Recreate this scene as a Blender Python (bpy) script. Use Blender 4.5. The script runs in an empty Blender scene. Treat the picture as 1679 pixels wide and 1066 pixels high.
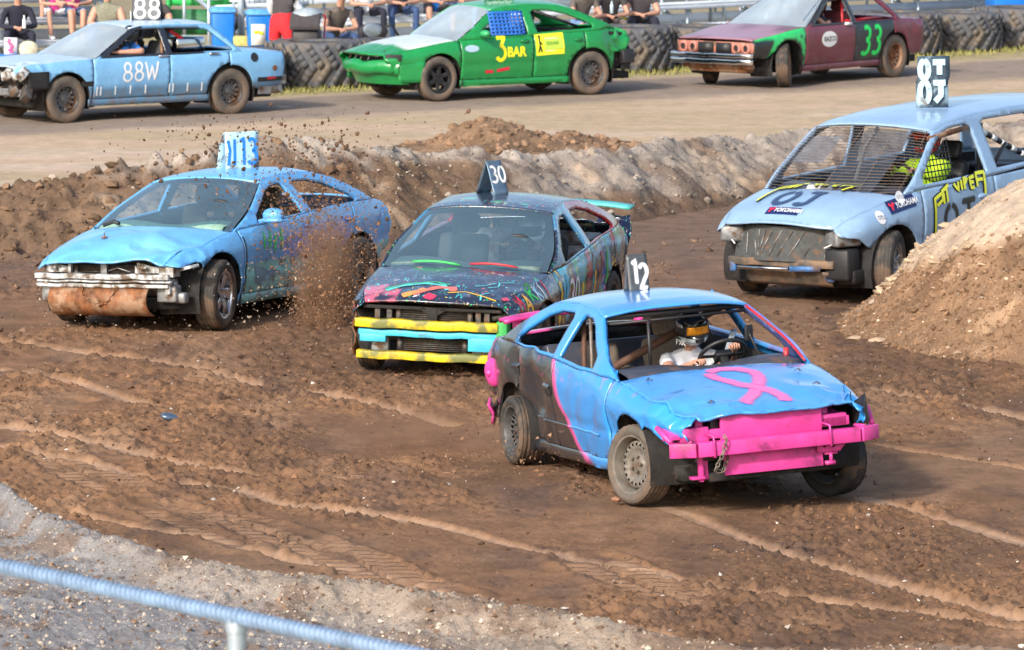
import bpy, math, random
import numpy as np
from mathutils import Vector, Matrix, noise, Euler
from mathutils.geometry import delaunay_2d_cdt

random.seed(7)
rad = math.radians
scn = bpy.context.scene
COL = scn.collection

# ------------------------------------------------------------ camera, sky, sun, exposure
FPX, CH = 9100.0, 5.5
PITCH = math.atan(999.0 / FPX)
cam_d = bpy.data.cameras.new('camera')
cam = bpy.data.objects.new('camera', cam_d); COL.objects.link(cam)
cam_d.sensor_width = 36; cam_d.lens = 36 * FPX / 1679
cam_d.clip_start = 0.5; cam_d.clip_end = 2000
cam.location = (0, 0, CH); cam.rotation_euler = (math.pi / 2 - PITCH, 0, 0)
cam_d.dof.use_dof = True; cam_d.dof.focus_distance = 42; cam_d.dof.aperture_fstop = 8.5
scn.camera = cam
SUN_EL, SUN_ROT = 30.0, 211.0
world = bpy.data.worlds.new('World'); scn.world = world; world.use_nodes = True
wn = world.node_tree.nodes; wl = world.node_tree.links
for n in list(wn): wn.remove(n)
sky = wn.new('ShaderNodeTexSky'); sky.sky_type = 'NISHITA'; sky.sun_disc = False
sky.sun_elevation = rad(SUN_EL); sky.sun_rotation = rad(SUN_ROT); sky.dust_density = 3.0
bg = wn.new('ShaderNodeBackground'); bg.inputs['Strength'].default_value = 0.15
wo = wn.new('ShaderNodeOutputWorld')
wl.new(sky.outputs[0], bg.inputs[0]); wl.new(bg.outputs[0], wo.inputs[0])
sl = bpy.data.lights.new('sun', 'SUN'); sl.energy = 2.5; sl.angle = rad(5.0); sl.color = (1.0, 0.93, 0.84)
so = bpy.data.objects.new('sun', sl); COL.objects.link(so)
sd = Vector((math.sin(rad(SUN_ROT)) * math.cos(rad(SUN_EL)), math.cos(rad(SUN_ROT)) * math.cos(rad(SUN_EL)), math.sin(rad(SUN_EL))))
so.rotation_euler = sd.to_track_quat('Z', 'Y').to_euler(); so.location = (-30, 0, 40)
scn.view_settings.view_transform = 'Standard'; scn.view_settings.look = 'None'
scn.view_settings.exposure = 0.72; scn.view_settings.gamma = 1
scn.view_settings.use_curve_mapping = False

def back(px, py, z=0.0):
    """where the sight line through a photograph pixel meets height z (used to measure positions)"""
    dx = (px - 839.5) / FPX; up = -(py - 533) / FPX
    Y = math.cos(PITCH) + math.sin(PITCH) * up; Z = -math.sin(PITCH) + math.cos(PITCH) * up
    t = (z - CH) / Z
    return dx * t, Y * t
def at_depth(px, py, D):
    dx = (px - 839.5) / FPX; up = -(py - 533) / FPX
    Y = math.cos(PITCH) + math.sin(PITCH) * up; Z = -math.sin(PITCH) + math.cos(PITCH) * up
    t = D / Y
    return Vector((dx * t, D, CH + Z * t))

# ------------------------------------------------------------ numpy noise
def _h(ix, iy, s):
    n = (ix.astype(np.int64) * 374761393 + iy.astype(np.int64) * 668265263 + s * 974634777) & 0x7fffffff
    n = ((n ^ (n >> 13)) * 1274126177) & 0x7fffffff
    return ((n ^ (n >> 16)) & 0xffff) / 65535.0
def vn(x, y, s=0):
    ix = np.floor(x); iy = np.floor(y); fx = x - ix; fy = y - iy
    fx = fx * fx * (3 - 2 * fx); fy = fy * fy * (3 - 2 * fy)
    a = _h(ix, iy, s); b = _h(ix + 1, iy, s); c = _h(ix, iy + 1, s); d = _h(ix + 1, iy + 1, s)
    return (a * (1 - fx) + b * fx) * (1 - fy) + (c * (1 - fx) + d * fx) * fy
def fbm(x, y, s=0, o=4):
    r = 0; a = 0.5; t = 0
    for i in range(o):
        ca, sa = math.cos(0.6 * i), math.sin(0.6 * i)
        r = r + a * vn(x * ca - y * sa + 13.7 * i, x * sa + y * ca, s + i); t += a; a *= 0.5; x = x * 2.03; y = y * 2.03
    return r / t
def sstep(a, b, x):
    t = np.clip((x - a) / (b - a), 0, 1); return t * t * (3 - 2 * t)

# ------------------------------------------------------------ tagging and mesh helpers
def tag(o, label=None, cat=None, group=None, kind=None):
    if label: o['label'] = label
    if cat: o['category'] = cat
    if group: o['group'] = group
    if kind: o['kind'] = kind
    return o
def empty(name, loc=(0, 0, 0), rz=0.0, parent=None):
    o = bpy.data.objects.new(name, None); COL.objects.link(o)
    o.location = loc; o.rotation_euler = (0, 0, rz); o.parent = parent; o.empty_display_size = 0.2
    return o
def mesh_obj(name, verts, faces, mats, parent=None, smooth=True, cols=None, fmi=None, solid=0.0, bevel=0.0, sub=0):
    me = bpy.data.meshes.new(name)
    me.from_pydata([tuple(v) for v in verts], [], faces)
    if not isinstance(mats, (list, tuple)): mats = [mats]
    for m in mats: me.materials.append(m)
    if smooth: me.polygons.foreach_set('use_smooth', [True] * len(me.polygons))
    if fmi is not None: me.polygons.foreach_set('material_index', fmi)
    if cols is not None:
        a = me.color_attributes.new('Col', 'FLOAT_COLOR', 'POINT')
        c = np.ones((len(verts), 4), dtype=np.float32); cc = np.array(cols, dtype=np.float32)
        c[:, :cc.shape[1]] = cc; a.data.foreach_set('color', c.ravel())
    me.update()
    o = bpy.data.objects.new(name, me); COL.objects.link(o); o.parent = parent
    if solid:
        md = o.modifiers.new('solid', 'SOLIDIFY'); md.thickness = solid; md.offset = -1
    if bevel:
        md = o.modifiers.new('bevel', 'BEVEL'); md.width = bevel; md.segments = 2; md.limit_method = 'ANGLE'
    if sub:
        md = o.modifiers.new('sub', 'SUBSURF'); md.levels = sub; md.render_levels = sub
    return o
def autosmooth(o, deg=35):
    me = o.data
    try:
        me.set_sharp_from_angle(angle=rad(deg))
    except Exception: pass
    return o

class MB:
    def __init__(s): s.v = []; s.f = []; s.m = []; s.mi = 0
    def add(s, vs, fs):
        b = len(s.v); s.v += [Vector(v) for v in vs]
        s.f += [tuple(i + b for i in f) for f in fs]; s.m += [s.mi] * len(fs)
    def box(s, c, d, rot=None, taper=1.0, M=None):
        hx, hy, hz = d[0] / 2, d[1] / 2, d[2] / 2
        vs = []
        for z in (-1, 1):
            t = taper if z > 0 else 1.0
            for x, y in ((-1, -1), (1, -1), (1, 1), (-1, 1)): vs.append(Vector((x * hx * t, y * hy * t, z * hz)))
        if rot is not None:
            R = Euler(rot).to_matrix(); vs = [R @ v for v in vs]
        vs = [v + Vector(c) for v in vs]
        s.add(vs, [(0, 3, 2, 1), (4, 5, 6, 7), (0, 1, 5, 4), (1, 2, 6, 5), (2, 3, 7, 6), (3, 0, 4, 7)])
        return s
    def bar(s, a, b, w, h, up=(0, 0, 1)):
        a = Vector(a); b = Vector(b); t = (b - a).normalized(); u = Vector(up)
        sd = t.cross(u)
        if sd.length < 1e-4: sd = t.cross(Vector((1, 0, 0)))
        sd.normalize(); u = sd.cross(t).normalized()
        vs = []
        for p in (a, b):
            for i, j in ((-1, -1), (1, -1), (1, 1), (-1, 1)): vs.append(p + sd * i * w / 2 + u * j * h / 2)
        s.add(vs, [(0, 3, 2, 1), (4, 5, 6, 7), (0, 1, 5, 4), (1, 2, 6, 5), (2, 3, 7, 6), (3, 0, 4, 7)])
        return s
    def tube(s, pts, r, n=8, closed=False, cap=True):
        pts = [Vector(p) for p in pts]; N = len(pts)
        rs = r if isinstance(r, (list, tuple)) else [r] * N
        ref = None; rings = []
        for i, p in enumerate(pts):
            if closed: t = pts[(i + 1) % N] - pts[i - 1]
            else: t = pts[min(i + 1, N - 1)] - pts[max(i - 1, 0)]
            t.normalize()
            if ref is None:
                ref = Vector((0, 0, 1)) if abs(t.z) < 0.9 else Vector((1, 0, 0))
            a = t.cross(ref).normalized(); ref = a.cross(t).normalized(); b = ref
            rings.append([p + (a * math.cos(2 * math.pi * k / n) + b * math.sin(2 * math.pi * k / n)) * rs[i] for k in range(n)])
        vs = [q for rg in rings for q in rg]; fs = []
        for i in range(N if closed else N - 1):
            j = (i + 1) % N
            for k in range(n):
                k2 = (k + 1) % n; fs.append((i * n + k, i * n + k2, j * n + k2, j * n + k))
        if cap and not closed:
            fs.append(tuple(range(n))[::-1]); fs.append(tuple((N - 1) * n + k for k in range(n)))
        s.add(vs, fs); return s
    def lathe(s, prof, n=32, M=None, a0=0, a1=2 * math.pi):
        """prof: (radius, y) about the y axis"""
        full = abs(a1 - a0 - 2 * math.pi) < 1e-6
        m = n if full else n + 1
        vs = []
        for i in range(m):
            a = a0 + (a1 - a0) * i / n
            for r, y in prof: vs.append(Vector((r * math.cos(a), y, r * math.sin(a))))
        P = len(prof); fs = []
        for i in range(n):
            j = (i + 1) % m
            for k in range(P - 1): fs.append((i * P + k, i * P + k + 1, j * P + k + 1, j * P + k))
        if M is not None: vs = [M @ v for v in vs]
        s.add(vs, fs); return s
    def ball(s, c, r, nu=12, nv=8, M=None):
        vs = []; fs = []
        rr = r if isinstance(r, (tuple, list)) else (r, r, r)
        for j in range(nv + 1):
            t = math.pi * j / nv
            for i in range(nu):
                a = 2 * math.pi * i / nu
                v = Vector((rr[0] * math.sin(t) * math.cos(a), rr[1] * math.sin(t) * math.sin(a), rr[2] * math.cos(t)))
                if M is not None: v = M @ v
                vs.append(v + Vector(c))
        for j in range(nv):
            for i in range(nu):
                i2 = (i + 1) % nu; fs.append((j * nu + i, (j + 1) * nu + i, (j + 1) * nu + i2, j * nu + i2))
        s.add(vs, fs); return s
    def grid(s, nu, nv, fn):
        vs = [fn(i / nu, j / nv) for j in range(nv + 1) for i in range(nu + 1)]
        fs = [(j * (nu + 1) + i, j * (nu + 1) + i + 1, (j + 1) * (nu + 1) + i + 1, (j + 1) * (nu + 1) + i) for j in range(nv) for i in range(nu)]
        s.add(vs, fs); return s
    def build(s, name, mat, parent=None, **k):
        if len(set(s.m)) > 1: k['fmi'] = s.m
        return mesh_obj(name, s.v, s.f, mat, parent, **k)

# ------------------------------------------------------------ materials
def nmat(name):
    m = bpy.data.materials.new(name); m.use_nodes = True
    nt = m.node_tree; N = nt.nodes; L = nt.links
    for n in list(N): N.remove(n)
    out = N.new('ShaderNodeOutputMaterial'); b = N.new('ShaderNodeBsdfPrincipled')
    L.new(b.outputs[0], out.inputs[0])
    return m, N, L, b, out
def nz(N, L, scale, detail=4, coord='Object', rough=0.6, vec=None, dist=0.0):
    n = N.new('ShaderNodeTexNoise'); n.inputs['Scale'].default_value = scale; n.inputs['Detail'].default_value = detail
    n.inputs['Roughness'].default_value = rough; n.inputs['Distortion'].default_value = dist
    if vec is None:
        tc = N.new('ShaderNodeTexCoord'); vec = tc.outputs[coord]
    L.new(vec, n.inputs['Vector']); return n
def ramp(N, L, src, stops):
    r = N.new('ShaderNodeValToRGB'); cr = r.color_ramp
    while len(cr.elements) < len(stops): cr.elements.new(0.5)
    for e, (p, c) in zip(cr.elements, stops):
        e.position = p; e.color = (c, c, c, 1) if not isinstance(c, (tuple, list)) else (*c[:3], 1)
    L.new(src, r.inputs[0]); return r
def mix(N, L, fac, a, b, mode='MIX'):
    m = N.new('ShaderNodeMix'); m.data_type = 'RGBA'; m.blend_type = mode
    if hasattr(fac, 'links'): L.new(fac, m.inputs[0])
    else: m.inputs[0].default_value = fac
    for s, i in ((a, 6), (b, 7)):
        if hasattr(s, 'links'): L.new(s, m.inputs[i])
        else: m.inputs[i].default_value = (*s[:3], 1)
    return m.outputs[2]
def bump(N, L, b, h, strength, dist=0.02, prev=None):
    n = N.new('ShaderNodeBump'); n.inputs['Strength'].default_value = strength; n.inputs['Distance'].default_value = dist
    L.new(h, n.inputs['Height'])
    if prev is not None: L.new(prev, n.inputs['Normal'])
    L.new(n.outputs[0], b.inputs['Normal']); return n.outputs[0]
def plain(name, col, rough=0.6, metal=0.0, var=0.25, scale=14, bmp=0.15, dirt=0.0, dcol=(0.13, 0.075, 0.045), coat=0):
    m, N, L, b, out = nmat(name)
    n = nz(N, L, scale, 5)
    c = mix(N, L, ramp(N, L, n.outputs[0], [(0.3, 0.0), (0.7, 1.0)]).outputs[0], [x * (1 - var) for x in col], [min(1, x * (1 + var)) for x in col])
    if dirt:
        n2 = nz(N, L, scale * 0.6, 6)
        r2 = ramp(N, L, n2.outputs[0], [(0.62 - dirt * 0.35, 0.0), (0.72 - dirt * 0.25, 1.0)])
        c = mix(N, L, r2.outputs[0], c, dcol)
    L.new(c, b.inputs['Base Color'])
    b.inputs['Roughness'].default_value = rough; b.inputs['Metallic'].default_value = metal
    b.inputs['Coat Weight'].default_value = coat
    if bmp:
        n3 = nz(N, L, scale * 4, 4); bump(N, L, b, n3.outputs[0], bmp, 0.01)
    return m
def paint(name, rough=0.32, dirt=0.3, splat=None, coat=0.3, chips=True):
    """car paint: the sprayed colours come from the panel's colour attribute, mud and chips on top"""
    m, N, L, b, out = nmat(name)
    at = N.new('ShaderNodeAttribute'); at.attribute_name = 'Col'
    tc = N.new('ShaderNodeTexCoord'); ob = tc.outputs['Object']
    n = nz(N, L, 5, 5, vec=ob)
    c = mix(N, L, ramp(N, L, n.outputs[0], [(0.3, 0.0), (0.7, 1.0)]).outputs[0], at.outputs['Color'], mix(N, L, 1.0, at.outputs['Color'], (0.84, 0.86, 0.88), 'MULTIPLY'))
    if splat:
        for k, (sc, thr, colr, st) in enumerate(splat):
            mp = N.new('ShaderNodeMapping'); L.new(ob, mp.inputs[0]); mp.inputs['Location'].default_value = (k * 3.1, k * 1.7, k * 5.3)
            mp.inputs['Rotation'].default_value = (0, 0, k * 0.9); mp.inputs['Scale'].default_value = (1, st, 1)
            nn = nz(N, L, sc, 3, vec=mp.outputs[0], rough=0.55, dist=1.2)
            rr = ramp(N, L, nn.outputs[0], [(thr, 0.0), (thr + 0.012, 1.0)])
            c = mix(N, L, rr.outputs[0], c, colr)
    if dirt > 0:
        # specks of thrown mud
        v = N.new('ShaderNodeTexVoronoi'); v.inputs['Scale'].default_value = 26; L.new(ob, v.inputs['Vector'])
        nv = nz(N, L, 90, 2, vec=ob)
        ad = N.new('ShaderNodeMath'); ad.operation = 'ADD'; L.new(v.outputs['Distance'], ad.inputs[0])
        ml = N.new('ShaderNodeMath'); ml.operation = 'MULTIPLY'; L.new(nv.outputs[0], ml.inputs[0]); ml.inputs[1].default_value = 0.22; L.new(ml.outputs[0], ad.inputs[1])
        sp = ramp(N, L, ad.outputs[0], [(0.19, 1.0), (0.215, 0.0)])
        nm = nz(N, L, 2.5, 2, vec=ob)
        g = N.new('ShaderNodeMath'); g.operation = 'MULTIPLY'; L.new(sp.outputs[0], g.inputs[0]); L.new(ramp(N, L, nm.outputs[0], [(0.52, 0.0), (0.6, 1.0)]).outputs[0], g.inputs[1])
        c = mix(N, L, g.outputs[0], c, (0.03, 0.022, 0.018))
        # dust film low on the body and blotches
        sx = N.new('ShaderNodeSeparateXYZ'); L.new(ob, sx.inputs[0])
        mr = N.new('ShaderNodeMapRange'); mr.inputs[1].default_value = 0.75; mr.inputs[2].default_value = 0.2
        mr.inputs[3].default_value = 0.0; mr.inputs[4].default_value = min(.34, 1.3 * dirt); L.new(sx.outputs[2], mr.inputs[0])
        n4 = nz(N, L, 7, 8, vec=ob, rough=0.7)
        a2 = N.new('ShaderNodeMath'); a2.operation = 'ADD'; L.new(n4.outputs[0], a2.inputs[0]); L.new(mr.outputs[0], a2.inputs[1])
        rd = ramp(N, L, a2.outputs[0], [(0.74 - 0.14 * dirt, 0.0), (0.98 - 0.14 * dirt, 0.85)])
        c = mix(N, L, rd.outputs[0], c, (0.17, 0.115, 0.075))
        rr2 = N.new('ShaderNodeMapRange'); L.new(rd.outputs[0], rr2.inputs[0]); rr2.inputs[3].default_value = rough; rr2.inputs[4].default_value = 0.85
        L.new(rr2.outputs[0], b.inputs['Roughness'])
    else: b.inputs['Roughness'].default_value = rough
    if chips:
        n5 = nz(N, L, 16, 6, vec=ob, rough=0.75)
        r5 = ramp(N, L, n5.outputs[0], [(0.70, 0.0), (0.72, 1.0)])
        c = mix(N, L, r5.outputs[0], c, (0.10, 0.095, 0.09))
    L.new(c, b.inputs['Base Color']); b.inputs['Coat Weight'].default_value = coat; b.inputs['Coat Roughness'].default_value = 0.15
    n6 = nz(N, L, 9, 4, vec=ob); bump(N, L, b, n6.outputs[0], 0.35, 0.02)
    return m
def glass_mat(name, tint=(0.75, 0.85, 0.85), rfl=0.12, dust=0.25, dcol=(0.5, 0.52, 0.5)):
    m, N, L, b, out = nmat(name)
    tr = N.new('ShaderNodeBsdfTransparent'); tr.inputs[0].default_value = (*tint, 1)
    gl = N.new('ShaderNodeBsdfGlossy'); gl.inputs['Roughness'].default_value = 0.06
    fr = N.new('ShaderNodeLayerWeight'); fr.inputs[0].default_value = 0.35
    ad = N.new('ShaderNodeMath'); ad.operation = 'ADD'; ad.use_clamp = True; L.new(fr.outputs['Fresnel'], ad.inputs[0]); ad.inputs[1].default_value = rfl
    ms = N.new('ShaderNodeMixShader'); L.new(ad.outputs[0], ms.inputs[0]); L.new(tr.outputs[0], ms.inputs[1]); L.new(gl.outputs[0], ms.inputs[2])
    df = N.new('ShaderNodeBsdfDiffuse'); df.inputs[0].default_value = (*dcol, 1)
    n = nz(N, L, 1.2, 3, rough=0.5); r = ramp(N, L, n.outputs[0], [(0.2, dust * .25), (0.8, dust * .55)])  # film over the pane; the blue and pale panes use it as painted sheen
    m2 = N.new('ShaderNodeMixShader'); L.new(r.outputs[0], m2.inputs[0]); L.new(ms.outputs[0], m2.inputs[1]); L.new(df.outputs[0], m2.inputs[2])
    L.new(m2.outputs[0], out.inputs[0]); return m
def spray(name, col, rough=0.4, soft=True):
    m, N, L, b, out = nmat(name)
    b.inputs['Base Color'].default_value = (*col, 1); b.inputs['Roughness'].default_value = rough
    if soft:
        at = N.new('ShaderNodeAttribute'); at.attribute_name = 'Col'
        n = nz(N, L, 60, 4)
        a = N.new('ShaderNodeMath'); a.operation = 'MULTIPLY_ADD'; L.new(n.outputs[0], a.inputs[0]); a.inputs[1].default_value = 0.35
        sp = N.new('ShaderNodeSeparateColor'); L.new(at.outputs['Color'], sp.inputs[0]); L.new(sp.outputs[0], a.inputs[2])
        mr = N.new('ShaderNodeMapRange'); L.new(a.outputs[0], mr.inputs[0]); mr.inputs[1].default_value = 0.25; mr.inputs[2].default_value = 0.85; mr.interpolation_type = 'SMOOTHSTEP'
        L.new(mr.outputs[0], b.inputs['Alpha'])
    return m

M = {}
M['rubber'] = plain('tyre_rubber', (0.035, 0.033, 0.031), 0.75, 0, 0.3, 9, 0.4, dirt=0.55, dcol=(0.12, 0.08, 0.055))
M['rubber_clean'] = plain('tyre_rubber_dark', (0.03, 0.03, 0.032), 0.7, 0, 0.3, 9, 0.4, dirt=0.15, dcol=(0.12, 0.08, 0.055))
M['rubber_grey'] = plain('tyre_rubber_dusty', (0.10, 0.088, 0.075), 0.8, 0, 0.3, 9, 0.4, dirt=0.6, dcol=(0.15, 0.105, 0.075))
M['steel'] = plain('rim_steel', (0.20, 0.18, 0.155), 0.5, 0.3, 0.3, 12, 0.2, dirt=0.3)
M['steel_dark'] = plain('rim_dark_steel', (0.12, 0.12, 0.125), 0.45, 0.5, 0.3, 12, 0.2, dirt=0.3)
M['alloy'] = plain('rim_alloy', (0.62, 0.63, 0.65), 0.25, 0.9, 0.1, 12, 0.1, dirt=0.15)
M['rust'] = plain('rusty_metal', (0.21, 0.085, 0.035), 0.75, 0.2, 0.7, 9, 0.5, dirt=0.4, dcol=(0.35, 0.22, 0.14))
M['rust_dark'] = plain('dark_rusty_tube', (0.11, 0.055, 0.035), 0.7, 0.2, 0.3, 9, 0.3)
M['black'] = plain('black_plastic', (0.018, 0.018, 0.02), 0.5, 0, 0.3, 8, 0.2)
M['under'] = plain('underbody', (0.014, 0.013, 0.013), 0.8, 0, 0.5, 12, 0.4, dirt=0.1, dcol=(0.06, 0.04, 0.028))
M['engine'] = plain('engine_metal', (0.10, 0.095, 0.09), 0.5, 0.5, 0.6, 25, 0.5, dirt=0.4)
M['chrome'] = plain('chrome', (0.75, 0.75, 0.76), 0.12, 1.0, 0.08, 6, 0.05, dirt=0.05)
M['alum'] = plain('aluminium_plank', (0.66, 0.72, 0.80), 0.5, 0.0, 0.08, 4, 0.05)
M['galv'] = plain('galvanised_steel', (0.42, 0.50, 0.58), 0.45, 0.5, 0.15, 30, 0.2)
M['seat'] = plain('grey_brown_upholstery', (0.20, 0.16, 0.12), 0.9, 0, 0.2, 40, 0.4)
M['seat_grey'] = plain('grey_upholstery', (0.06, 0.065, 0.07), 0.9, 0, 0.2, 40, 0.4)
M['dash'] = plain('dashboard_plastic', (0.045, 0.05, 0.07), 0.35, 0, 0.3, 6, 0.1, dirt=0.1)
M['white_metal'] = plain('white_primer_steel', (0.50, 0.53, 0.55), 0.55, 0.1, 0.3, 16, 0.3, dirt=0.55, dcol=(0.12, 0.085, 0.06))
M['grey_metal'] = plain('grey_bracket_steel', (0.26, 0.27, 0.28), 0.5, 0.5, 0.3, 14, 0.2, dirt=0.35)
M['pink'] = plain('pink_spray_paint', (0.66, 0.055, 0.30), 0.40, 0, 0.2, 6, 0.2, dirt=0.26, dcol=(0.30, 0.035, 0.15))
M['yellow'] = plain('yellow_brush_paint', (0.68, 0.48, 0.01), 0.5, 0, 0.2, 9, 0.3, dirt=0.5, dcol=(0.16, 0.17, 0.05))
M['cyan'] = plain('cyan_paint', (0.05, 0.42, 0.60), 0.45, 0, 0.2, 7, 0.1, dirt=0.25)
M['greenp'] = plain('green_paint', (0.02, 0.32, 0.06), 0.5, 0, 0.2, 7, 0.1, dirt=0.2)
M['red'] = plain('red_paint', (0.50, 0.02, 0.03), 0.4, 0, 0.2, 7, 0.1, dirt=0.12)
M['skin'] = plain('skin', (0.50, 0.27, 0.19), 0.55, 0, 0.1, 12, 0.1)
M['white_cloth'] = plain('white_cotton', (0.72, 0.75, 0.80), 0.9, 0, 0.05, 30, 0.3)
M['navy_cloth'] = plain('black_navy_cotton', (0.015, 0.017, 0.035), 0.9, 0, 0.2, 30, 0.3)
M['jeans'] = plain('blue_denim', (0.035, 0.07, 0.17), 0.9, 0, 0.3, 30, 0.3)
M['jeans_light'] = plain('light_denim', (0.14, 0.24, 0.42), 0.9, 0, 0.3, 30, 0.3)
M['red_cloth'] = plain('red_trousers', (0.62, 0.02, 0.03), 0.85, 0, 0.1, 20, 0.2)
M['blue_cloth'] = plain('blue_cotton', (0.03, 0.20, 0.62), 0.9, 0, 0.1, 20, 0.2)
M['hivis'] = plain('hi_vis_yellow', (0.55, 0.85, 0.03), 0.8, 0, 0.1, 20, 0.2)
M['dark_cloth'] = plain('charcoal_cloth', (0.05, 0.045, 0.05), 0.9, 0, 0.2, 20, 0.2)
M['plaid'] = plain('olive_check_cloth', (0.20, 0.20, 0.15), 0.9, 0, 0.3, 30, 0.2)
M['olive_cloth'] = plain('grey_brown_cloth', (0.12, 0.10, 0.09), 0.9, 0, 0.3, 30, 0.2)
M['shoe'] = plain('shoe', (0.04, 0.04, 0.045), 0.7)
M['white_shoe'] = plain('white_shoe', (0.7, 0.7, 0.72), 0.7)
M['hair'] = plain('hair', (0.03, 0.02, 0.015), 0.7)
M['helmet_black'] = plain('black_helmet_shell', (0.012, 0.012, 0.014), 0.18, 0, 0.2, 8, 0.0, coat=0.5)
M['helmet_grey'] = plain('grey_helmet_graphic', (0.30, 0.36, 0.40), 0.3, 0, 0.2, 8, 0.0)
M['helmet_white'] = plain('white_helmet_shell', (0.70, 0.78, 0.74), 0.25, 0, 0.1, 8, 0.0)
M['helmet_red'] = plain('red_helmet_shell', (0.62, 0.03, 0.02), 0.25, 0, 0.1, 8, 0.0)
M['orange'] = plain('orange_lens', (0.75, 0.30, 0.02), 0.12, 0.3, 0.1, 8, 0.0)
M['bin_blue'] = plain('blue_bin_plastic', (0.01, 0.17, 0.62), 0.4, 0, 0.1, 5, 0.05)
M['glass'] = glass_mat('windscreen_glass')
M['glass_blue'] = glass_mat('blue_sheen_windscreen_glass', (0.76, 0.93, 0.98), 0.22, 0.24, (0.38, 0.66, 0.80))  # blue film colour paints a sky reflection into the pane
M['glass_pale'] = glass_mat('pale_reflecting_glass', (0.62, 0.75, 0.80), 0.30, 0.95, (0.60, 0.72, 0.80))  # pale film colour stands in for bright sky mirrored in the pane
M['glass_side'] = glass_mat('side_glass', (0.55, 0.6, 0.6), 0.05, 0.2)
M['w_spray'] = spray('white_spray', (0.80, 0.82, 0.84)); M['k_spray'] = spray('black_spray', (0.015, 0.014, 0.014))
M['p_spray'] = spray('pink_spray', (0.85, 0.16, 0.42)); M['g_spray'] = spray('bright_green_spray', (0.02, 0.72, 0.13))
M['b_spray'] = spray('blue_spray', (0.02, 0.22, 0.68)); M['y_hard'] = spray('yellow_vinyl', (0.82, 0.86, 0.03), 0.4, False)
M['y3_hard'] = spray('golden_yellow_vinyl', (0.85, 0.80, 0.02), 0.4, False)
M['w_hard'] = spray('white_vinyl', (0.78, 0.80, 0.82), 0.4, False); M['k_hard'] = spray('black_vinyl', (0.012, 0.014, 0.02), 0.4, False)
M['r_hard'] = spray('red_vinyl', (0.65, 0.02, 0.05), 0.4, False); M['gr_hard'] = spray('green_vinyl', (0.03, 0.30, 0.05), 0.4, False)

# ------------------------------------------------------------ hand drawn characters (strokes in a unit box, y up)
def arc(cx, cy, rx, ry, a0, a1, n=14):
    return [(cx + rx * math.cos(rad(a0 + (a1 - a0) * i / n)), cy + ry * math.sin(rad(a0 + (a1 - a0) * i / n))) for i in range(n + 1)]
GL = {
 '0': [arc(.32, .5, .27, .48, 90, 450, 22)],
 '1': [[(.12, .82), (.3, 1), (.3, 0)]],
 'l': [[(.25, 1), (.25, 0)]],
 '2': [arc(.32, .72, .26, .27, 165, -40, 12) + [(.08, .03), (.62, .05)]],
 '3': [arc(.3, .75, .26, .24, 140, -85, 12) + arc(.3, .26, .3, .26, 85, -145, 14)],
 '8': [arc(.32, .75, .22, .24, 90, 450, 16), arc(.32, .25, .28, .25, 90, 450, 18)],
 'W': [[(0, 1), (.2, 0), (.42, .8), (.6, 0), (.86, 1)]],
 'T': [[(0, 1), (.7, 1)], [(.35, 1), (.33, 0)]],
 'J': [[(.05, 1), (.62, 1)], [(.42, 1)] + arc(.25, .22, .2, .22, 0, -160, 8)],
 'M': [[(0, 0), (.1, 1), (.36, .4), (.62, 1), (.72, 0)]],
 'A': [[(0, 0), (.32, 1), (.62, 0)], [(.14, .38), (.5, .38)]],
 'R': [[(0, 0), (0, 1)] + arc(.15, .74, .36, .25, 80, -80, 8) + [(.12, .46), (.55, 0)]],
 'K': [[(0, 0), (0, 1)], [(.55, 1), (.05, .5), (.58, 0)]],
 'I': [[(.1, 1), (.1, 0)]],
 'B': [[(0, 0), (0, 1)] + arc(.15, .76, .35, .24, 85, -85, 8) + arc(.15, .25, .42, .26, 85, -85, 8) + [(0, 0)]],
}
ADV = {'1': .5, 'l': .32, 'I': .32, 'W': 1.0, 'M': .95}
def resample(pts, step):
    out = [pts[0]]
    for a, b in zip(pts[:-1], pts[1:]):
        d = math.hypot(b[0] - a[0], b[1] - a[1]); n = max(1, int(d / step))
        out += [(a[0] + (b[0] - a[0]) * i / n, a[1] + (b[1] - a[1]) * i / n) for i in range(1, n + 1)]
    return out
def ribbons(name, strokes, w, fn, mat, parent, soft=True, step=0.03, label=None, wob=0.0):
    """strokes (2D, metres) painted as thin ribbons on a surface; fn maps 2D to the surface"""
    V = []; F = []; C = []
    for si, st in enumerate(strokes):
        st = resample(st, step); n = len(st); b = len(V)
        W = w * (2.1 if soft else 1.0)
        for i, p in enumerate(st):
            q0 = st[max(i - 1, 0)]; q1 = st[min(i + 1, n - 1)]
            tx, ty = q1[0] - q0[0], q1[1] - q0[1]; l = math.hypot(tx, ty) or 1; nx, ny = -ty / l, tx / l
            ww = W * (1 + wob * math.sin(i * 1.7 + si))
            e = 0.0 if (soft and i in (0, n - 1)) else 1.0
            for k, c in ((-.5, 0), (-.3, .35), (0, 1), (.3, .35), (.5, 0)):
                V.append(fn(p[0] + nx * ww * k, p[1] + ny * ww * k, 0.004 + 0.0006 * si)); cc = c * e if soft else 1; C.append((cc, cc, cc))
        for i in range(n - 1):
            for k in range(4): F.append((b + i * 5 + k, b + i * 5 + k + 1, b + (i + 1) * 5 + k + 1, b + (i + 1) * 5 + k))
    o = mesh_obj(name, V, F, mat, parent, cols=C)
    if label: o['label'] = label
    return o
def glyphs(text, h, slant=0.0, wid=1.0):
    out = []; x = 0
    for ch in text:
        if ch != ' ':
            for st in GL[ch]: out.append([((x + p[0] * wid) * h + slant * p[1] * h, p[1] * h) for p in st])
        x += ADV.get(ch, .8) * wid
    return out, x * h
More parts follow.
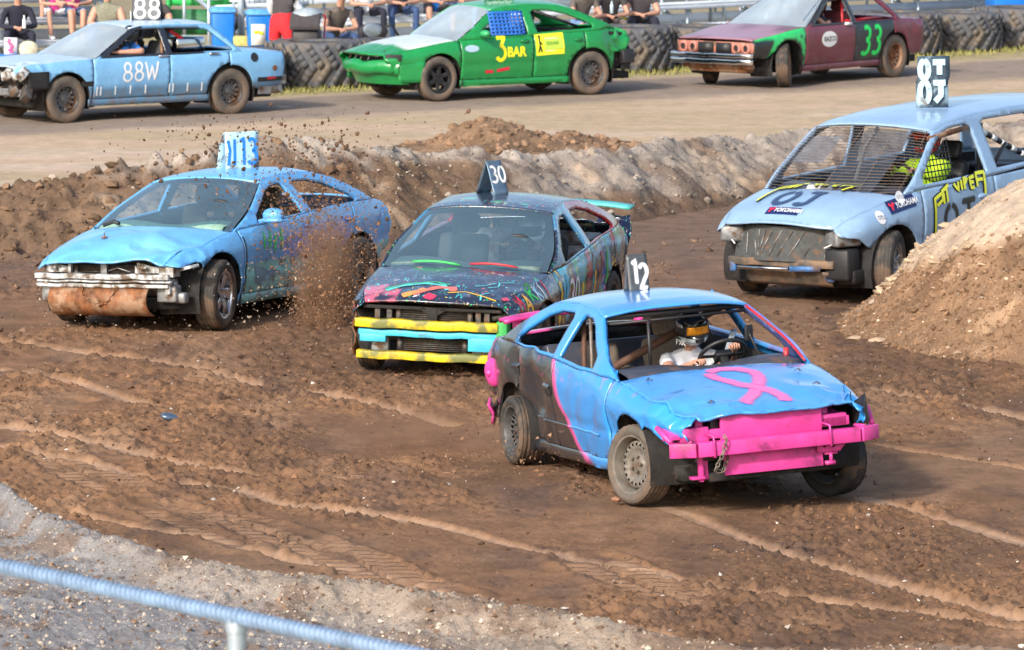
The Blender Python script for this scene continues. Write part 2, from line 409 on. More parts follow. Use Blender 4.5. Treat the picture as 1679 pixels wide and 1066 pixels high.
def font_text(name, s, h, fn, mat, parent, ext=0.0, stretch=1.0, label=None, bold=0.0, slant=0.0):
    cu = bpy.data.curves.new(name, 'FONT'); cu.body = s; cu.size = 1; cu.resolution_u = 3; cu.offset = bold; cu.shear = slant
    t = bpy.data.objects.new(name, cu); COL.objects.link(t)
    dg = bpy.context.evaluated_depsgraph_get(); me = bpy.data.meshes.new_from_object(t.evaluated_get(dg))
    vs = [v.co.copy() for v in me.vertices]; fs = [tuple(p.vertices) for p in me.polygons]
    bpy.data.objects.remove(t); bpy.data.meshes.remove(me)
    x0 = min(v.x for v in vs); x1 = max(v.x for v in vs); y1 = max(v.y for v in vs); y0 = min(v.y for v in vs); sc = h / (y1 - y0)
    V = [fn((v.x - x0) * sc * stretch, (v.y - y0) * sc, 0.006) for v in vs]
    o = mesh_obj(name, V, fs, mat, parent, smooth=False)
    if label: o['label'] = label
    return o, (x1 - x0) * sc * stretch

def curve1(pts):
    xs = np.array([p[0] for p in pts], float); ys = np.array([p[1] for p in pts], float)
    if xs[0] > xs[-1]: xs = xs[::-1]; ys = ys[::-1]
    d = np.diff(ys) / np.diff(xs); m = np.zeros(len(xs)); m[0] = d[0]; m[-1] = d[-1]
    for i in range(1, len(xs) - 1): m[i] = 0 if d[i - 1] * d[i] <= 0 else 2 * d[i - 1] * d[i] / (d[i - 1] + d[i])
    xl = xs.tolist(); yl = ys.tolist(); ml = m.tolist()
    def f(x):
        if x <= xl[0]: return yl[0]
        if x >= xl[-1]: return yl[-1]
        i = 0
        while x > xl[i + 1]: i += 1
        h = xl[i + 1] - xl[i]; t = (x - xl[i]) / h; t2 = t * t; t3 = t2 * t
        return (2 * t3 - 3 * t2 + 1) * yl[i] + (t3 - 2 * t2 + t) * h * ml[i] + (-2 * t3 + 3 * t2) * yl[i + 1] + (t3 - t2) * h * ml[i + 1]
    return f
def in_poly(px, py, poly):
    inside = np.zeros(px.shape, bool); n = len(poly)
    for i in range(n):
        x0, y0 = poly[i]; x1, y1 = poly[(i + 1) % n]
        if y0 == y1: continue
        c = ((y0 > py) != (y1 > py)) & (px < (x1 - x0) * (py - y0) / (y1 - y0) + x0)
        inside ^= c
    return inside
def dens(poly, step):
    return resample(list(poly) + [poly[0]], step)[:-1]
def cdt(outer, holes, h, seed=1):
    """triangulate a 2D outline with holes and an inner grid of points"""
    loops = [dens(outer, h)] + [dens(q, h) for q in holes]
    V = []; E = []
    for lp in loops:
        b = len(V); V += lp; E += [(b + i, b + (i + 1) % len(lp)) for i in range(len(lp))]
    xs = [p[0] for p in outer]; ys = [p[1] for p in outer]
    gx, gy = np.meshgrid(np.arange(min(xs) + h / 2, max(xs), h), np.arange(min(ys) + h / 2, max(ys), h * 0.87))
    gx[1::2] += h / 2
    gx = gx.ravel(); gy = gy.ravel()
    k = in_poly(gx, gy, outer)
    for q in holes: k &= ~in_poly(gx, gy, q)
    gx = gx[k]; gy = gy[k]
    B = np.array(V)
    if len(gx):
        keep = np.ones(len(gx), bool)
        for i in range(0, len(B)):
            keep &= (gx - B[i, 0]) ** 2 + (gy - B[i, 1]) ** 2 > (0.45 * h) ** 2
        gx = gx[keep]; gy = gy[keep]
    pts = [Vector(p) for p in V] + [Vector((a, b)) for a, b in zip(gx.tolist(), gy.tolist())]
    r = delaunay_2d_cdt(pts, E, [], 0, 1e-5, False)
    vs = [(v.x, v.y) for v in r[0]]; fs = r[2]
    A = np.array(vs); T = np.array([f for f in fs])
    cx = A[T].mean(axis=1)
    ok = in_poly(cx[:, 0], cx[:, 1], outer)
    for q in holes: ok &= ~in_poly(cx[:, 0], cx[:, 1], q)
    T = T[ok]; used = np.unique(T); mp = -np.ones(len(vs), int); mp[used] = np.arange(len(used))
    return A[used].tolist(), [tuple(t) for t in mp[T].tolist()]
def circle(cx, cy, r, n=28): return [(cx + r * math.cos(2 * math.pi * i / n), cy + r * math.sin(2 * math.pi * i / n)) for i in range(n)]

# ------------------------------------------------------------ wheels
def tyre(mat, parent, R=0.315, W=0.20, rimr=0.2, grooves=4, n=56, block=True):
    h = W / 2; P = []
    P += [(rimr, -h * 0.78), (rimr + 0.012, -h * 0.95), ((R + rimr) / 2, -h * 1.04), (R - 0.03, -h), (R - 0.012, -h * 0.86)]
    m = 22
    for i in range(m + 1):
        y = -h * 0.80 + 1.6 * h * i / m
        g = 0.009 if (i % 5) == 1 else 0
        P.append((R - g - 0.004 * (abs(y) / h) ** 2, y))
    P += [(R - 0.012, h * 0.86), (R - 0.03, h), ((R + rimr) / 2, h * 1.04), (rimr + 0.012, h * 0.95), (rimr, h * 0.78)]
    mb = MB(); mb.lathe(P, n)
    if block:
        c = len(P)
        for i in range(n):
            for k in range(5, 5 + m + 1):
                side = 1 if k < 5 + m / 2 else -1
                if (i + (k // 3) * side) % 2 == 0:
                    v = mb.v[i * c + k]; s = (R - 0.006) / R; v.x *= s; v.z *= s
    return mb.build('tyre', mat, parent)
def rim(kind, mat, parent, side, r=0.2, W=0.2, dark=None):
    """side=+1: the outer face looks to +y"""
    mb = MB(); h = W / 2 * side
    mb.lathe([(r, -h * .8), (r - .012, -h * .75), (r - .02, -h * .2), (r - .02, h * .5), (r - .008, h * .86), (r + .008, h * .9), (r + .006, h * .8)], 48)
    rr = r - 0.018
    if kind == 'steel':
        pr = curve1([(0, .30), (.03, .32), (.06, .30), (.075, .16), (.11, .22), (.15, .42), (rr, .05)])
        holes = [circle((rr * .77) * math.cos(a), (rr * .77) * math.sin(a), .0140, 10) for a in [2 * math.pi * i / 20 for i in range(20)]]
    elif kind == 'steel12':
        pr = curve1([(0, .40), (.05, .42), (.075, .22), (.11, .25), (.15, .42), (rr, .1)])
        holes = [circle((rr * .76) * math.cos(a), (rr * .76) * math.sin(a), .017, 8) for a in [2 * math.pi * i / 12 for i in range(12)]]
    elif kind == 'alloy5':
        pr = curve1([(0, .55), (.05, .6), (.12, .68), (rr, .74)])
        holes = []
        for i in range(5):
            a = 2 * math.pi * i / 5; q = []
            for t in np.linspace(.14, .92, 8): q.append((a + t * 1.0, rr * .93))
            for rf in (.75, .55, .36): q.append((a + (.92 - .55 * (1 - (rf - .3) / .63)) * 1.0, rr * rf))
            q.append((a + .28, rr * .33))
            for rf in (.55, .75): q.append((a + .28 - .18 * (rf - .33) / .6, rr * rf))
            holes.append([(R_ * math.cos(t), R_ * math.sin(t)) for t, R_ in q])
    else:
        pr = curve1([(0, .5), (.05, .55), (.12, .6), (rr, .7)])
        holes = []
        for i in range(6):
            a = 2 * math.pi * i / 6
            holes.append([(R_ * math.cos(t), R_ * math.sin(t)) for t, R_ in ((a + .18, rr * .9), (a + .52, rr * .92), (a + .86, rr * .9), (a + .7, rr * .5), (a + .52, rr * .44), (a + .34, rr * .5))])
    V, F = cdt(circle(0, 0, rr, 40), holes, 0.02)
    mb.add([(x, h * pr(math.hypot(x, y)), y) for x, y in V], F)
    for i in range(5):
        a = 2 * math.pi * i / 5 + .3; c = Vector((.057 * math.cos(a), h * (pr(.057)) + side * .012, .057 * math.sin(a)))
        mb.lathe([(0, .013), (.011, .012), (.012, -.012)], 6, Matrix.Translation(c) @ Matrix.Scale(side, 4, (0, 1, 0)))
    o = mb.build('rim', mat, parent, solid=0.004)
    # brake drum and dark disc behind the holes
    m2 = MB(); m2.lathe([(0, -h * .1), (.13, -h * .1), (.14, -h * .2), (.14, -h * .7), (0, -h * .7)], 24)
    m2.build('brake_drum', M['under'], parent)
    return autosmooth(o, 40)
def wheel(car, x, y, steer=0, kind='steel', rmat='steel', tmat='rubber', R=0.315, W=0.2, rimr=0.2, spin=0.4, camber=0, dz=0):
    side = 1 if y > 0 else -1
    ro, pi_ = car.rotation_euler.x, car.rotation_euler.y
    w = empty('wheel', (x, y, R + dz - car.location.z - y * math.sin(ro) + x * math.sin(pi_)), 0, car)   # the body leans, the wheels stay on the ground
    w.rotation_mode = 'XYZ'; w.rotation_euler = (Matrix.Rotation(rad(steer), 3, 'Z') @ Matrix.Rotation(rad(camber) - ro, 3, 'X') @ Matrix.Rotation(spin, 3, 'Y')).to_euler()
    tyre(M[tmat], w, R, W, rimr); rim(kind, M[rmat], w, side, rimr, W)
    return w

# ------------------------------------------------------------ car body
class Car:
    def __init__(s, name, label, x, y, head, sp, roll=0, pitch=0):
        s.o = empty(name, (x, y, sp.get('dz', 0)), rad(head)); tag(s.o, label, 'car', 'derby cars racing on the dirt track')
        s.o.rotation_euler = (rad(roll), rad(pitch), rad(head)); s.o.scale = sp.get('scale', (1, 1, 1))
        s.sp = sp
        for k in ('hw', 'belt', 'sill', 'inset', 'crown'): setattr(s, k, curve1(sp[k]))
        s.rail = sp['rail']; s.zr = max(p[1] for p in s.rail); s.yr = sp['yr']
        s.dents = sp.get('dents', []); s.crump = sp.get('crump', []); s.h = sp.get('h', 0.03); s.mat = sp['mat']
        s.colf = sp['col']
        r = s.rail; s.railz = curve1(r[1:-1]) if r[0][0] > r[-1][0] else None
    def dent(s, v):
        q = Vector(v)
        for c, R, d in s.dents:
            k = (q - Vector(c)); k = k.length / R
            if k < 1: k = (1 - k * k) ** 2; v = v + Vector(d) * k
        for c, R, amp, sc in s.crump:
            k = (q - Vector(c)).length / R
            if k < 1:
                k = (1 - k ** 3)
                p = q * sc
                a = 1 - 2.2 * abs(noise.noise(p)); b = 1 - 2.2 * abs(noise.noise(p * 2.1 + Vector((7, 3, 1)))); d = noise.noise(p * .7 + Vector((3, 9, 4)))
                v = v + Vector((0.6 * (b - .4), (a - .4), (0.8 * d + .5 * (a - .4)))) * (amp * k)
        b = noise.noise(q * 2.3 + Vector((s.sp.get('seed', 0), 0, 0)))
        return v + Vector((0, 0, 0.004 * b)) + Vector((0, (1 if q.y > 0 else -1) * 0.006 * noise.noise(q * 3.1 + Vector((5, 5, 5))), 0))
    def side0(s, x, z, sg=1):
        zb = s.belt(x); zs = s.sill(x); w = s.hw(x); ins = s.inset(x)
        if z <= zb:
            r = max(0.0, min(1, (z - zs) / (zb - zs)))
            y = w - 0.075 * (1 - r) ** 3 - ins * max(0, (r - .68) / .32) ** 2 - s.sp.get('char', .012) * math.exp(-((r - .42) / .06) ** 2)
        else:
            t = (z - zb) / (s.zr - zb); yb = w - ins
            y = yb + (s.yr - yb) * (t ** 1.12)
        return Vector((x, y * sg, z))
    def side(s, x, z, sg=1, off=0.0):
        p = s.dent(s.side0(x, z, sg))
        if off:
            a = s.side0(x + .02, z, sg) - s.side0(x - .02, z, sg); b = s.side0(x, z + .02, sg) - s.side0(x, z - .02, sg)
            n = a.cross(b).normalized()
            if n.y * sg < 0: n = -n
            p = p + n * off
        return p
    def top0(s, x, y):
        zb = s.belt(x); w = s.side0(x, zb).y; u = min(1, abs(y) / w)
        return Vector((x, y, zb + s.crown(x) * (1 - u ** 2.4)))
    def top(s, x, y, off=0.0):
        p = s.dent(s.top0(x, y)); p.z += off; return p
    def panel(s, name, outer, holes, sg, h=None, col=None, solid=0.012, mat=None, off=0.0, label=None, hole_circ=()):
        V, F = cdt(outer, list(holes) + [circle(*c) for c in hole_circ], h or s.h)
        P = [s.side(x, z, sg, off) for x, z in V]
        C = [s.colf(s.side0(x, z, sg), name) for x, z in V] if col is None else [col] * len(P)
        # faces wound so that the normals look outwards
        if sg > 0: F = [f[::-1] for f in F]
        o = autosmooth(mesh_obj(name, P, F, mat or s.mat, s.o, cols=C, solid=solid), 22)
        if label: o['label'] = label
        return o
    def lid(s, name, outer, h=None, solid=0.02, label=None, lift=None, holes=()):
        V, F = cdt(outer, holes, h or s.h)
        P = []; C = []
        for x, y in V:
            p = s.top(x, y)
            if lift: p = p + lift(x, y)
            P.append(p); C.append(s.colf(s.top0(x, y), name))
        o = autosmooth(mesh_obj(name, P, F, s.mat, s.o, cols=C, solid=solid), 16)
        if label: o['label'] = label
        return o
    def edge(s, x): return s.side0(x, s.belt(x)).y
    def screen(s, name, bx, bz, tx, tz, bulb, bult, mat, nu=16, nv=8, off=0.0, frame=None, solid=0.0):
        """windscreen between the two pillars: base (bx,bz) to top (tx,tz)"""
        def fn(u, v):
            uu = 2 * u - 1; x = bx + (tx - bx) * v; z = bz + (tz - bz) * v
            y = s.side0(x, z).y - 0.03; bl = bulb + (bult - bulb) * v
            q = 1 - abs(uu) ** 2.2
            return Vector((x + bl * q, y * uu, z + off + (0.02 + .03 * v) * q * (1 if v > .5 else v * 2) + .006 * math.sin(v * 3.1)))
        if mat is not None:
            mb = MB(); mb.grid(nu, nv, fn); mb.build(name, mat, s.o, solid=solid)
        return fn
    def roof(s, xt, xb, bf, br, mat=None, n=34, crown=0.055):
        def fn(u, v):
            uu = 2 * u - 1; x = xt + (xb - xt) * v; z = s.railz(x)
            y = s.side0(x, z).y
            q = 1 - abs(uu) ** 2.6; bl = bf * (1 - v) ** 3 + br * v ** 3
            return Vector((x + bl * (1 - abs(uu) ** 2.2), y * uu, z + crown * q))
        nv = max(6, int((xt - xb) / s.h * .8)); nu = int(1.15 / s.h * .8)
        mb = MB(); mb.grid(nu, nv, fn); base = [v.copy() for v in mb.v]; mb.v = [s.dent(v) for v in mb.v]
        C = [s.colf(v, 'roof') for v in base]
        s.roof_fn = fn
        return mb.build('roof', s.mat, s.o, cols=C, solid=0.02)
    def sticker(s, pts, w=0.05):
        return None

def side_map(car, sg, x0, z0, ang=0.0):
    """2D text coordinates (right, up) on the car's side; x0,z0 = lower-left corner as seen from outside"""
    ca, sa = math.cos(ang), math.sin(ang)
    def fn(a, b, off):
        u = a * ca - b * sa; v = a * sa + b * ca
        return car.side(x0 - sg * u, z0 + v, sg, off)
    return fn
def hood_map(car, x0, y0, ang):
    ca, sa = math.cos(ang), math.sin(ang)
    def fn(a, b, off):
        return car.top(x0 + a * ca - b * sa, y0 + a * sa + b * ca, off + .002)
    return fn

def build_body(c, doors=('front_door', 'rear_door'), glass=None, hood=True, windows=True, trunk=True, side_glass=None):
    """panels common to the four-door saloons; positions come from the spec"""
    sp = c.sp; A = sp['arch']; ra = sp['ra']; za = sp.get('za', .31)
    circ = [(A[0], za, ra), (A[1], za, sp.get('ra2', ra))]
    d0, d1, d2 = sp['doors']           # front edge, B pillar, rear edge
    nose, tail = sp['nose'], sp['tail']
    g = .008
    def edge_top(x0, x1, n=14): return [(x0 + (x1 - x0) * i / n, c.belt(x0 + (x1 - x0) * i / n)) for i in range(n + 1)]
    def edge_bot(x0, x1, n=8, up=0): return [(x0 + (x1 - x0) * i / n, c.sill(x0 + (x1 - x0) * i / n) + up) for i in range(n + 1)]
    fb = sp.get('fender_bottom', .45)
    for sg in (1, -1):
        out = edge_top(d0 + g, nose) + sp.get('nose_line', [(nose, fb)]) + [(A[0] + ra * .8, fb)] + [(A[0], za)] + [(A[0] - ra, za), (A[0] - ra + .01, c.sill(d0) + .03), (d0 + g, c.sill(d0) + .03)]
        c.panel('front_fender', out, [], sg, hole_circ=[circ[0]])
        c.panel('front_door', edge_top(d0 - g, d1 + g) + edge_bot(d1 + g, d0 - g, up=.06), [], sg)
        rd = sp.get('rear_door_poly') or (edge_top(d1 - g, d2 + g) + [(d2 + g, .5), (d2 + .14, c.sill(d2) + .06)] + edge_bot(d2 + .15, d1 - g, up=.06))
        c.panel('rear_door', rd, [], sg, hole_circ=[(circ[1][0], circ[1][1], circ[1][2] + .04)])
        qt = edge_top(d2 - g, tail) + sp.get('tail_line', [(tail, .42)]) + [(A[1] - ra, .36), (A[1], .3), (A[1] + ra, .3), (d2 + .13, c.sill(d2) + .06), (d2 - g, .5)]
        c.panel('rear_quarter', qt, [], sg, hole_circ=[circ[1]])
        c.panel('rocker_panel', edge_top_s(c, A[0] - ra + .02, A[1] + ra - .02), [], sg, h=.08)
        # greenhouse frame with window openings
        R_ = sp['rail']
        gh = list(R_) + [(x, c.belt(x) + .004) for x in np.linspace(R_[-1][0], R_[0][0], 16)[1:-1]]
        c.panel('window_frame', gh, sp['dlo'], sg, h=c.h * .9, solid=.035, col=None)
        if side_glass:
            for i in side_glass:
                P = sp['dlo'][i]; V, F = cdt(P, [], .1)
                mesh_obj('side_window', [c.side0(x, z, sg) - Vector((0, sg * .012, 0)) for x, z in V], F, M['glass_side'], c.o)
        # dark inner skins of the doors and wheel housings
        mb = MB(); mb.grid(24, 6, lambda u, v: (lambda x: Vector((x, sg * (c.hw(x) - .12), c.sill(x) + .05 + v * (c.belt(x) - .03 - c.sill(x) - .05))))(A[0] - ra - .02 + u * (tail + .1 - A[0] + ra)))
        mb.build('inner_skin', M['under'], c.o)
        for ax, az, ar in circ:
            m2 = MB(); W0 = c.hw(ax) - .035; W1 = .42
            m2.grid(20, 3, lambda u, v: Vector((ax + (ar + .004 + .03 * v) * math.cos(math.pi * (1.12 - 1.24 * u)), sg * (W0 + (W1 - W0) * v), az + (ar + .004 + .03 * v) * math.sin(math.pi * (1.12 - 1.24 * u)))))
            m2.grid(20, 1, lambda u, v: Vector((ax + (ar + .04) * v * math.cos(math.pi * (1.12 - 1.24 * u)), sg * W1, az + (ar + .04) * v * math.sin(math.pi * (1.12 - 1.24 * u)))))
            m2.build('wheel_housing', M['under'], c.o)
    # hood and trunk lid
    xA = R_[0][0]; xC = R_[-1][0]
    if hood:
        hf = sp.get('hood_front', nose); n = 16
        o = []
        for i in range(n + 1):
            y = -1 + 2 * i / n; o.append((hf + sp.get('hood_curve', .05) * (1 - y * y), y * (c.edge(hf) - .008)))
        for i in range(1, 10):
            x = hf + (xA + .03 - hf) * i / 10; o.append((x, c.edge(x) - .008))
        for i in range(n + 1):
            y = 1 - 2 * i / n; o.append((xA + .03 + sp.get('cowl', .1) * (1 - y * y), y * (c.edge(xA + .03) - .008)))
        for i in range(1, 10):
            x = xA + .03 + (hf - xA - .03) * i / 10; o.append((x, -c.edge(x) + .008))
        c.lid('hood', o, lift=sp.get('hood_lift'))
    if trunk:
        o = [(xC - .02, -c.edge(xC) + .01)]
        for i in range(0, 11): x = xC - .02 + (tail - xC + .02) * i / 10; o.append((x, c.edge(x) - .008))
        o2 = [(x, -y) for x, y in o[1:]][::-1]
        o = [p for p in o[1:]] + o2
        c.lid('trunk_lid', o)
        mb = MB(); mb.grid(16, 6, lambda u, v: c.dent(Vector((tail - .015 + .05 * (2 * u - 1) ** 2, (2 * u - 1) * (c.edge(tail) - .0), .42 + v * (c.belt(tail) + c.crown(tail) * (1 - abs(2 * u - 1) ** 2.4) - .43)))))
        mb.build('rear_panel', c.mat, c.o, cols=[c.colf(v, 'rear_panel') for v in mb.v])
    c.roof(R_[1][0], R_[-2][0], sp.get('bul_t', .05), -.06, crown=sp.get('roof_crown', .05))
    wf = c.screen('windscreen', R_[0][0], R_[0][1] + .005, R_[1][0], R_[1][1] - .005, sp.get('cowl', .1) + .02, sp.get('bul_t', .05), glass)
    rf = c.screen('rear_window', R_[-1][0], R_[-1][1] + .005, R_[-2][0], R_[-2][1] - .005, -.12, -.06, sp.get('rear_glass'))
    # floor, firewall, chassis rails
    mb = MB(); mb.box((-.1, 0, .26), (A[0] - A[1] + 1.3, 1.3, .10)); mb.build('floor_pan', M['under'], c.o)
    mb = MB(); mb.box((xA + .02, 0, .56), (.06, 1.45, .5)); mb.build('firewall', M['under'], c.o)
    mb = MB(); mb.box((A[0] + .02, 0, .46), (.85, 1.0, .28), taper=.85); mb.box((A[0] + .1, .2, .62), (.4, .35, .12)); mb.box((A[0] - .1, -.3, .6), (.3, .3, .1))
    for sg in (1, -1):
        mb.bar((A[0] - .5, sg * .5, .42), (nose - .08, sg * .5, .46), .09, .12)
        mb.lathe([(0, .0), (.1, .0), (.1, -.3)], 12, Matrix.Translation((A[0] - .05, sg * .55, .72)) @ Matrix.Rotation(rad(90), 4, 'X'))
    mb.build('engine', M['engine'], c.o, bevel=.015)
    # rear parcel shelf and rear seat back
    mb = MB(); mb.box((xC + .28, 0, c.belt(xC) - .12), (.55, 1.3, .03)); mb.build('parcel_shelf', M['dash'], c.o)
    return wf, rf
def edge_top_s(c, x0, x1, n=10):
    a = [(x0 + (x1 - x0) * i / n, c.sill(x0 + (x1 - x0) * i / n) + .055) for i in range(n + 1)]
    return a + [(x, c.sill(x) - .035) for x, _ in a[::-1]]
def seat(c, x, y, mat, z=.33, tilt=18, name='front_seat', h=.62):
    mb = MB()
    def cush(u, v, W, H, T, f):
        return None
    e = empty(name, (x, y, z), 0, c.o)
    b = MB(); b.box((0, 0, .06), (.5, .48, .14)); b.build('seat_cushion', mat, e, bevel=.04)
    b = MB(); b.box((0, 0, h / 2), (.13, .48, h)); o = b.build('backrest', mat, e, bevel=.05); o.location = (-.24, 0, .08); o.rotation_euler = (0, rad(-tilt), 0)
    b = MB(); b.box((0, 0, 0), (.09, .26, .19)); o = b.build('headrest', mat, e, bevel=.04)
    o.location = (-.24 - math.sin(rad(tilt)) * (h + .1), 0, .08 + math.cos(rad(tilt)) * (h + .1)); o.rotation_euler = (0, rad(-tilt), 0)
    return e
def steering(c, x, y, z, tilt=30, mat='black', r=.185):
    e = empty('steering_wheel', (x, y, z), 0, c.o)
    mb = MB(); mb.tube([(0, r * math.cos(2 * math.pi * i / 32), r * math.sin(2 * math.pi * i / 32)) for i in range(32)], .016, 8, closed=True); mb.build('steering_rim', M[mat], e)
    mb = MB(); mb.box((.01, 0, 0), (.05, .13, .1))
    for a in (0, 180, 250, 290): mb.bar((.01, 0, 0), (0, r * math.cos(rad(a)), r * math.sin(rad(a))), .03, .012, up=(1, 0, 0))
    mb.bar((.02, 0, 0), (.4, 0, 0), .06, .06); mb.build('steering_hub', M[mat], e, bevel=.008)
    e.rotation_euler = (0, rad(tilt), 0)
    return e
def dashb(c, x, mat, z=.86, col=None):
    mb = MB()
    prof = [(-.30, -.30), (-.30, -.04), (-.26, .0), (-.05, .03), (.18, .0), (.24, -.06)]
    mb.grid(16, len(prof) - 1, lambda u, v: (lambda p: Vector((x + p[0] + .05 * (1 - (2 * u - 1) ** 2), (2 * u - 1) * .70, z + p[1] + .02 * math.sin(u * 9) * (p[1] > -.05))))(prof[int(round(v * (len(prof) - 1)))]))
    return mb.build('dashboard', mat, c.o, solid=.01)
def chain(name, pts, parent, mat, r=.004, link=.034):
    """a chain of real links laid along a polyline"""
    mb = MB(); P = []
    for a, b in zip(pts[:-1], pts[1:]):
        a = Vector(a); b = Vector(b); n = max(1, int((b - a).length / (link * .72)))
        P += [a.lerp(b, i / n) for i in range(n)]
    P.append(Vector(pts[-1]))
    for i in range(len(P) - 1):
        d = (P[i + 1] - P[i]).normalized(); m = (P[i] + P[i + 1]) / 2
        u = d.cross(Vector((0, 0, 1)) if abs(d.z) < .9 else Vector((0, 1, 0))).normalized(); w = d.cross(u)
        s = u if i % 2 else w
        mb.tube([m + d * (link / 2) * math.cos(a) + s * (link * .3) * math.sin(a) for a in [2 * math.pi * k / 10 for k in range(10)]], r, 5, closed=True)
    return mb.build(name, mat, parent)

# ------------------------------------------------------------ people
def person(name, label, J, outfit, loc=(0, 0, 0), head=0.0, cat='person', group=None, helmet=None, hands=True, scale=1.0, hair=True, world_m=None, fat=1.0, face=(1, 0, 0)):
    """one continuous skinned body. J: joint -> (x,y,z). outfit: dict bone -> material index; mats in outfit['mats']"""
    P = []; E = []; Rr = []; B = []
    def v(p, r): P.append(Vector(p)); Rr.append(r if isinstance(r, tuple) else (r, r)); return len(P) - 1
    def e(a, b, k): E.append((a, b)); B.append((a, b, k))
    G = {k: Vector(q) for k, q in J.items()}
    mid = lambda a, b, t=.5: a.lerp(b, t)
    f = fat
    pel = v(G['pel'], (.135 * f, .115 * f)); wa = v(mid(G['pel'], G['chest'], .45), (.13 * f, .105 * f)); ch = v(G['chest'], (.155 * f, .115 * f))
    e(pel, wa, 'waist' if 'waist' in outfit else 'torso'); e(wa, ch, 'torso')
    nk = v(mid(G['chest'], G['head'], .42), .058); e(ch, nk, 'torso')
    hb = v(mid(G['chest'], G['head'], .68), .062); e(nk, hb, 'head')
    F = Vector(face).normalized()
    hc = v(G['head'] + F * .012, (.078, .085)); e(hb, hc, 'head'); ht = v(G['head'] + (G['head'] - G['chest']).normalized() * .07, .07); e(hc, ht, 'head')
    for s in 'LR':
        if 'sh' + s in G:
            sh = v(G['sh' + s], .068 * f); e(ch, sh, 'torso')
            ua = v(mid(G['sh' + s], G['el' + s], .45), .052 * f); e(sh, ua, 'uarm'); el = v(G['el' + s], .042 * f); e(ua, el, 'uarm2')
            fa = v(mid(G['el' + s], G['ha' + s], .4), .041 * f); e(el, fa, 'farm'); d = (G['ha' + s] - G['el' + s]).normalized()
            wr = v(G['ha' + s], .027); e(fa, wr, 'farm')
            pm = v(G['ha' + s] + d * .055, (.036, .02)); e(wr, pm, 'hand')
            if hands:
                curl = G.get('curl' + s, Vector((0, 0, -1))).normalized(); sd_ = d.cross(curl)
                if sd_.length < .1: sd_ = d.cross(Vector((0, 1, 0)))
                sd_.normalize()
                for i in range(4):
                    o = sd_ * (-.027 + .018 * i); L = (.034, .04, .038, .03)[i]
                    a = v(G['ha' + s] + d * .085 + o, .0095); e(pm, a, 'hand')
                    b = v(G['ha' + s] + d * (.085 + L * .8) + o + curl * .012, .009); e(a, b, 'hand')
                    c_ = v(G['ha' + s] + d * (.085 + L * .8) + o + curl * (.012 + L * .7) - d * .004, .0085); e(b, c_, 'hand')
                    t_ = v(P[c_] + curl * .012 - d * .016, .0075); e(c_, t_, 'hand')
                a = v(G['ha' + s] + d * .045 - sd_ * .038, .011); e(pm, a, 'hand'); b = v(P[a] + d * .03 - sd_ * .01 + curl * .014, .0095); e(a, b, 'hand')
                c_ = v(P[b] + d * .016 + curl * .018 + sd_ * .008, .0085); e(b, c_, 'hand')
        if 'hip' + s in G:
            hp = v(G['hip' + s], .092 * f); e(pel, hp, 'hips')
            th = v(mid(G['hip' + s], G['kn' + s], .45), .078 * f); e(hp, th, 'thigh'); kn = v(G['kn' + s], .056 * f); e(th, kn, 'thigh')
            sh = v(mid(G['kn' + s], G['an' + s], .35), .055 * f); e(kn, sh, 'shin'); an = v(G['an' + s], .037); e(sh, an, 'shin')
            toe = G.get('toe' + s, G['an' + s] + F * .17 + Vector((0, 0, -.05)))
            he = v(G['an' + s] + Vector((0, 0, -.045)) - F * .02, .036); e(an, he, 'foot'); tm = v(mid(G['an' + s] + Vector((0, 0, -.05)), toe, .65), (.042, .032)); e(he, tm, 'foot'); to = v(toe, (.036, .022)); e(tm, to, 'foot')
    me = bpy.data.meshes.new('sk'); me.from_pydata([tuple(p) for p in P], E, []); t = bpy.data.objects.new('sk', me); COL.objects.link(t)
    md = t.modifiers.new('s', 'SKIN'); md.use_smooth_shade = True; md.branch_smoothing = .5
    for i, r in enumerate(Rr): me.skin_vertices[0].data[i].radius = r
    me.skin_vertices[0].data[0].use_root = True
    m2 = t.modifiers.new('b', 'SUBSURF'); m2.levels = 1; m2.render_levels = 1
    dg = bpy.context.evaluated_depsgraph_get(); ev = bpy.data.meshes.new_from_object(t.evaluated_get(dg))
    bpy.data.objects.remove(t)
    V = np.array([tuple(q.co) for q in ev.vertices]); Fs = [tuple(p.vertices) for p in ev.polygons]
    bpy.data.meshes.remove(ev)
    if len(V) == 0: return None
    # nearest bone gives the cloth or skin of each face
    cen = np.array([V[list(f)].mean(axis=0) for f in Fs]); best = np.full(len(Fs), 1e9); mi = np.zeros(len(Fs), int)
    Rd = [max(r) for r in Rr]
    for a, b, k in B:
        A_ = np.array(P[a]); D_ = np.array(P[b]) - A_; l2 = max(1e-9, (D_ ** 2).sum())
        tt = np.clip(((cen - A_) @ D_) / l2, 0, 1); dd = np.linalg.norm(cen - A_ - tt[:, None] * D_, axis=1) / (Rd[a] * (1 - tt) + Rd[b] * tt)
        w = dd < best; best[w] = dd[w]; mi[w] = outfit[k]
    off = G['pel']
    o = mesh_obj(name, [tuple(q - np.array(off)) for q in V], Fs, [M[x] for x in outfit['mats']], None, fmi=mi.tolist())
    tag(o, label, cat, group)
    o.matrix_world = (world_m or (Matrix.Translation(loc) @ Matrix.Rotation(head, 4, 'Z'))) @ Matrix.Translation(off)
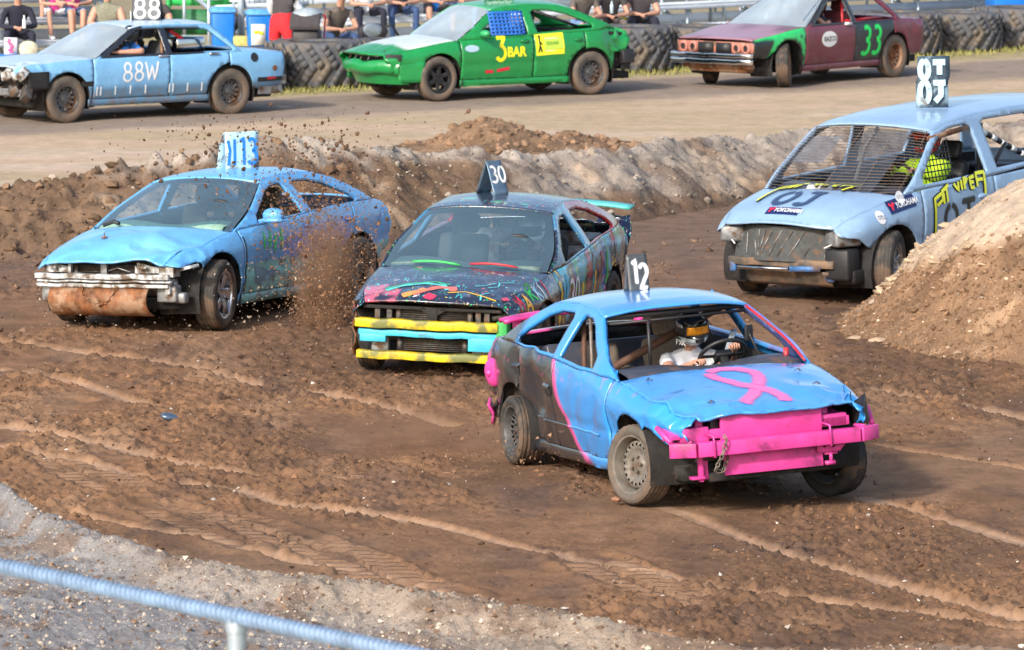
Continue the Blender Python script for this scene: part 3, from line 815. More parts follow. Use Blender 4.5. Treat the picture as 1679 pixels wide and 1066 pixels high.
    # face
    if helmet is None and hair:
        hd = G['head'] - off; up = (G['head'] - G['chest']).normalized(); rt = F.cross(up).normalized()
        mb = MB(); mb.lathe([(0, .03), (.012, .012), (.016, -.008), (0, -.016)], 8, Matrix.Translation(hd + F * .092 - up * .012)); mb.build('nose', M['skin'], o)
        mb = MB(); mb.ball(hd + up * .05 - F * .025, (.092, .088, .085), 12, 8); mb.build('hair', M['hair'], o)
        mb = MB()
        for q in (-1, 1): mb.ball(hd + F * .082 + rt * q * .033 + up * .015, .012, 8, 6)
        mb.box(hd + F * .088 - up * .05, (.012, .04, .01)); mb.build('eyes_and_mouth', M['black'], o)
        mb = MB()
        for q in (-1, 1): mb.ball(hd + rt * q * .085 - F * .01, (.02, .012, .03), 8, 6)
        mb.build('ear', M['skin'], o)
    return o, off
def helmet_moto(parent, pos, fwd, up, shell, trim, lens, visor=True):
    fwd = Vector(fwd).normalized(); up = Vector(up).normalized(); rt = up.cross(fwd).normalized(); up = fwd.cross(rt)
    Rm = Matrix((fwd, rt, up)).transposed(); pos = Vector(pos); T = lambda x, y, z: pos + Rm @ Vector((x, y, z))
    def S(az, el, off=0.0):
        """helmet surface: azimuth from straight ahead, elevation, both in radians"""
        f, r, u = math.cos(el) * math.cos(az), math.cos(el) * math.sin(az), math.sin(el)
        ch = max(0, 1 - abs(el + .62) / .42) ** .7 * max(0, math.cos(az)) ** 1.4        # jaw guard
        fc = max(0, 1 - abs(el - .02) / .34) ** .5 * max(0, 1 - abs(az) / .95) ** .5     # recessed eye port
        bk = .012 * max(0, -math.cos(az)) * max(0, math.cos(el * 1.5))
        k = 1 + .42 * ch - .10 * fc
        return T(f * .142 * k + f * off - bk, r * .120 * (1 + .10 * ch) + r * off, .015 + u * .138 + u * off)
    def patch(nm, a0, a1, e0, e1, off, mat, solid=.006, nu=14, nv=6, par=None, sh=0.0):
        mb = MB(); mb.grid(nu, nv, lambda u, v: S(a0 + (a1 - a0) * u, e0 + (e1 - e0) * v + sh * u, off)); return mb.build(nm, mat, par or h, solid=solid)
    mb = MB(); mb.grid(40, 24, lambda u, v: S(-math.pi + 2 * math.pi * u, -1.15 + (1.15 + math.pi / 2) * v)); h = mb.build('helmet', shell, parent)
    patch('goggle_frame', -.95, .95, -.26, .32, .012, M['black'], .012)
    patch('goggle_lens', -.72, .72, -.16, .24, .020, lens, .004)
    for sg in (-1, 1):
        patch('helmet_stripe', sg * .35, sg * 1.5, -.70, -.42, .004, trim, .003, sh=.12)
        patch('helmet_stripe', sg * 1.05, sg * 2.4, .18, .34, .004, trim, .003, sh=.25)
        patch('goggle_strap', sg * .95, sg * 2.9, -.06, .12, .004, M['black'], .003)
    patch('jaw_vent', -.22, .22, -.72, -.52, .004, M['black'], .003)
    if visor:
        mb = MB(); mb.grid(10, 5, lambda u, v: T(.075 + .155 * v, (2 * u - 1) * (.098 - .028 * v), .125 - .01 * v - .045 * (2 * u - 1) ** 2)); mb.build('visor_peak', shell, h, solid=.008)
    return h, T
def seated(y, x=.0, zs=.46, lean=.28, hand_l=None, hand_r=None, sh_w=.19, head_f=.04, hz=.0):
    """joints of a driver sitting in car coordinates, facing +x"""
    c = Vector((x - lean * .45 + .02, y, zs + .42 + hz)); hd = Vector((c.x + head_f, y, c.z + .31))
    J = dict(pel=(x, y, zs), chest=c, head=hd)
    for s, q in (('L', 1), ('R', -1)):
        J['sh' + s] = c + Vector((0, q * sh_w, .06))
        h = Vector(hand_l if s == 'L' else hand_r) if (hand_l if s == 'L' else hand_r) is not None else Vector((x + .45, y + q * .16, zs + .42))
        J['ha' + s] = h; m = (J['sh' + s] + h) / 2; J['el' + s] = m + Vector((-.02, q * .07, -.11))
        J['hip' + s] = Vector((x + .03, y + q * .1, zs - .01)); J['kn' + s] = Vector((x + .44, y + q * .13, zs + .12)); J['an' + s] = Vector((x + .72, y + q * .12, zs - .2))
    return J
OUT = dict(torso=0, hips=1, uarm=0, uarm2=2, farm=2, hand=2, head=2, thigh=1, shin=1, foot=3)
def outfit(top, bottom, skin='skin', shoe='shoe', long_sleeve=False, shorts=False, sleeveless=False):
    d = dict(OUT); d['mats'] = [top, bottom, skin, shoe]
    if long_sleeve: d['uarm2'] = 0; d['farm'] = 0
    if shorts: d['shin'] = 2
    if sleeveless: d['uarm'] = 2
    return d

# ============================================================ CAR: blue and pink, number 12
def WM(c):
    bpy.context.view_layer.update(); return c.o.matrix_world.copy()
def sm(a, b, x):
    t = max(0, min(1, (x - a) / (b - a))); return t * t * (3 - 2 * t)
def lerp3(a, b, t): return tuple(a[i] * (1 - t) + b[i] * t for i in range(3))
def col12(p, tag_):
    blue = (.035, .30, .78); dk = (.026, .029, .037); pk = (.80, .10, .36); lt = (.10, .36, .80)
    if p.y < 0 and tag_ in ('front_door', 'rear_door', 'rear_quarter', 'rocker_panel', 'front_fender'):
        z = p.z; bx = -.30 + .52 * max(0, (.92 - z)) ** 1.25 / .6 + .02 * math.sin(z * 17)
        d = p.x - bx
        c = lerp3(dk, blue, sm(-.01, .012, d)); c = lerp3(c, pk, 1 - sm(.022, .05, abs(d + .005)))
        q = 1 - sm(.0, .16, abs(p.x + 2.05 + .1 * noise.noise(p * 9))); q *= sm(.55, .72, p.z)
        c = lerp3(c, pk, q * .9 if noise.noise(p * 14) > -.35 or p.z < .8 else .2)
        return c
    if tag_ in ('rear_quarter', 'rear_panel', 'trunk_lid'):
        return lerp3(dk, pk, 1 - sm(.05, .12, abs(abs(p.y) - .45))) if tag_ == 'trunk_lid' else dk
    if tag_ == 'window_frame':
        if p.x < -1.05: return lerp3(dk, blue, sm(-1.35, -1.2, p.x))
        if p.y > 0 and p.x > .1 and p.z > .93: return lerp3(blue, (.62, .03, .05), .25)
    return lerp3(blue, lt, .5 + .5 * noise.noise(p * 3)) if tag_ in ('hood', 'roof') else blue
M['paint12'] = paint('sprayed_blue_body_paint', .22, .10, coat=1.0, chips=False)
sp12 = dict(mat=M['paint12'], col=col12, h=.026, seed=1,
    hw=[(-2.32, .66), (-2.05, .79), (-1.3, .87), (.6, .88), (1.5, .87), (1.95, .81), (2.2, .76)],
    belt=[(-2.32, .93), (-1.8, 1.0), (-1.0, .985), (0, .93), (.7, .90), (1.0, .885), (1.6, .80), (2.0, .74), (2.2, .70)],
    sill=[(-2.32, .40), (-1.3, .22), (1, .23), (2.2, .42)], inset=[(-2.3, .10), (-1.6, .06), (.6, .045), (1.0, .09), (2.2, .10)],
    crown=[(-2.3, .02), (-1.8, .05), (.9, .06), (1.6, .06), (2.2, .0)], yr=.555,
    rail=[(.98, .89), (.22, 1.30), (0, 1.335), (-.45, 1.355), (-.85, 1.335), (-1.08, 1.27), (-1.72, 1.0)],
    dlo=[[(.52, .935), (.50, 1.03), (.16, 1.23), (.02, 1.275), (-.16, 1.285), (-.20, 1.24), (-.24, .975)],
         [(-.37, .985), (-.35, 1.25), (-.40, 1.29), (-.70, 1.285), (-.92, 1.235), (-1.20, 1.11), (-1.30, 1.05), (-1.28, 1.01)]],
    arch=(1.36, -1.36), ra=.37, doors=(.92, -.30, -1.22), nose=2.14, tail=-2.14, fender_bottom=.60,
    nose_line=[(2.20, .66), (2.13, .60), (2.16, .54), (2.04, .56), (1.95, .50)], tail_line=[(-2.17, .75), (-2.13, .60), (-2.04, .58), (-1.96, .52), (-1.9, .56), (-1.80, .40)],
    hood_front=2.13, hood_curve=.06, cowl=.10,
    dents=[((-.75, -.88, .62), .30, (0, .085, 0)), ((-1.0, -.86, .42), .24, (0, .06, 0)), ((-1.25, -.86, .8), .22, (0, .04, 0)), ((-.55, -.86, .38), .18, (0, -.03, 0)),
           ((2.1, -.75, .68), .42, (-.03, .05, -.02)), ((1.0, -.86, .55), .16, (0, .03, 0)), ((2.15, .75, .7), .4, (-.02, -.05, -.02)), ((1.85, 0, .85), .45, (0, 0, -.02)), ((1.6, .45, .85), .22, (0, 0, -.02))],
    crump=[((2.15, -.85, .66), .75, .045, 3.6), ((2.15, .8, .68), .5, .035, 4.2), ((-.95, -.87, .55), .62, .035, 2.9), ((2.1, -.2, .78), .55, .022, 4.6), ((2.1, .5, .78), .4, .02, 5.0), ((.6, -.87, .6), .7, .014, 2.4), ((1.3, .0, .85), .8, .008, 2.0), ((-2.25, -.7, .6), .5, .03, 6)])
c12 = Car('derby_car', 'sky blue car with pink front beam, number 12 roof sign and dented black rear door', 1.19, 40.05, -71.6, {**sp12, 'scale': (.967, .935, .945)}, roll=3.0, pitch=-1.8)
c12.o['group'] = 'derby cars racing on the dirt track'
build_body(c12)
CARZ = c12
wheel(c12.o, 1.37, -.78, 17, 'steel', 'steel', 'rubber_grey', R=.30, rimr=.213, W=.21, spin=.3, camber=-3)
wheel(c12.o, 1.37, .76, 21, 'steel', 'steel_dark', 'rubber_clean', R=.30, rimr=.205, W=.21, camber=5)
wheel(c12.o, -1.36, -.775, 0, 'steel', 'steel_dark', 'rubber', R=.275, rimr=.19, W=.20, dz=-.055)
wheel(c12.o, -1.36, .77, 0, 'steel', 'steel_dark', 'rubber', R=.275, rimr=.19, W=.20, dz=-.055)
# pink front end
mb = MB(); mb.bar((2.17, -.62, .465), (2.17, .66, .465), .09, .105)
mb.build('bumper_beam', M['pink'], c12.o, bevel=.006)
for sg in (-1, 1):
    mb = MB(); y0 = -.62 if sg < 0 else .66
    mb.bar((2.17, y0, .465), (2.06, y0 + sg * .17, .465), .09, .105); mb.bar((2.125, y0 + sg * .02, .53), (2.07, y0 + sg * .14, .445), .10, .02)
    mb.build('beam_end', M['pink'], c12.o, bevel=.004)
    mb = MB(); mb.tube([(2.05, y0 + sg * .16, .52), (1.88, y0 + sg * .20, .62)], .021, 8); mb.build('beam_brace', M['pink'], c12.o)
mb = MB(); mb.box((2.11, -.01, .585), (.03, .80, .21), rot=(0, rad(4), 0)); mb.build('radiator_cover_plate', M['pink'], c12.o, bevel=.004)
mb = MB(); mb.box((2.10, .0, .345), (.02, .78, .19), rot=(0, rad(-6), 0)); mb.build('lower_cover_plate', M['pink'], c12.o, bevel=.004)
mb = MB(); mb.bar((2.07, -.66, .56), (2.07, .62, .57), .06, .07); mb.box((2.03, -.60, .56), (.16, .20, .12)); mb.box((2.03, .50, .58), (.14, .2, .09)); mb.build('radiator_support', M['pink'], c12.o, bevel=.006)
mb = MB(); mb.box((1.92, -.64, .58), (.26, .28, .04), rot=(0, .2, 0)); mb.box((2.02, -.55, .60), (.04, .06, .16)); mb.bar((1.92, -.80, .54), (2.06, -.48, .56), .03, .03); mb.build('headlight_bracket', M['pink'], c12.o, bevel=.006)
mb = MB(); mb.box((1.94, .48, .60), (.26, .22, .05), rot=(0, .2, 0)); mb.box((2.02, .45, .61), (.04, .05, .16)); mb.build('headlight_bracket', M['pink'], c12.o, bevel=.006)
mb = MB(); mb.box((2.08, -.57, .34), (.05, .03, .24)); mb.box((2.08, -.60, .25), (.08, .1, .02)); mb.box((2.04, -.53, .30), (.05, .05, .14)); mb.build('tow_bracket', M['pink'], c12.o, bevel=.003)
V, F = cdt([(-.13, -.05), (.05, -.05), (.14, .05), (-.13, .05)], [circle(-.07, 0, .012, 8), circle(0, .0, .017, 10), circle(.06, .02, .01, 8)], .03)
mesh_obj('drilled_bracket', [(2.13, .47 + a, .40 + b) for a, b in V], F, M['pink'], c12.o, solid=.008)
mb = MB(); mb.tube([(2.12, .45, .35), (2.12, .45, .27)], .014, 6); mb.tube([(2.12, .4, .34), (2.12, .5, .34)], .01, 6); mb.tube([(2.12, .40, .27), (2.12, .48, .27)], .018, 6); mb.build('shackle_bolt', M['pink'], c12.o)
for y in (-.50, .42):
    mb = MB(); mb.tube([(2.10, y, .40), (2.225, y, .41), (2.228, y - .01, .56), (2.11, y - .03, .57)], .009, 6); mb.build('wire_tie', M['pink'], c12.o)
chain('chain', [(2.19, -.42, .56), (2.235, -.41, .53), (2.235, -.45, .42), (2.20, -.47, .36), (2.17, -.49, .30), (2.17, -.43, .29), (2.15, -.38, .38), (2.13, -.37, .42)], c12.o, M['steel'], .0055, .048)
mb = MB(); mb.bar((2.02, -.5, .24), (2.02, .45, .25), .10, .07); mb.box((1.9, 0, .27), (.2, .9, .06)); mb.build('subframe', M['under'], c12.o, bevel=.01)
mb = MB(); mb.box((2.0, -.42, .63), (.1, .09, .2)); mb.build('wiring_box', M['black'], c12.o, bevel=.01)
# black torn inner fender at the far corner
mb = MB(); mb.grid(8, 8, lambda u, v: c12.dent(Vector((2.18 - .5 * u, .76 + .03 * math.sin(u * 9), .74 - .22 * v + .03 * math.sin(u * 13))))); mb.build('torn_fender_liner', M['black'], c12.o, solid=.006)
# tail light, spoiler, hanging bumper piece, door handles, moulding
mb = MB(); mb.lathe([(0, .03), (.05, .028), (.105, .012), (.115, -.01)], 24, Matrix.Translation(Vector((-1.86, -.825, .72))) @ Matrix.Rotation(rad(180 + 12), 4, 'Z') @ Matrix.Scale(1.0, 4, (0, 0, 1)))
mb.lathe([(0, .06), (.02, .055), (.03, .03)], 12, Matrix.Translation(Vector((-1.86, -.825, .72))) @ Matrix.Rotation(rad(180 + 12), 4, 'Z'))
mb.build('tail_light', M['pink'], c12.o)
mb = MB()
mb.grid(20, 4, lambda u, v: Vector((-2.02 - .16 * v + .06 * (2 * u - 1) ** 2, (2 * u - 1) * .66, 1.14 + .02 * math.sin(v * 3) - .03 * abs(2 * u - 1) ** 3)))
mb.build('rear_spoiler', M['pink'], c12.o, solid=.03)
for s in (-1, 1): mb = MB(); mb.bar((-2.05, s * .52, 1.0), (-2.1, s * .52, 1.13), .05, .10); mb.build('spoiler_leg', M['pink'], c12.o, bevel=.01)
mb = MB(); mb.grid(6, 5, lambda u, v: Vector((-1.92 - .22 * u, -.83 + .10 * u + .02 * math.sin(v * 5), .30 + .17 * v + .03 * math.sin(u * 7 + v * 3)))); mb.build('bumper_remnant', M['pink'], c12.o, solid=.015)
mb = MB()
for i in range(9):
    q = random.random(); mb.bar((-1.9 - .3 * random.random(), -.78 + .2 * random.random(), .62 - .1 * q), (-1.95 - .2 * random.random(), -.78 + .15 * random.random(), .35), .03, .02)
mb.box((-2.0, -.6, .42), (.25, .2, .12)); mb.build('torn_rear_metal', M['engine'], c12.o)
for xx, zz, mm in ((-.38, .70, c12.mat), (-1.22, .79, M['black'])):
    mb = MB(); mb.grid(8, 4, lambda u, v: c12.side(xx - .11 + .16 * u, zz + .028 + .045 * v - .02, -1, .016 - .03 * abs(v - .5)))
    V2, F2 = cdt([(xx + .085 * math.cos(a), zz + .042 * math.sin(a)) for a in np.linspace(0, 2 * math.pi, 20)[:-1]], [], .03)
    mesh_obj('door_handle_recess', [c12.side(a, b, -1, .004) for a, b in V2], F2, M['black'], c12.o)
    mb.build('door_handle', c12.mat, c12.o, cols=[col12(v, 'front_door') for v in mb.v])
mb = MB(); mb.grid(40, 2, lambda u, v: c12.side(-1.0 + 1.72 * u, .452 + .022 * v, -1, .013 - .02 * abs(v - .5))); mb.build('side_moulding', c12.mat, c12.o, cols=[col12(v, 'front_door') for v in mb.v])
# pink ribbon sprayed on the hood
def hd12(a, b, off): return c12.top(a, b, off + .002)
st = [(2.06, -.20), (1.94, -.12), (1.84, -.03), (1.72, .05), (1.60, .12), (1.48, .155), (1.36, .16), (1.24, .09), (1.19, -.03), (1.21, -.10), (1.26, -.15)]
st2 = [(1.26, -.15), (1.34, -.17), (1.44, -.16), (1.62, -.06), (1.71, .06), (1.80, .12), (1.92, .155), (2.07, .14)]
ribbons('sprayed_ribbon', [st, st2], .075, hd12, M['p_spray'], c12.o, step=.03)
for x, y in ((1.22, -.62), (1.95, -.42), (1.38, .52), (1.78, .5), (1.15, .55)):
    mb = MB()
    for i in range(3):
        a = random.random() * 6; p = c12.top(x, y, .01); mb.tube([p + Vector((.03 * math.cos(a), .03 * math.sin(a), 0)), p + Vector((0, 0, .02)), p - Vector((.03 * math.cos(a + .7), .03 * math.sin(a + .7), 0))], .003, 5)
    mb.build('hood_wire', M['engine'], c12.o)
# red edges of the far screen pillar, roof bar behind the screen, brace
mb = MB(); mb.tube([c12.side0(.98 - .74 * t, .90 + .40 * t, 1) + Vector((.02, -.045, .0)) for t in np.linspace(.02, .98, 10)], .010, 6); mb.tube([(.80, .66, .88), (.80, .66, 1.0)], .022, 8); mb.build('red_pillar_edge', M['red'], c12.o)
mb = MB(); mb.bar((.22, -.56, 1.235), (.22, .56, 1.25), .025, .02); mb.bar((.16, -.58, 1.285), (.16, .58, 1.285), .10, .035); mb.tube([(.24, -.24, 1.25), (.24, -.24, .80)], .015, 8); mb.build('roof_header', M['black'], c12.o)
mb = MB(); mb.tube([(-.28, -.62, .35), (-.28, -.58, 1.27)], .022, 8); mb.tube([(-.28, -.58, .75), (-.28, .62, 1.27)], .032, 10); mb.build('roll_bar', M['rust_dark'], c12.o)
mb = MB(); mb.tube([(-.28, -.62, .35), (-.1, -.60, .8), (-.15, -.57, 1.27)], .014, 8); mb.build('window_post', M['steel'], c12.o)
dashb(c12, .80, M['dash'], .90)
seat(c12, -.26, .27, M['seat'], .34); seat(c12, .02, -.37, M['seat'], .30, tilt=25, h=.5)
mb = MB(); mb.box((-1.15, 0, .72), (.14, 1.2, .5), rot=(0, -.3, 0)); mb.box((-1.5, 0, .88), (.7, 1.15, .04)); mb.build('rear_seat_back', M['dash'], c12.o, bevel=.03)
steering(c12, .46, .27, .95, 48)
mb = MB(); mb.box((.45, .50, 1.10), (.02, .07, .12), rot=(0, 0, .3)); mb.tube([(.45, .5, 1.10), (.50, .56, .92)], .01, 6); mb.build('interior_mirror', M['black'], c12.o, bevel=.008)
# roof sign
def roof_sign(c, x, y, w, h, ang, pw, txt, gh, kind='A', mat='black', tm='w_spray', soft=True, both=True, gw=.035, slantx=.0, lean=.18, bx=0):
    """sheet metal sign standing on the roof; its faces look along the direction ang (deg) in car coordinates"""
    u = .5; z0 = c.railz(x) + c.sp.get('roof_crown', .05) * .9
    e = empty('number_sign', (x, y, z0), rad(ang), c.o)
    mb = MB()
    if kind == 'A':
        for s in (1, -1):
            mb.grid(6, 6, lambda a, b: Vector((s * (lean * (1 - b) + .012), (a - .5) * w * (1 + .0 * b), b * h + .006 * math.sin(a * 7 + b * 5 + s))))
        mb.grid(6, 2, lambda a, b: Vector(((b - .5) * .03, (a - .5) * w, h + .004)))
    mb.build('sign_panel', M[mat] if isinstance(mat, str) else mat, e, solid=.006)
    return e
e = empty('number_sign', (-.52, -.03, 1.385), rad(0), c12.o)
M['sign_grey'] = plain('grey_sheet_metal', (.10, .11, .12), .45, .5, .3, 10, .1)
def sign_plate(e, w, h, lean, mat, k=0, bend=0.0):
    f = lambda a, b, off: Vector((lean * (1 - b / h) + bend * math.sin(math.pi * b / h) + off, a - w / 2, b))
    mb = MB(); mb.grid(6, 8, lambda u, v: f(u * w, v * h, 0)); mb.build('sign_plate', mat, e, solid=.006)
    return f
f1 = sign_plate(e, .17, .30, .035, M['sign_grey'])
f2 = sign_plate(e, .17, .30, -.09, M['sign_grey'])
g_, w_ = glyphs('1', .19); g2_, _ = glyphs('2', .19)
ribbons('painted_number', [[(p[0] + .012, p[1] + .065) for p in q] for q in g_] + [[(p[0] + .095 - .005, p[1] + .03) for p in [(a * .62, b) for a, b in q]] for q in g2_], .024, f1, M['w_spray'], e, step=.015)
# driver
o_, off_ = person('person', 'driver in white T-shirt and dark helmet with orange goggles, hands on the wheel',
    {**seated(.25, -.20, .37, .12, hand_l=(.38, .40, .99), hand_r=(.37, .07, .90), head_f=.10, hz=.03), 'curlL': Vector((.3, 0, -1)), 'curlR': Vector((.3, .2, -1))}, outfit('white_cloth', 'jeans'), world_m=WM(c12), helmet=True, cat='person', fat=1.12)
h_, T_ = helmet_moto(o_, Vector((-.10, .245, 1.10)) - Vector(off_), (.93, .02, -.10), (.2, -.05, 1), M['helmet_black'], M['helmet_grey'], M['orange'])
gx, gw = glyphs('T', .03)
ribbons('helmet_lettering', [[(0, 0), (0, .035), (.02, .035)], [(0, .018), (.016, .018)], [(.026, .035), (.052, 0)], [(.052, .035), (.026, 0)], [(.058, 0), (.058, .035), (.08, .03), (.06, .016), (.082, 0)]], .006, lambda a, b, off: T_(.03 + a * 1.1, -.150 + .45 * a, -.085 + b * 1.1), M['w_hard'], h_, soft=False, step=.01)
mb = MB(); mb.grid(1, 8, lambda u, v: Vector((-.17 + .42 * v, .56 - .30 * v + .05 * u, 1.06 - .38 * v + .05 * math.sin(v * 3.1))) + Vector((.10, 0, .02)) - Vector(off_)); mb.build('seat_belt', M['helmet_grey'], o_, solid=.004)

# ============================================================ CAR: painted dark car, number 30
CP = [(.62, .10, .16), (.75, .30, .10), (.03, .42, .12), (.10, .55, .65), (.75, .55, .05), (.70, .45, .55)]
def col30(p, tag_):
    base = (.018, .024, .05)
    if tag_ == 'window_frame':
        if p.x < -.28 and p.z > .98:
            e_ = min(abs(p.z - 1.27), 9)
            return (.42, .012, .03) if p.x < -.36 else (.08, .38, .55)
        if p.x < .35: return (.06, .22, .40)
        return base
    if tag_ in ('rear_door', 'front_door', 'rear_quarter'):
        q = Vector((p.x * 5.0, 0, p.z * 1.6)); n = noise.noise(q + Vector((3, 1, 0))) + .35 * noise.noise(p * 16)
        m = noise.noise(Vector((p.x * 4.0, 5, p.z * 1.2)))
        dz = .25 * noise.noise(Vector((p.x * 16, 2, 0)))
        if p.z + dz < .42: return base
        if n > .16: return CP[2] if m > .05 else (.05, .45, .60)
        if n < -.30 and m > .1: return (.50, .03, .05)
        if n < -.22 and m < -.15: return (.70, .48, .03)
        if m > .32: return (.03, .16, .50)
        return base
    if tag_ == 'hood':
        r = math.hypot(p.x - 2.0, (p.y + .15) * .6)
        n = noise.noise(p * 7) + .5 * noise.noise(p * 17)
        if p.x > 1.75 and p.y < -.35: return lerp3(base, (.62, .12, .20), sm(-.1, .45, n + .25))
        return lerp3(base, (.10, .20, .32), sm(.1, .7, n) * .5)
    if tag_ == 'roof':
        n = noise.noise(p * 5.5 + Vector((4, 4, 4)))
        if n > .52: return (.05, .50, .30)
        return (.03, .045, .085)
    return base
M['paint30'] = paint('black_paint_splashed_with_colours', .22, .2, coat=.6, chips=False,
    splat=[(11, .66, (.05, .55, .60), 2.2), (13, .675, (.02, .45, .12), 1.6), (9, .69, (.75, .12, .12), 1.0), (15, .68, (.80, .35, .12), 1.8), (12, .695, (.78, .60, .05), 2.0), (17, .69, (.65, .60, .65), 1.0)])
sp30 = dict(mat=M['paint30'], col=col30, h=.03, seed=5,
    hw=[(-2.38, .68), (-2.0, .82), (-1.2, .89), (.6, .90), (1.5, .87), (1.95, .80), (2.18, .72)],
    belt=[(-2.38, .93), (-1.7, 1.02), (-.9, 1.0), (0, .95), (.7, .905), (1.0, .88), (1.6, .80), (2.0, .74), (2.18, .68)],
    sill=[(-2.38, .42), (-1.3, .24), (1, .23), (2.2, .42)], inset=[(-2.3, .10), (-1.6, .06), (.6, .045), (1.0, .09), (2.2, .10)],
    crown=[(-2.3, .03), (-1.8, .05), (.9, .05), (1.6, .07), (2.18, .05)], yr=.57,
    rail=[(1.02, .88), (.12, 1.31), (-.1, 1.34), (-.5, 1.36), (-.9, 1.33), (-1.2, 1.27), (-2.0, 1.01)],
    dlo=[[(.62, .93), (.56, 1.02), (.16, 1.23), (.0, 1.275), (-.16, 1.285), (-.20, 1.24), (-.26, .985)],
         [(-.40, 1.0), (-.37, 1.25), (-.42, 1.295), (-.70, 1.29), (-1.0, 1.235), (-1.34, 1.12), (-1.45, 1.06), (-1.40, 1.03)]],
    arch=(1.42, -1.36), ra=.38, doors=(.98, -.32, -1.26), nose=2.14, tail=-2.34, fender_bottom=.58, nose_line=[(2.16, .62), (2.10, .58), (1.98, .57), (1.85, .59)],
    hood_front=2.12, hood_curve=.06, cowl=.12,
    dents=[((-.9, .87, .75), .4, (0, -.03, 0)), ((1.85, .8, .7), .3, (0, -.04, .02))],
    crump=[((-2.35, .6, .75), .6, .05, 5), ((2.1, .7, .65), .35, .012, 4), ((-.8, .88, .6), .7, .010, 3), ((1.9, 0, .8), .6, .005, 3)])
c30 = Car('derby_car', 'dark paint-splashed car, number 30, with yellow and light blue bars across its open front', -.18, 48.0, 256.8, {**sp30, 'scale': (1, .93, .945)}, roll=-1.2, pitch=.8)
build_body(c30, glass=M['glass_blue'])
for x, y, s_ in ((1.42, .76, 5), (1.42, -.76, 5), (-1.36, .76, 0), (-1.36, -.76, 0)): wheel(c30.o, x, y, s_, 'steel12', 'steel_dark', 'rubber')
def bar2(c, name, x, y0, y1, z, h, mat, d=.07, droop=0.0, n=12, wob=.004, bev=.006):
    mb = MB(); P = []
    for i in range(n + 1):
        t = i / n; y = y0 + (y1 - y0) * t; w = wob * math.sin(i * 2.3) + wob * math.sin(i * 5.1)
        for a, b in ((0, -h / 2), (d, -h / 2 + .004), (d, h / 2 - .004), (0, h / 2)): P.append((x + a + w - .04 * (2 * t - 1) ** 2, y, z + b + w + droop * t))
    F = [(i * 4 + k, i * 4 + (k + 1) % 4, (i + 1) * 4 + (k + 1) % 4, (i + 1) * 4 + k) for i in range(n) for k in range(4)] + [(3, 2, 1, 0), (n * 4, n * 4 + 1, n * 4 + 2, n * 4 + 3)]
    mb.add(P, F); return mb.build(name, mat, c.o, bevel=bev)
bar2(c30, 'upper_bar', 2.12, -.72, .60, .515, .085, M['yellow'])
bar2(c30, 'bumper_beam', 2.10, -.69, .60, .43, .06, M['cyan'])
bar2(c30, 'lower_bar', 2.13, -.70, .64, .235, .075, M['yellow'])
for q in (((2.13, -.55, .385), (.05, .24, .07)), ((2.13, .46, .36), (.05, .26, .12))): mb = MB(); mb.box(*q); mb.build('beam_flange', M['cyan'], c30.o, bevel=.004)
mb = MB(); mb.box((2.02, .62, .36), (.22, .10, .42), rot=(0, 0, .1)); mb.build('green_corner_plate', M['greenp'], c30.o, bevel=.01)
def radiator(c, x, y0, y1, z0, z1, name='radiator'):
    mb = MB(); mb.box((x - .03, (y0 + y1) / 2, (z0 + z1) / 2), (.04, y1 - y0, z1 - z0))
    n = int((z1 - z0) / .018)
    for i in range(n): mb.box((x, (y0 + y1) / 2, z0 + (i + .5) * (z1 - z0) / n), (.03, y1 - y0 - .05, .007))
    for y in (y0 + .02, y1 - .02): mb.box((x, y, (z0 + z1) / 2), (.05, .045, z1 - z0))
    return mb.build(name, M['engine'], c.o)
radiator(c30, 2.05, -.34, .30, .27, .38); radiator(c30, 2.03, -.36, .34, .45, .66)
mb = MB(); mb.bar((2.06, -.66, .655), (2.06, .62, .655), .08, .03); mb.build('radiator_support', M['under'], c30.o, bevel=.005)
mb = MB(); mb.box((2.08, -.02, .60), (.05, .10, .14)); mb.bar((2.08, -.12, .66), (2.08, -.03, .60), .04, .04); mb.bar((2.08, .10, .66), (2.08, .0, .60), .04, .04); mb.build('hood_latch', M['under'], c30.o, bevel=.004)
for y in (-.53, -.42, .40, .48):
    mb = MB(); mb.box((2.06, y, .60), (.03, .05, .13)); mb.box((2.0, y, .52), (.12, .04, .06)); mb.build('front_bracket', M['engine'], c30.o, bevel=.003)
mb = MB(); mb.bar((2.0, .50, .58), (1.75, .80, .63), .05, .04); mb.build('fender_brace', M['grey_metal'], c30.o)
for q in (((2.05, -.50, .33), (.08, .16, .14)), ((2.05, .44, .32), (.08, .18, .12))): mb = MB(); mb.box(*q); mb.build('lower_bracket', M['grey_metal'], c30.o, bevel=.01)
mb = MB(); mb.grid(3, 8, lambda u, v: Vector((2.14 - .10 * u, -.72 - .02 * math.sin(v * 14 + u * 3), .22 + .48 * v))); mb.build('torn_fender_edge', M['rust'], c30.o, solid=.01)
# wipers
for y0, mm in ((-.48, 'greenp'), (.06, 'red')):
    mb = MB(); q = [(1.09 + .03 * t + .02 * math.sin(t * 3.1), y0 + .46 * t, .94 - .01 * t + .02 * math.sin(t * 3.1)) for t in np.linspace(0, 1, 8)]
    mb.tube(q, [.007] + [.011] * 6 + [.006], 6)
    mm2 = M['g_spray_s'] if 'g_spray_s' in M else plain('bright_green_paint', (.05, .60, .12), .5); M['g_spray_s'] = mm2
    mb.build('wiper', M['red'] if mm == 'red' else mm2, c30.o)
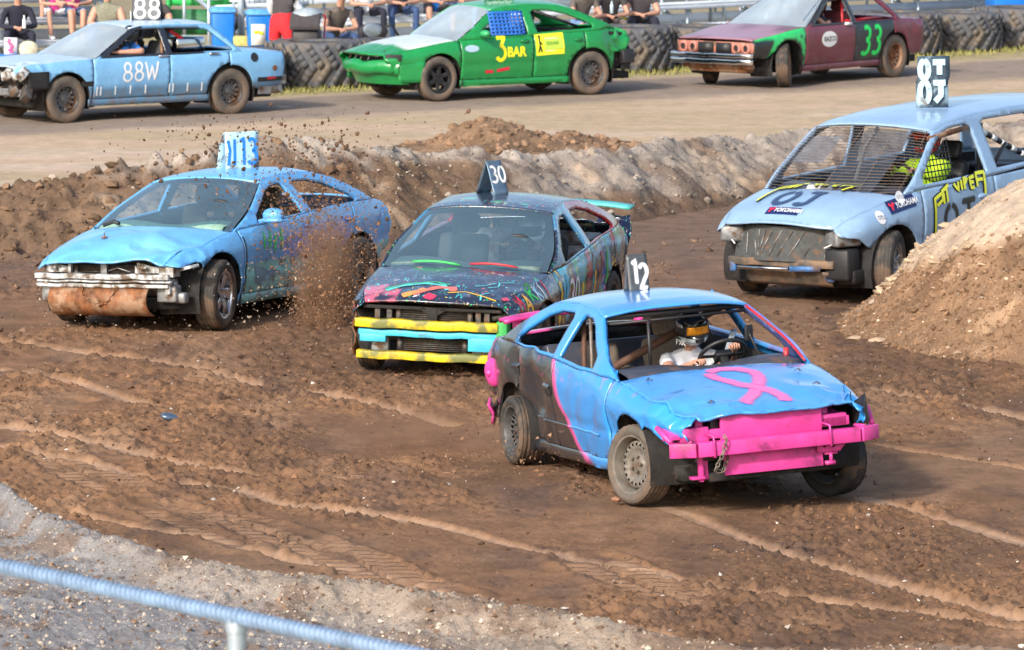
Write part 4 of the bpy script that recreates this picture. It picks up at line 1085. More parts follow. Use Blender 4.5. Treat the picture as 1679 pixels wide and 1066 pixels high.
# black frit border inside the screen
def frit(c, bulb, bult):
    fn = c.screen('x', c.rail[0][0], c.rail[0][1] + .005, c.rail[1][0], c.rail[1][1] - .005, bulb, bult, None)
    mb = MB()
    mb.grid(20, 1, lambda u, v: fn(u, .0 + .07 * v) - Vector((.006, 0, .006))); mb.grid(20, 1, lambda u, v: fn(u, .90 + .10 * v) - Vector((.006, 0, .006)))
    mb.grid(1, 10, lambda u, v: fn(.045 * u, v) - Vector((.006, 0, .006))); mb.grid(1, 10, lambda u, v: fn(1 - .045 * u, v) - Vector((.006, 0, .006)))
    mb.build('windscreen_border', M['black'], c.o)
frit(c30, .14, .05)
dashb(c30, .82, plain('pale_dust_dashboard', (.14, .20, .18), .7), .90)
seat(c30, .0, .38, M['seat_grey'], .36); seat(c30, .0, -.38, M['seat_grey'], .36)
steering(c30, .50, .38, .99, 28)
mb = MB(); mb.box((-1.15, 0, .75), (.14, 1.2, .5), rot=(0, -.3, 0)); mb.box((-1.5, 0, .9), (.8, 1.2, .03)); mb.build('rear_seat_back', M['grey_metal'], c30.o, bevel=.02)
o_, off_ = person('person', 'driver in a white motocross helmet behind the windscreen of the dark splashed car',
    {**seated(.38, .0, .43, .16, hand_l=(.45, .58, 1.02), hand_r=(.45, .22, 1.04), head_f=.05), 'curlL': Vector((.3, 0, -1)), 'curlR': Vector((.3, .2, -1))}, outfit('dark_cloth', 'jeans', long_sleeve=True), world_m=WM(c30), helmet=True)
helmet_moto(o_, Vector((.03, .38, 1.14)) - Vector(off_), (1, .05, -.1), (0, 0, 1), M['helmet_white'], M['helmet_white'], M['black'], visor=False)
# rear spoiler and crushed tail
mb = MB(); mb.grid(20, 3, lambda u, v: Vector((-2.25 - .20 * v + .05 * (2 * u - 1) ** 2, (2 * u - 1) * .80, 1.16 - .03 * abs(2 * u - 1) ** 3 + .01 * v))); mb.build('rear_spoiler', plain('mint_paint', (.10, .52, .48), .45), c30.o, solid=.025)
mb = MB(); mb.grid(10, 8, lambda u, v: c30.dent(Vector((-2.3 - .12 * math.sin(u * 3), .45 + .33 * u, .62 + .42 * v)))); mb.build('crushed_tail', c30.mat, c30.o, cols=[(.02, .03, .08)] * 99, solid=.01)
# painted number and letters
g_, w_ = glyphs('30', .27)
ribbons('painted_number', g_, .042, side_map(c30, 1, .66, .50), M['w_hard'], c30.o, soft=False)
x = 1.96
for ch, mm in zip('MARKII', ('r', 'y', 'g', 'c', 'w', 'r')):
    if ch == 'M': mt = M['r_hard']
    elif mm == 'y': mt = spray('orange_yellow_vinyl', (.80, .45, .05), .4, False)
    elif mm == 'g': mt = spray('grass_green_vinyl', (.03, .50, .10), .4, False)
    elif mm == 'c': mt = spray('pale_blue_vinyl', (.35, .62, .75), .4, False)
    else: mt = M['w_hard'] if mm == 'w' else M['r_hard']
    g_, w_ = glyphs(ch, .15); ribbons('painted_letter', g_, .024, side_map(c30, 1, x, .60 if ch in 'MA' else .70, .12), mt, c30.o, soft=False)
    x -= w_ * .95 + .01 if ch in 'MARK' else .10
for i, (a, b, h_, cc) in enumerate([(.95, .80, .20, (.78, .50, .04)), (.84, .78, .16, (.05, .45, .70)), (.74, .84, .22, (.05, .45, .70)), (.12, .70, .25, (.78, .55, .04)), (-.38, .75, .26, (.70, .40, .08)), (-.70, .88, .30, (.50, .04, .06)), (-.98, .85, .3, (.04, .40, .12))]):
    ribbons('paint_drip', [[(0, 0), (.01, -h_ * .5), (0, -h_)]], .055, side_map(c30, 1, a, b), spray('drip_paint', cc, .4, False), c30.o, soft=False, step=.03, wob=.3)
# swirl of colours and a few big daubs on the hood
for nm, st, w, cc in (('aqua', [(1.98, -.48), (1.86, -.34), (1.80, -.15), (1.84, .02), (1.96, .08)], .045, (.10, .55, .55)), ('green', [(1.93, -.50), (1.80, -.30), (1.75, -.08), (1.82, .07)], .02, (.03, .5, .15)),
        ('salmon', [(2.06, -.22), (1.98, -.10), (1.90, -.02), (1.90, .12), (1.98, .14)], .07, (.68, .16, .12)), ('orange', [(2.10, -.30), (2.02, -.18), (1.95, -.12)], .07, (.75, .30, .08)), ('red', [(2.14, -.06), (2.06, -.02)], .09, (.65, .04, .10)),
        ('aqua', [(1.65, .45), (1.75, .38), (1.80, .30)], .012, (.10, .6, .65)), ('aqua', [(1.55, .60), (1.62, .48), (1.74, .50), (1.80, .42)], .012, (.10, .6, .65)), ('aqua', [(2.10, .42), (2.0, .40), (1.93, .46)], .012, (.10, .6, .65)),
        ('yellow', [(2.02, .10), (1.97, .25), (2.02, .40), (2.07, .55)], .016, (.75, .45, .05)), ('pink', [(2.02, .60), (1.98, .66)], .05, (.62, .06, .12))):
    ribbons('paint_swirl', [st], w, hood_map(c30, 0, 0, 0), spray(nm + '_daub', cc, .4, False), c30.o, soft=False, step=.04, wob=.25)
e = empty('number_sign', (-.50, -.14, 1.40), rad(12), c30.o)
M['sign_blue'] = plain('blue_grey_sheet_metal', (.13, .20, .28), .4, .5, .3, 10, .1)
f1 = sign_plate(e, .17, .31, .14, M['sign_blue'], bend=.0); f2 = sign_plate(e, .17, .31, -.14, M['sign_blue'])
g_, w_ = glyphs('30', .14)
ribbons('painted_number', [[(p[0] * .85 + .01, p[1] + .12) for p in q] for q in g_], .018, f1, M['w_spray'], e, step=.015)
e.rotation_euler = (0, 0, rad(52))

# ============================================================ CAR: light blue and mint, number 113
def col113(p, tag_):
    top = (.13, .43, .82); mint = (.24, .62, .64); peri = (.17, .33, .80); br = (.16, .10, .07)
    if tag_ in ('front_door', 'rear_door', 'rear_quarter', 'rocker_panel', 'front_fender') and p.y > 0:
        n = noise.noise(p * 6) * .03
        if p.z + n < .56 and p.x < .96: c = mint
        elif p.x < .25 and p.z + n * 2 < .86 and p.x > -1.15: c = peri
        else: c = top
        k = noise.noise(p * 22) + .6 * noise.noise(p * 9) + .5 * noise.noise(p * 45)
        w = (1 - sm(.3, .95, abs(p.x + .15))) * .75
        return lerp3(c, br, .8 * sm(.62, .8, k + w * .55)) if tag_ != 'front_fender' else c
    if tag_ == 'hood': return lerp3(top, (.20, .55, .85), sm(-.3, .5, noise.noise(p * 2.4)))
    return top
M['paint113'] = paint('sprayed_light_blue_body_paint', .34, .30, coat=.4, chips=False)
sp113 = dict(mat=M['paint113'], col=col113, h=.032, seed=9,
    hw=[(-2.42, .66), (-2.1, .80), (-1.3, .90), (.6, .91), (1.5, .89), (1.95, .84), (2.2, .78)],
    belt=[(-2.42, .90), (-1.8, 1.0), (-1.0, 1.0), (0, .94), (.8, .895), (1.1, .87), (1.6, .78), (2.0, .68), (2.2, .59)],
    sill=[(-2.42, .42), (-1.3, .24), (1, .22), (2.2, .42)], inset=[(-2.3, .10), (-1.6, .06), (.6, .045), (1.0, .09), (2.2, .10)],
    crown=[(-2.3, .02), (-1.9, .05), (.9, .06), (1.6, .09), (2.2, .08)], yr=.58,
    rail=[(1.06, .87), (.18, 1.28), (-.05, 1.315), (-.5, 1.335), (-.9, 1.315), (-1.2, 1.255), (-1.82, 1.0)],
    dlo=[[(.66, .925), (.62, 1.0), (.20, 1.205), (.03, 1.25), (-.16, 1.265), (-.20, 1.22), (-.28, .975)],
         [(-.42, .985), (-.36, 1.23), (-.42, 1.272), (-.70, 1.268), (-.98, 1.215), (-1.32, 1.09), (-1.42, 1.03), (-1.36, 1.01)]],
    arch=(1.42, -1.38), ra=.40, doors=(1.0, -.36, -1.24), nose=2.12, tail=-2.38, fender_bottom=.60, nose_line=[(2.12, .58), (1.95, .58), (1.82, .62)],
    hood_front=2.12, hood_curve=.05, cowl=.14, tail_line=[(-2.40, .75), (-2.36, .55), (-2.2, .52), (-2.0, .42)],
    dents=[((1.9, .80, .72), .35, (0, -.04, .02)), ((1.75, .0, .85), .5, (0, 0, .03)), ((2.15, -.1, .72), .45, (0, 0, -.03)), ((.5, .9, .55), .3, (0, -.03, 0))],
    crump=[((2.1, .8, .68), .6, .05, 3.4), ((2.1, -.1, .74), .9, .05, 2.4), ((.6, .9, .5), .5, .012, 4), ((-2.3, .7, .75), .55, .035, 5)])
c113 = Car('derby_car', 'light blue and mint car, number 113, with a rusty pipe section chained under its front', -2.73, 51.35, 245.0, {**sp113, 'scale': (1, .91, .965), 'dz': -.03}, roll=1.6, pitch=-1.0)
build_body(c113, glass=M['glass_blue'])
wheel(c113.o, 1.42, .80, 10, 'alloy5', 'alloy', 'rubber', R=.33, rimr=.215, W=.225, spin=.5); wheel(c113.o, 1.42, -.80, 8, 'alloy5', 'alloy', 'rubber', R=.33, rimr=.215, W=.22)
wheel(c113.o, -1.38, .80, 0, 'steel', 'steel', 'rubber_grey'); wheel(c113.o, -1.38, -.80, 0, 'steel', 'steel', 'rubber')
bar2(c113, 'bumper_beam', 2.12, -.80, .70, .52, .055, M['white_metal'], .06)
bar2(c113, 'beam_lower_flange', 2.12, -.78, .72, .475, .025, M['white_metal'], .05)
bar2(c113, 'beam_back_strip', 2.10, -.80, .68, .435, .04, M['white_metal'], .05)
mb = MB(); mb.grid(20, 10, lambda u, v: Vector((1.98 + .21 * math.cos(-1.35 + 2.1 * v), -.62 + 1.10 * u, .325 + .17 * math.sin(-1.35 + 2.1 * v) * .95 - .02))); mb.build('rusty_pipe_half', M['rust'], c113.o, solid=.012)
chain('chain', [(2.16, -.25, .42), (2.19, -.22, .36), (2.19, -.12, .29), (2.19, -.03, .26), (2.19, .08, .31), (2.16, .14, .42)], c113.o, M['rust'], .006, .045)
for y0 in (-.60, .42):
    mb = MB(); mb.grid(6, 4, lambda u, v: Vector((2.07 - .05 * u, y0 - .10 + .22 * u, .55 + .10 * v - .05 * u * v))); mb.box((2.05, y0 + .16, .59), (.05, .03, .10)); mb.box((2.02, y0 - .12, .58), (.05, .04, .08)); mb.tube([(2.09, y0 - .06, .60), (2.09, y0 + .02, .60)], .018, 6); mb.build('front_bracket', M['white_metal'], c113.o, bevel=.003)
mb = MB(); mb.box((2.03, .66, .57), (.14, .16, .10)); mb.box((1.96, .82, .60), (.12, .20, .03), rot=(.2, .1, -.3)); mb.box((2.0, .66, .43), (.16, .05, .14)); mb.build('corner_bracket', M['white_metal'], c113.o, bevel=.004)
radiator(c113, 2.0, -.42, .30, .45, .62)
mb = MB(); mb.box((2.04, -.06, .58), (.05, .07, .10)); mb.tube([(2.07, .0, .57), (2.1, .12, .60), (2.08, .26, .56)], .006, 5); mb.build('hood_latch', M['grey_metal'], c113.o, bevel=.006)
mb = MB(); mb.box((1.98, .62, .36), (.12, .22, .16)); mb.box((1.95, .74, .32), (.1, .12, .1)); mb.build('frame_horn', M['grey_metal'], c113.o, bevel=.02); mb = MB(); mb.box((2.0, -.72, .36), (.10, .12, .18)); mb.build('frame_horn', M['grey_metal'], c113.o, bevel=.02)
mb = MB(); p = c113.top(1.75, -.22, .006); mb.lathe([(0, .012), (.03, .01), (.034, 0)], 14, Matrix.Translation(p) @ Matrix.Rotation(rad(90), 4, 'X')); mb.tube([p, p + Vector((0, 0, .05))], .006, 6); mb.build('hood_bolt', M['rust'], c113.o)
# door mirror, handle, wiper arm
mb = MB(); mb.ball((.60, 1.0, 1.0), (.07, .12, .07), 14, 10); mb.bar((.62, .86, .94), (.60, .98, .97), .10, .04); mb.ball((.66, 1.02, .955), (.05, .13, .03), 12, 8); mb.build('door_mirror', c113.mat, c113.o, cols=[(.12, .40, .82)] * len(mb.v))
for xx in (-.28, -1.12):
    V2, F2 = cdt([(xx + .085 * math.cos(a), .85 + .03 * math.sin(a)) for a in np.linspace(0, 2 * math.pi, 18)[:-1]], [], .03)
    mesh_obj('door_handle', [c113.side(a, b, 1, .012) for a, b in V2], F2, c113.mat, c113.o, cols=[(.05, .20, .55)] * len(V2), solid=.02)
mb = MB(); mb.tube([(1.26, -.55, .93), (1.20, -.46, .965), (1.24, -.38, .95)], .02, 6); mb.build('wiper', M['black'], c113.o)
mb = MB(); mb.grid(3, 14, lambda u, v: c113.side(.965 + .03 * u, .30 + .52 * v, 1, .006)); mb.build('door_gap', M['black'], c113.o)
V2, F2 = cdt([(.78, .53), (.80, .50), (.80, .40), (.76, .36), (.60, .38), (.30, .42), (.30, .45), (.55, .50)], [], .05)
mesh_obj('door_dent_panel', [c113.side(a, b, 1, .006) for a, b in V2], F2, plain('dull_blue_grey', (.13, .24, .32), .5), c113.o)
frit(c113, .16, .05)
dashb(c113, .88, plain('pale_green_dashboard', (.22, .38, .30), .7), .90)
seat(c113, .05, .38, M['seat'], .34); seat(c113, .05, -.34, M['seat'], .36); steering(c113, .55, .40, .97, 28)
mb = MB(); mb.box((-1.15, 0, .72), (.14, 1.2, .5), rot=(0, -.3, 0)); mb.build('rear_seat_back', M['dash'], c113.o, bevel=.02)
person('person', 'driver in dark helmet and jacket sitting inside the light blue and mint car',
    {**seated(.40, .0, .44, .10, hand_l=(.48, .54, .98), hand_r=(.48, .24, .98))}, outfit('dark_cloth', 'jeans', long_sleeve=True), world_m=WM(c113), helmet=True)
o_ = [o for o in bpy.data.objects if o.name.startswith('person')][-1]
helmet_moto(o_, Vector((-.02, .40, 1.15)) - Vector((.0, .40, .44)), (1, 0, -.1), (0, 0, 1), M['helmet_black'], M['helmet_grey'], M['black'])
for i, (a, z0) in enumerate(((.62, .66), (.50, .66), (.40, .64), (.28, .66))):
    ribbons('painted_stroke', [[(0, 0), (.01, .20)]] + ([[(0, .1), (-.07, .1)]] if i in (1, 3) else []), .028, side_map(c113, 1, a, z0), M['g_spray'], c113.o, step=.03)
M['sign_white'] = plain('pale_blue_white_sign', (.42, .66, .78), .5, 0, .1, 10, .1, dirt=.3, dcol=(.12, .07, .04))
e = empty('number_sign', (-.42, .06, 1.335), rad(52), c113.o)
mb = MB(); mb.grid(6, 14, lambda u, v: (Vector((.04, -.19 + .36 * u, .40 * v * 2)) if v < .5 else Vector((.04 - .26 * math.sin((v - .5) * math.pi) , -.19 + .36 * u, .20 + .20 * math.cos((v - .5) * 2 * math.pi)))))
mb.build('sign_plate', M['sign_white'], e, solid=.006)
fS = lambda a, b, off: Vector((.04 + off, -.19 + a, b))
ribbons('painted_number', [[(.03, .32), (.05, .22), (.03, .08)], [(.10, .33), (.10, .08)], [(.16, .31), (.20, .34), (.20, .08)]], .028, fS, M['b_spray'], e, soft=False, step=.03)
g_, w_ = glyphs('3', .24)
ribbons('painted_number', [[(p[0] * .7 + .235, p[1] + .09) for p in q] for q in g_], .034, fS, M['b_spray'], e, soft=False, step=.03)

# ============================================================ VAN: silver blue minivan
def colv(p, tag_): return (.27, .42, .62)
M['paintv'] = paint('silver_blue_van_paint', .28, .26, coat=.5, chips=False)
spv = dict(mat=M['paintv'], col=colv, h=.05, seed=13, char=.008,
    hw=[(-2.5, .85), (-2.0, .95), (-1, .98), (.8, .98), (1.5, .97), (1.95, .92), (2.3, .80)],
    belt=[(-2.5, 1.12), (-1.0, 1.12), (0, 1.07), (.9, 1.05), (1.2, 1.03), (1.7, .95), (2.1, .85), (2.3, .74)],
    sill=[(-2.5, .35), (-1.5, .24), (1, .24), (2.3, .45)], inset=[(-2.5, .05), (0, .04), (1, .05), (1.4, .10), (2.3, .12)],
    crown=[(-2.5, .02), (1.2, .06), (1.8, .09), (2.3, .08)], yr=.70,
    rail=[(1.32, 1.02), (.62, 1.56), (.35, 1.62), (-.3, 1.67), (-1.2, 1.685), (-2.2, 1.66), (-2.42, 1.12)],
    dlo=[[(1.02, 1.09), (1.0, 1.16), (.66, 1.44), (.52, 1.52), (.32, 1.58), (.0, 1.60), (-.08, 1.56), (-.14, 1.13)],
         [(-.32, 1.15), (-.28, 1.58), (-.36, 1.62), (-1.15, 1.63), (-1.22, 1.58), (-1.22, 1.18)], [(-1.4, 1.18), (-1.38, 1.6), (-2.1, 1.6), (-2.22, 1.2)]],
    arch=(1.55, -1.50), ra=.42, za=.34, doors=(1.08, -.22, -1.28), nose=2.28, tail=-2.46, fender_bottom=.60, nose_line=[(2.29, .70), (2.10, .66), (1.98, .58), (1.93, .56)],
    rear_door_poly=[(-.23, 1.075), (-1.27, 1.115), (-1.27, .30), (-.23, .30)],
    hood_front=2.26, hood_curve=.10, cowl=.20, bul_t=.10, roof_crown=.06, dents=[], crump=[((2.2, .75, .7), .3, .01, 5)])
van = Car('derby_van', 'silver blue minivan with wire mesh windscreen and black roof sign behind the dirt heap', 3.86, 53.85, 234.3, {**spv, 'scale': (1.01, .89, .99)}, roll=.5, pitch=.8)
van.o['category'] = 'van'
build_body(van)
wheel(van.o, 1.57, .86, 22, 'alloy6', 'alloy', 'rubber', R=.345, rimr=.215, W=.225); wheel(van.o, 1.57, -.84, 18, 'alloy6', 'alloy', 'rubber', R=.345, rimr=.215, W=.225)
wheel(van.o, -1.5, .86, 0, 'alloy6', 'alloy', 'rubber', R=.345, rimr=.215); wheel(van.o, -1.5, -.86, 0, 'alloy6', 'alloy', 'rubber', R=.345, rimr=.215)
# mesh over the windscreen
wfn = van.screen('x', 1.32, 1.025, .62, 1.555, .22, .10, None)
mb = MB()
for i in range(23):
    v = i / 22; mb.tube([wfn(u, v) + Vector((.01, 0, .012)) for u in np.linspace(.005, .995, 9)], .0032, 4, cap=False)
for u in (.02, .25, .5, .75, .98): mb.tube([wfn(u, v) + Vector((.01, 0, .012)) for v in np.linspace(0, 1, 7)], .0038, 4, cap=False)
mb.build('windscreen_mesh', plain('dark_rusty_wire', (.14, .10, .08), .7), van.o)
mb = MB(); mb.grid(8, 6, lambda u, v: wfn(.46 + .36 * u + .06 * v, .03 + .95 * v) + Vector((0, 0, -.01))); mb.build('screen_sheet', glass_mat('grey_scrim', (.45, .5, .55), .12, .35, (.2, .24, .28)), van.o)
mb = MB(); mb.grid(6, 6, lambda u, v: wfn(.05 + .30 * u, .44 + .42 * v) + Vector((0, 0, -.015))); mb.build('clear_sheet', glass_mat('bright_plastic_sheet', (.75, .8, .85), .3, .3, (.5, .55, .6)), van.o)
mb = MB(); mb.grid(6, 3, lambda u, v: wfn(.36 + .20 * u, .05 + .08 * v) + Vector((.0, 0, -.012))); mb.build('paper_sticker', M['w_hard'], van.o)
mb = MB(); mb.tube([(1.0, .05, 1.1), (.75, .0, 1.4), (.55, .02, 1.57)], .022, 8); mb.build('screen_bar', plain('cream_tube', (.5, .45, .36), .5), van.o)
mb = MB(); q = [(-.35, .70, 1.50), (-1.15, .72, 1.20)]
for i in range(9):
    a = Vector(q[0]).lerp(Vector(q[1]), i / 9); b = Vector(q[0]).lerp(Vector(q[1]), (i + 1) / 9); mb.mi = i % 2; mb.tube([a, b], .03, 8)
mb.build('striped_roll_bar', [M['w_hard'], M['k_hard']], van.o)
mb = MB(); mb.tube([(-.75, .74, 1.35), (-.45, .76, 1.12)], .02, 8); mb.tube([(-.3, .72, 1.1), (-.3, .70, 1.6)], .03, 8); mb.box((-.3, .70, 1.53), (.09, .06, .1)); mb.build('roll_bar', M['black'], van.o)
mb = MB()
for i in range(9): mb.tube([van.side0(.92 - .06 * i * 1.0, 1.10, 1) + Vector((0, -.03, 0)), van.side0(.86 - .06 * i, 1.46, 1) + Vector((0, -.03, 0))], .007, 4)
for j in range(6): mb.tube([van.side0(.95, 1.14 + .055 * j, 1) + Vector((0, -.03, 0)), van.side0(.38, 1.14 + .055 * j, 1) + Vector((0, -.03, 0))], .007, 4)
mb.build('window_net', M['black'], van.o)
mb = MB(); mb.bar(van.side0(.72, 1.50, 1) + Vector((0, -.01, 0)), van.side0(-.05, 1.56, 1) + Vector((0, -.01, 0)), .02, .05); mb.build('window_bar', M['rust'], van.o)
mb = MB(); mb.grid(14, 3, lambda u, v: Vector((1.22 + .12 * (1 - (2 * u - 1) ** 2) - .4 * v, (2 * u - 1) * .8, 1.02 + .05 * math.sin(v * 3)))); mb.build('dashboard', M['dash'], van.o)
seat(van, .25, .42, M['black'], .55); steering(van, .70, .42, 1.12, 35)
o_, off_ = person('person', 'driver in hi-vis yellow jacket and red helmet at the window of the silver blue minivan',
    {**seated(.45, .28, .72, .14, hand_l=(.66, .60, 1.18), hand_r=(.66, .28, 1.2), sh_w=.22)}, outfit('hivis', 'navy_cloth', long_sleeve=True), world_m=WM(van), helmet=True, fat=1.35)
helmet_moto(o_, Vector((.26, .45, 1.43)) - Vector(off_), (1, -.2, -.15), (0, 0, 1), M['helmet_red'], M['helmet_red'], M['black'])
M['net_b'] = plain('faded_blue_plastic', (.06, .17, .40), .5, 0, .4, 12, .2, dirt=.45)
# front: torn grille cloth, headlight hole, crash bar
mb = MB()
mb.grid(16, 6, lambda u, v: Vector((2.33 - .16 * (2 * u - 1) ** 2 - .05 * v + .01 * math.sin(u * 21 + v * 4), -.64 + 1.20 * u + .04 * v, .44 + .33 * v)))
mb.build('grille_cloth', plain('charcoal_mesh_cloth', (.06, .065, .065), .8, 0, .3, 20, .3, dirt=.2), van.o)
mb = MB()
for i, (a, b) in enumerate([(.10, .16), (.20, .30), (.28, .32), (.36, .32), (.44, .34), (.55, .44), (.66, .54), (.78, .66), (.92, .80)]):
    f = lambda u, v: Vector((2.345 - .16 * (2 * u - 1) ** 2 - .05 * v, -.60 + 1.12 * u + .04 * v, .44 + .30 * v))
    mb.bar(f(a, .97), f(b, .15), .006, .005)
mb.build('grille_cord', M['white_metal'], van.o)
for sg in (1, -1):
    mb = MB(); mb.box((2.10, sg * .68, .67), (.30, .26, .16), rot=(0, 0, -sg * .45)); mb.build('headlight_cavity', M['grey_metal'], van.o, bevel=.03)
    mb = MB(); mb.bar((2.27, sg * .56, .58), (2.10, sg * .86, .72), .012, .012); mb.build('headlight_rod', M['w_hard'], van.o)
M['mud_metal'] = plain('muddy_dark_metal', (.10, .085, .07), .6, .2, .4, 8, .4, dirt=.5, dcol=(.22, .14, .09))
bar2(van, 'bumper_beam', 2.22, -.66, .66, .42, .08, M['mud_metal'], .08)
mb = MB(); mb.bar((2.31, -.5, .36), (2.33, .15, .37), .015, .03); mb.build('chrome_strip', M['chrome'], van.o); mb = MB(); mb.bar((2.31, .16, .37), (2.28, .52, .38), .02, .05); mb.build('blue_strip', M['net_b'], van.o)
mb = MB(); mb.grid(12, 5, lambda u, v: Vector((2.24 - .10 * v, -.46 + 1.05 * u, .35 - .15 * v))); mb.build('skid_plate', M['mud_metal'], van.o, solid=.01)
mb = MB(); mb.box((2.12, .68, .42), (.22, .30, .30)); mb.box((2.0, .74, .30), (.3, .22, .14)); mb.build('torn_bumper_core', M['black'], van.o, bevel=.03)
mb = MB(); mb.lathe([(0, .02), (.05, .02), (.07, -.02)], 14, Matrix.Translation((2.20, .58, .31)) @ Matrix.Rotation(rad(-90), 4, 'Z')); mb.build('fog_light', M['net_b'], van.o)
mb = MB(); mb.box((2.24, -.60, .36), (.06, .08, .1)); mb.build('bumper_end', M['net_b'], van.o, bevel=.02)
# stickers and lettering
def slab(name, x0, z0, w, h, mat, ang=0.0, cc=van, sg=1, off=.005):
    fn = side_map(cc, sg, x0, z0, ang); mb = MB(); mb.grid(10, 3, lambda u, v: fn(u * w, v * h, off)); return mb.build(name, mat, cc.o)
slab('sponsor_sticker', 1.62, .855, .42, .12, spray('navy_vinyl', (.01, .02, .10), .4, False), .12)
fn = side_map(van, 1, 1.62, .855, .12); font_text('sponsor_lettering', 'YOKOHAMA', .055, lambda a, b, o: fn(a + .12, b + .03, o + .006), M['w_hard'], van.o, bold=.02, slant=.3, stretch=.82)
ribbons('sponsor_mark', [[(.03, .09), (.06, .06), (.05, .03)], [(.06, .06), (.10, .09)]], .028, lambda a, b, o: fn(a, b, o + .006), M['r_hard'], van.o, soft=False)
for x0, z0 in ((1.78, .84), (1.40, 1.0)):
    fq = lambda a, b, o: van.side(x0 - a, z0 + b, 1, o)
    V2, F2 = cdt(circle(0, 0, .062, 20), [], .04); mesh_obj('round_sticker', [fq(a, b, .006) for a, b in V2], F2, M['w_hard'], van.o)
    font_text('sticker_lettering', 'OTLS', .035, lambda a, b, o: fq(a - .045, b - .018, o + .006), M['sign_blue'], van.o, bold=.01, stretch=.9)
def viper(fn, k, par):
    P = [(0, -.32), (.0, .02), (.13, .06), (.13, .0), (.03, -.04)], [(.16, .06), (.15, -.04)], [(.13, .07), (.27, .12)], [(.22, .09), (.21, -.03)], \
        [(.36, .12), (.42, .05), (.44, .13)], [(.49, .14), (.48, .05)], [(.53, .05), (.54, .15), (.60, .14), (.54, .10)], [(.72, .15), (.64, .14), (.64, .05), (.70, .05)], [(.64, .10), (.70, .10)], [(.75, .05), (.76, .17), (.90, .17), (.86, -.05)], [(.76, .11), (.86, .11)]
    ribbons('sponsor_lettering', [[(a * k, b * k) for a, b in q] for q in P], .05 * k, fn, M['k_hard'], par, soft=False)
    ribbons('sponsor_lettering', [[(a * k, b * k) for a, b in q] for q in P], .032 * k, lambda a, b, o: fn(a, b, o + .012), M['y_hard'], par, soft=False)
viper(side_map(van, 1, .90, .92, .03), 1.05, van.o)
g_, w_ = glyphs('0T', .26); ribbons('sprayed_number', [[(p[0] * 1.5, p[1]) for p in q] for q in g_], .045, side_map(van, 1, .72, .60, .05), M['k_spray'], van.o)
hv = lambda x0, y0: (lambda a, b, o: van.top(x0 - b * 1.6, y0 + a, o + .004))
hvu = lambda x0, y0: (lambda a, b, o: van.top(x0 - b * -1.0, y0 + a, o + .004))
ht = lambda x0, y0, k=1.0: (lambda a, b, o: van.top(x0 - b * k, y0 + a, o + .004))
viper(ht(1.55, -.50, 1.4), .95, van.o)
g_, w_ = glyphs('0J', .26); ribbons('sprayed_number', [[(p[0] * 1.4, p[1]) for p in q] for q in g_], .05, ht(2.05, -.30, 1.3), spray('blue_black_spray', (.03, .06, .14)), van.o)
mb = MB(); fq = ht(2.22, -.22, 1.0); mb.grid(8, 3, lambda u, v: fq(u * .40, v * .10, .005)); mb.build('sponsor_sticker', spray('navy_vinyl', (.01, .02, .10), .4, False), van.o)
font_text('sponsor_lettering', 'YOKOHAMA', .055, lambda a, b, o: fq(a + .10, b + .022, o + .006), M['w_hard'], van.o, bold=.02, slant=.3, stretch=.82)
ribbons('sponsor_mark', [[(.02, .08), (.05, .05), (.04, .02)], [(.05, .05), (.09, .08)]], .026, lambda a, b, o: fq(a, b, o + .006), M['r_hard'], van.o, soft=False)
mb = MB(); mb.ball((-.28 + .28, .97, .90), (.10, .03, .03), 12, 8); mb.build('door_handle', van.mat, van.o, cols=[(.27, .42, .62)] * len(mb.v))
mb = MB(); mb.ball((-.50, .985, .95), (.10, .02, .03), 12, 8); mb.build('door_handle', van.mat, van.o, cols=[(.27, .42, .62)] * len(mb.v))
M['sign_slate'] = plain('weathered_blue_black_board', (.035, .06, .09), .5, 0, .5, 7, .2, dirt=.35, dcol=(.30, .45, .55))
e = empty('number_sign', (-.22, .17, 1.73), rad(38), van.o)
mb = MB(); mb.grid(6, 10, lambda u, v: Vector((.10 * (1 - v) + .02 * (v > .52), -.17 + .34 * u + (.02 if v > .52 else 0), .50 * v))); mb.build('sign_plate', M['sign_slate'], e, solid=.008)
fS = lambda a, b, off: Vector((.10 * (1 - b / .5) + .028 + off, -.16 + a, b))
g8 = [arc(.08, .37, .045, .085, 90, 450, 14), arc(.08, .15, .05, .10, 90, 450, 14), [(.17, .44), (.30, .44)], [(.24, .44), (.24, .32)], [(.17, .24), (.30, .24)], [(.25, .24), (.25, .12), (.19, .06)]]
ribbons('painted_number', g8, .058, fS, M['sign_white'], e, soft=False, step=.03)

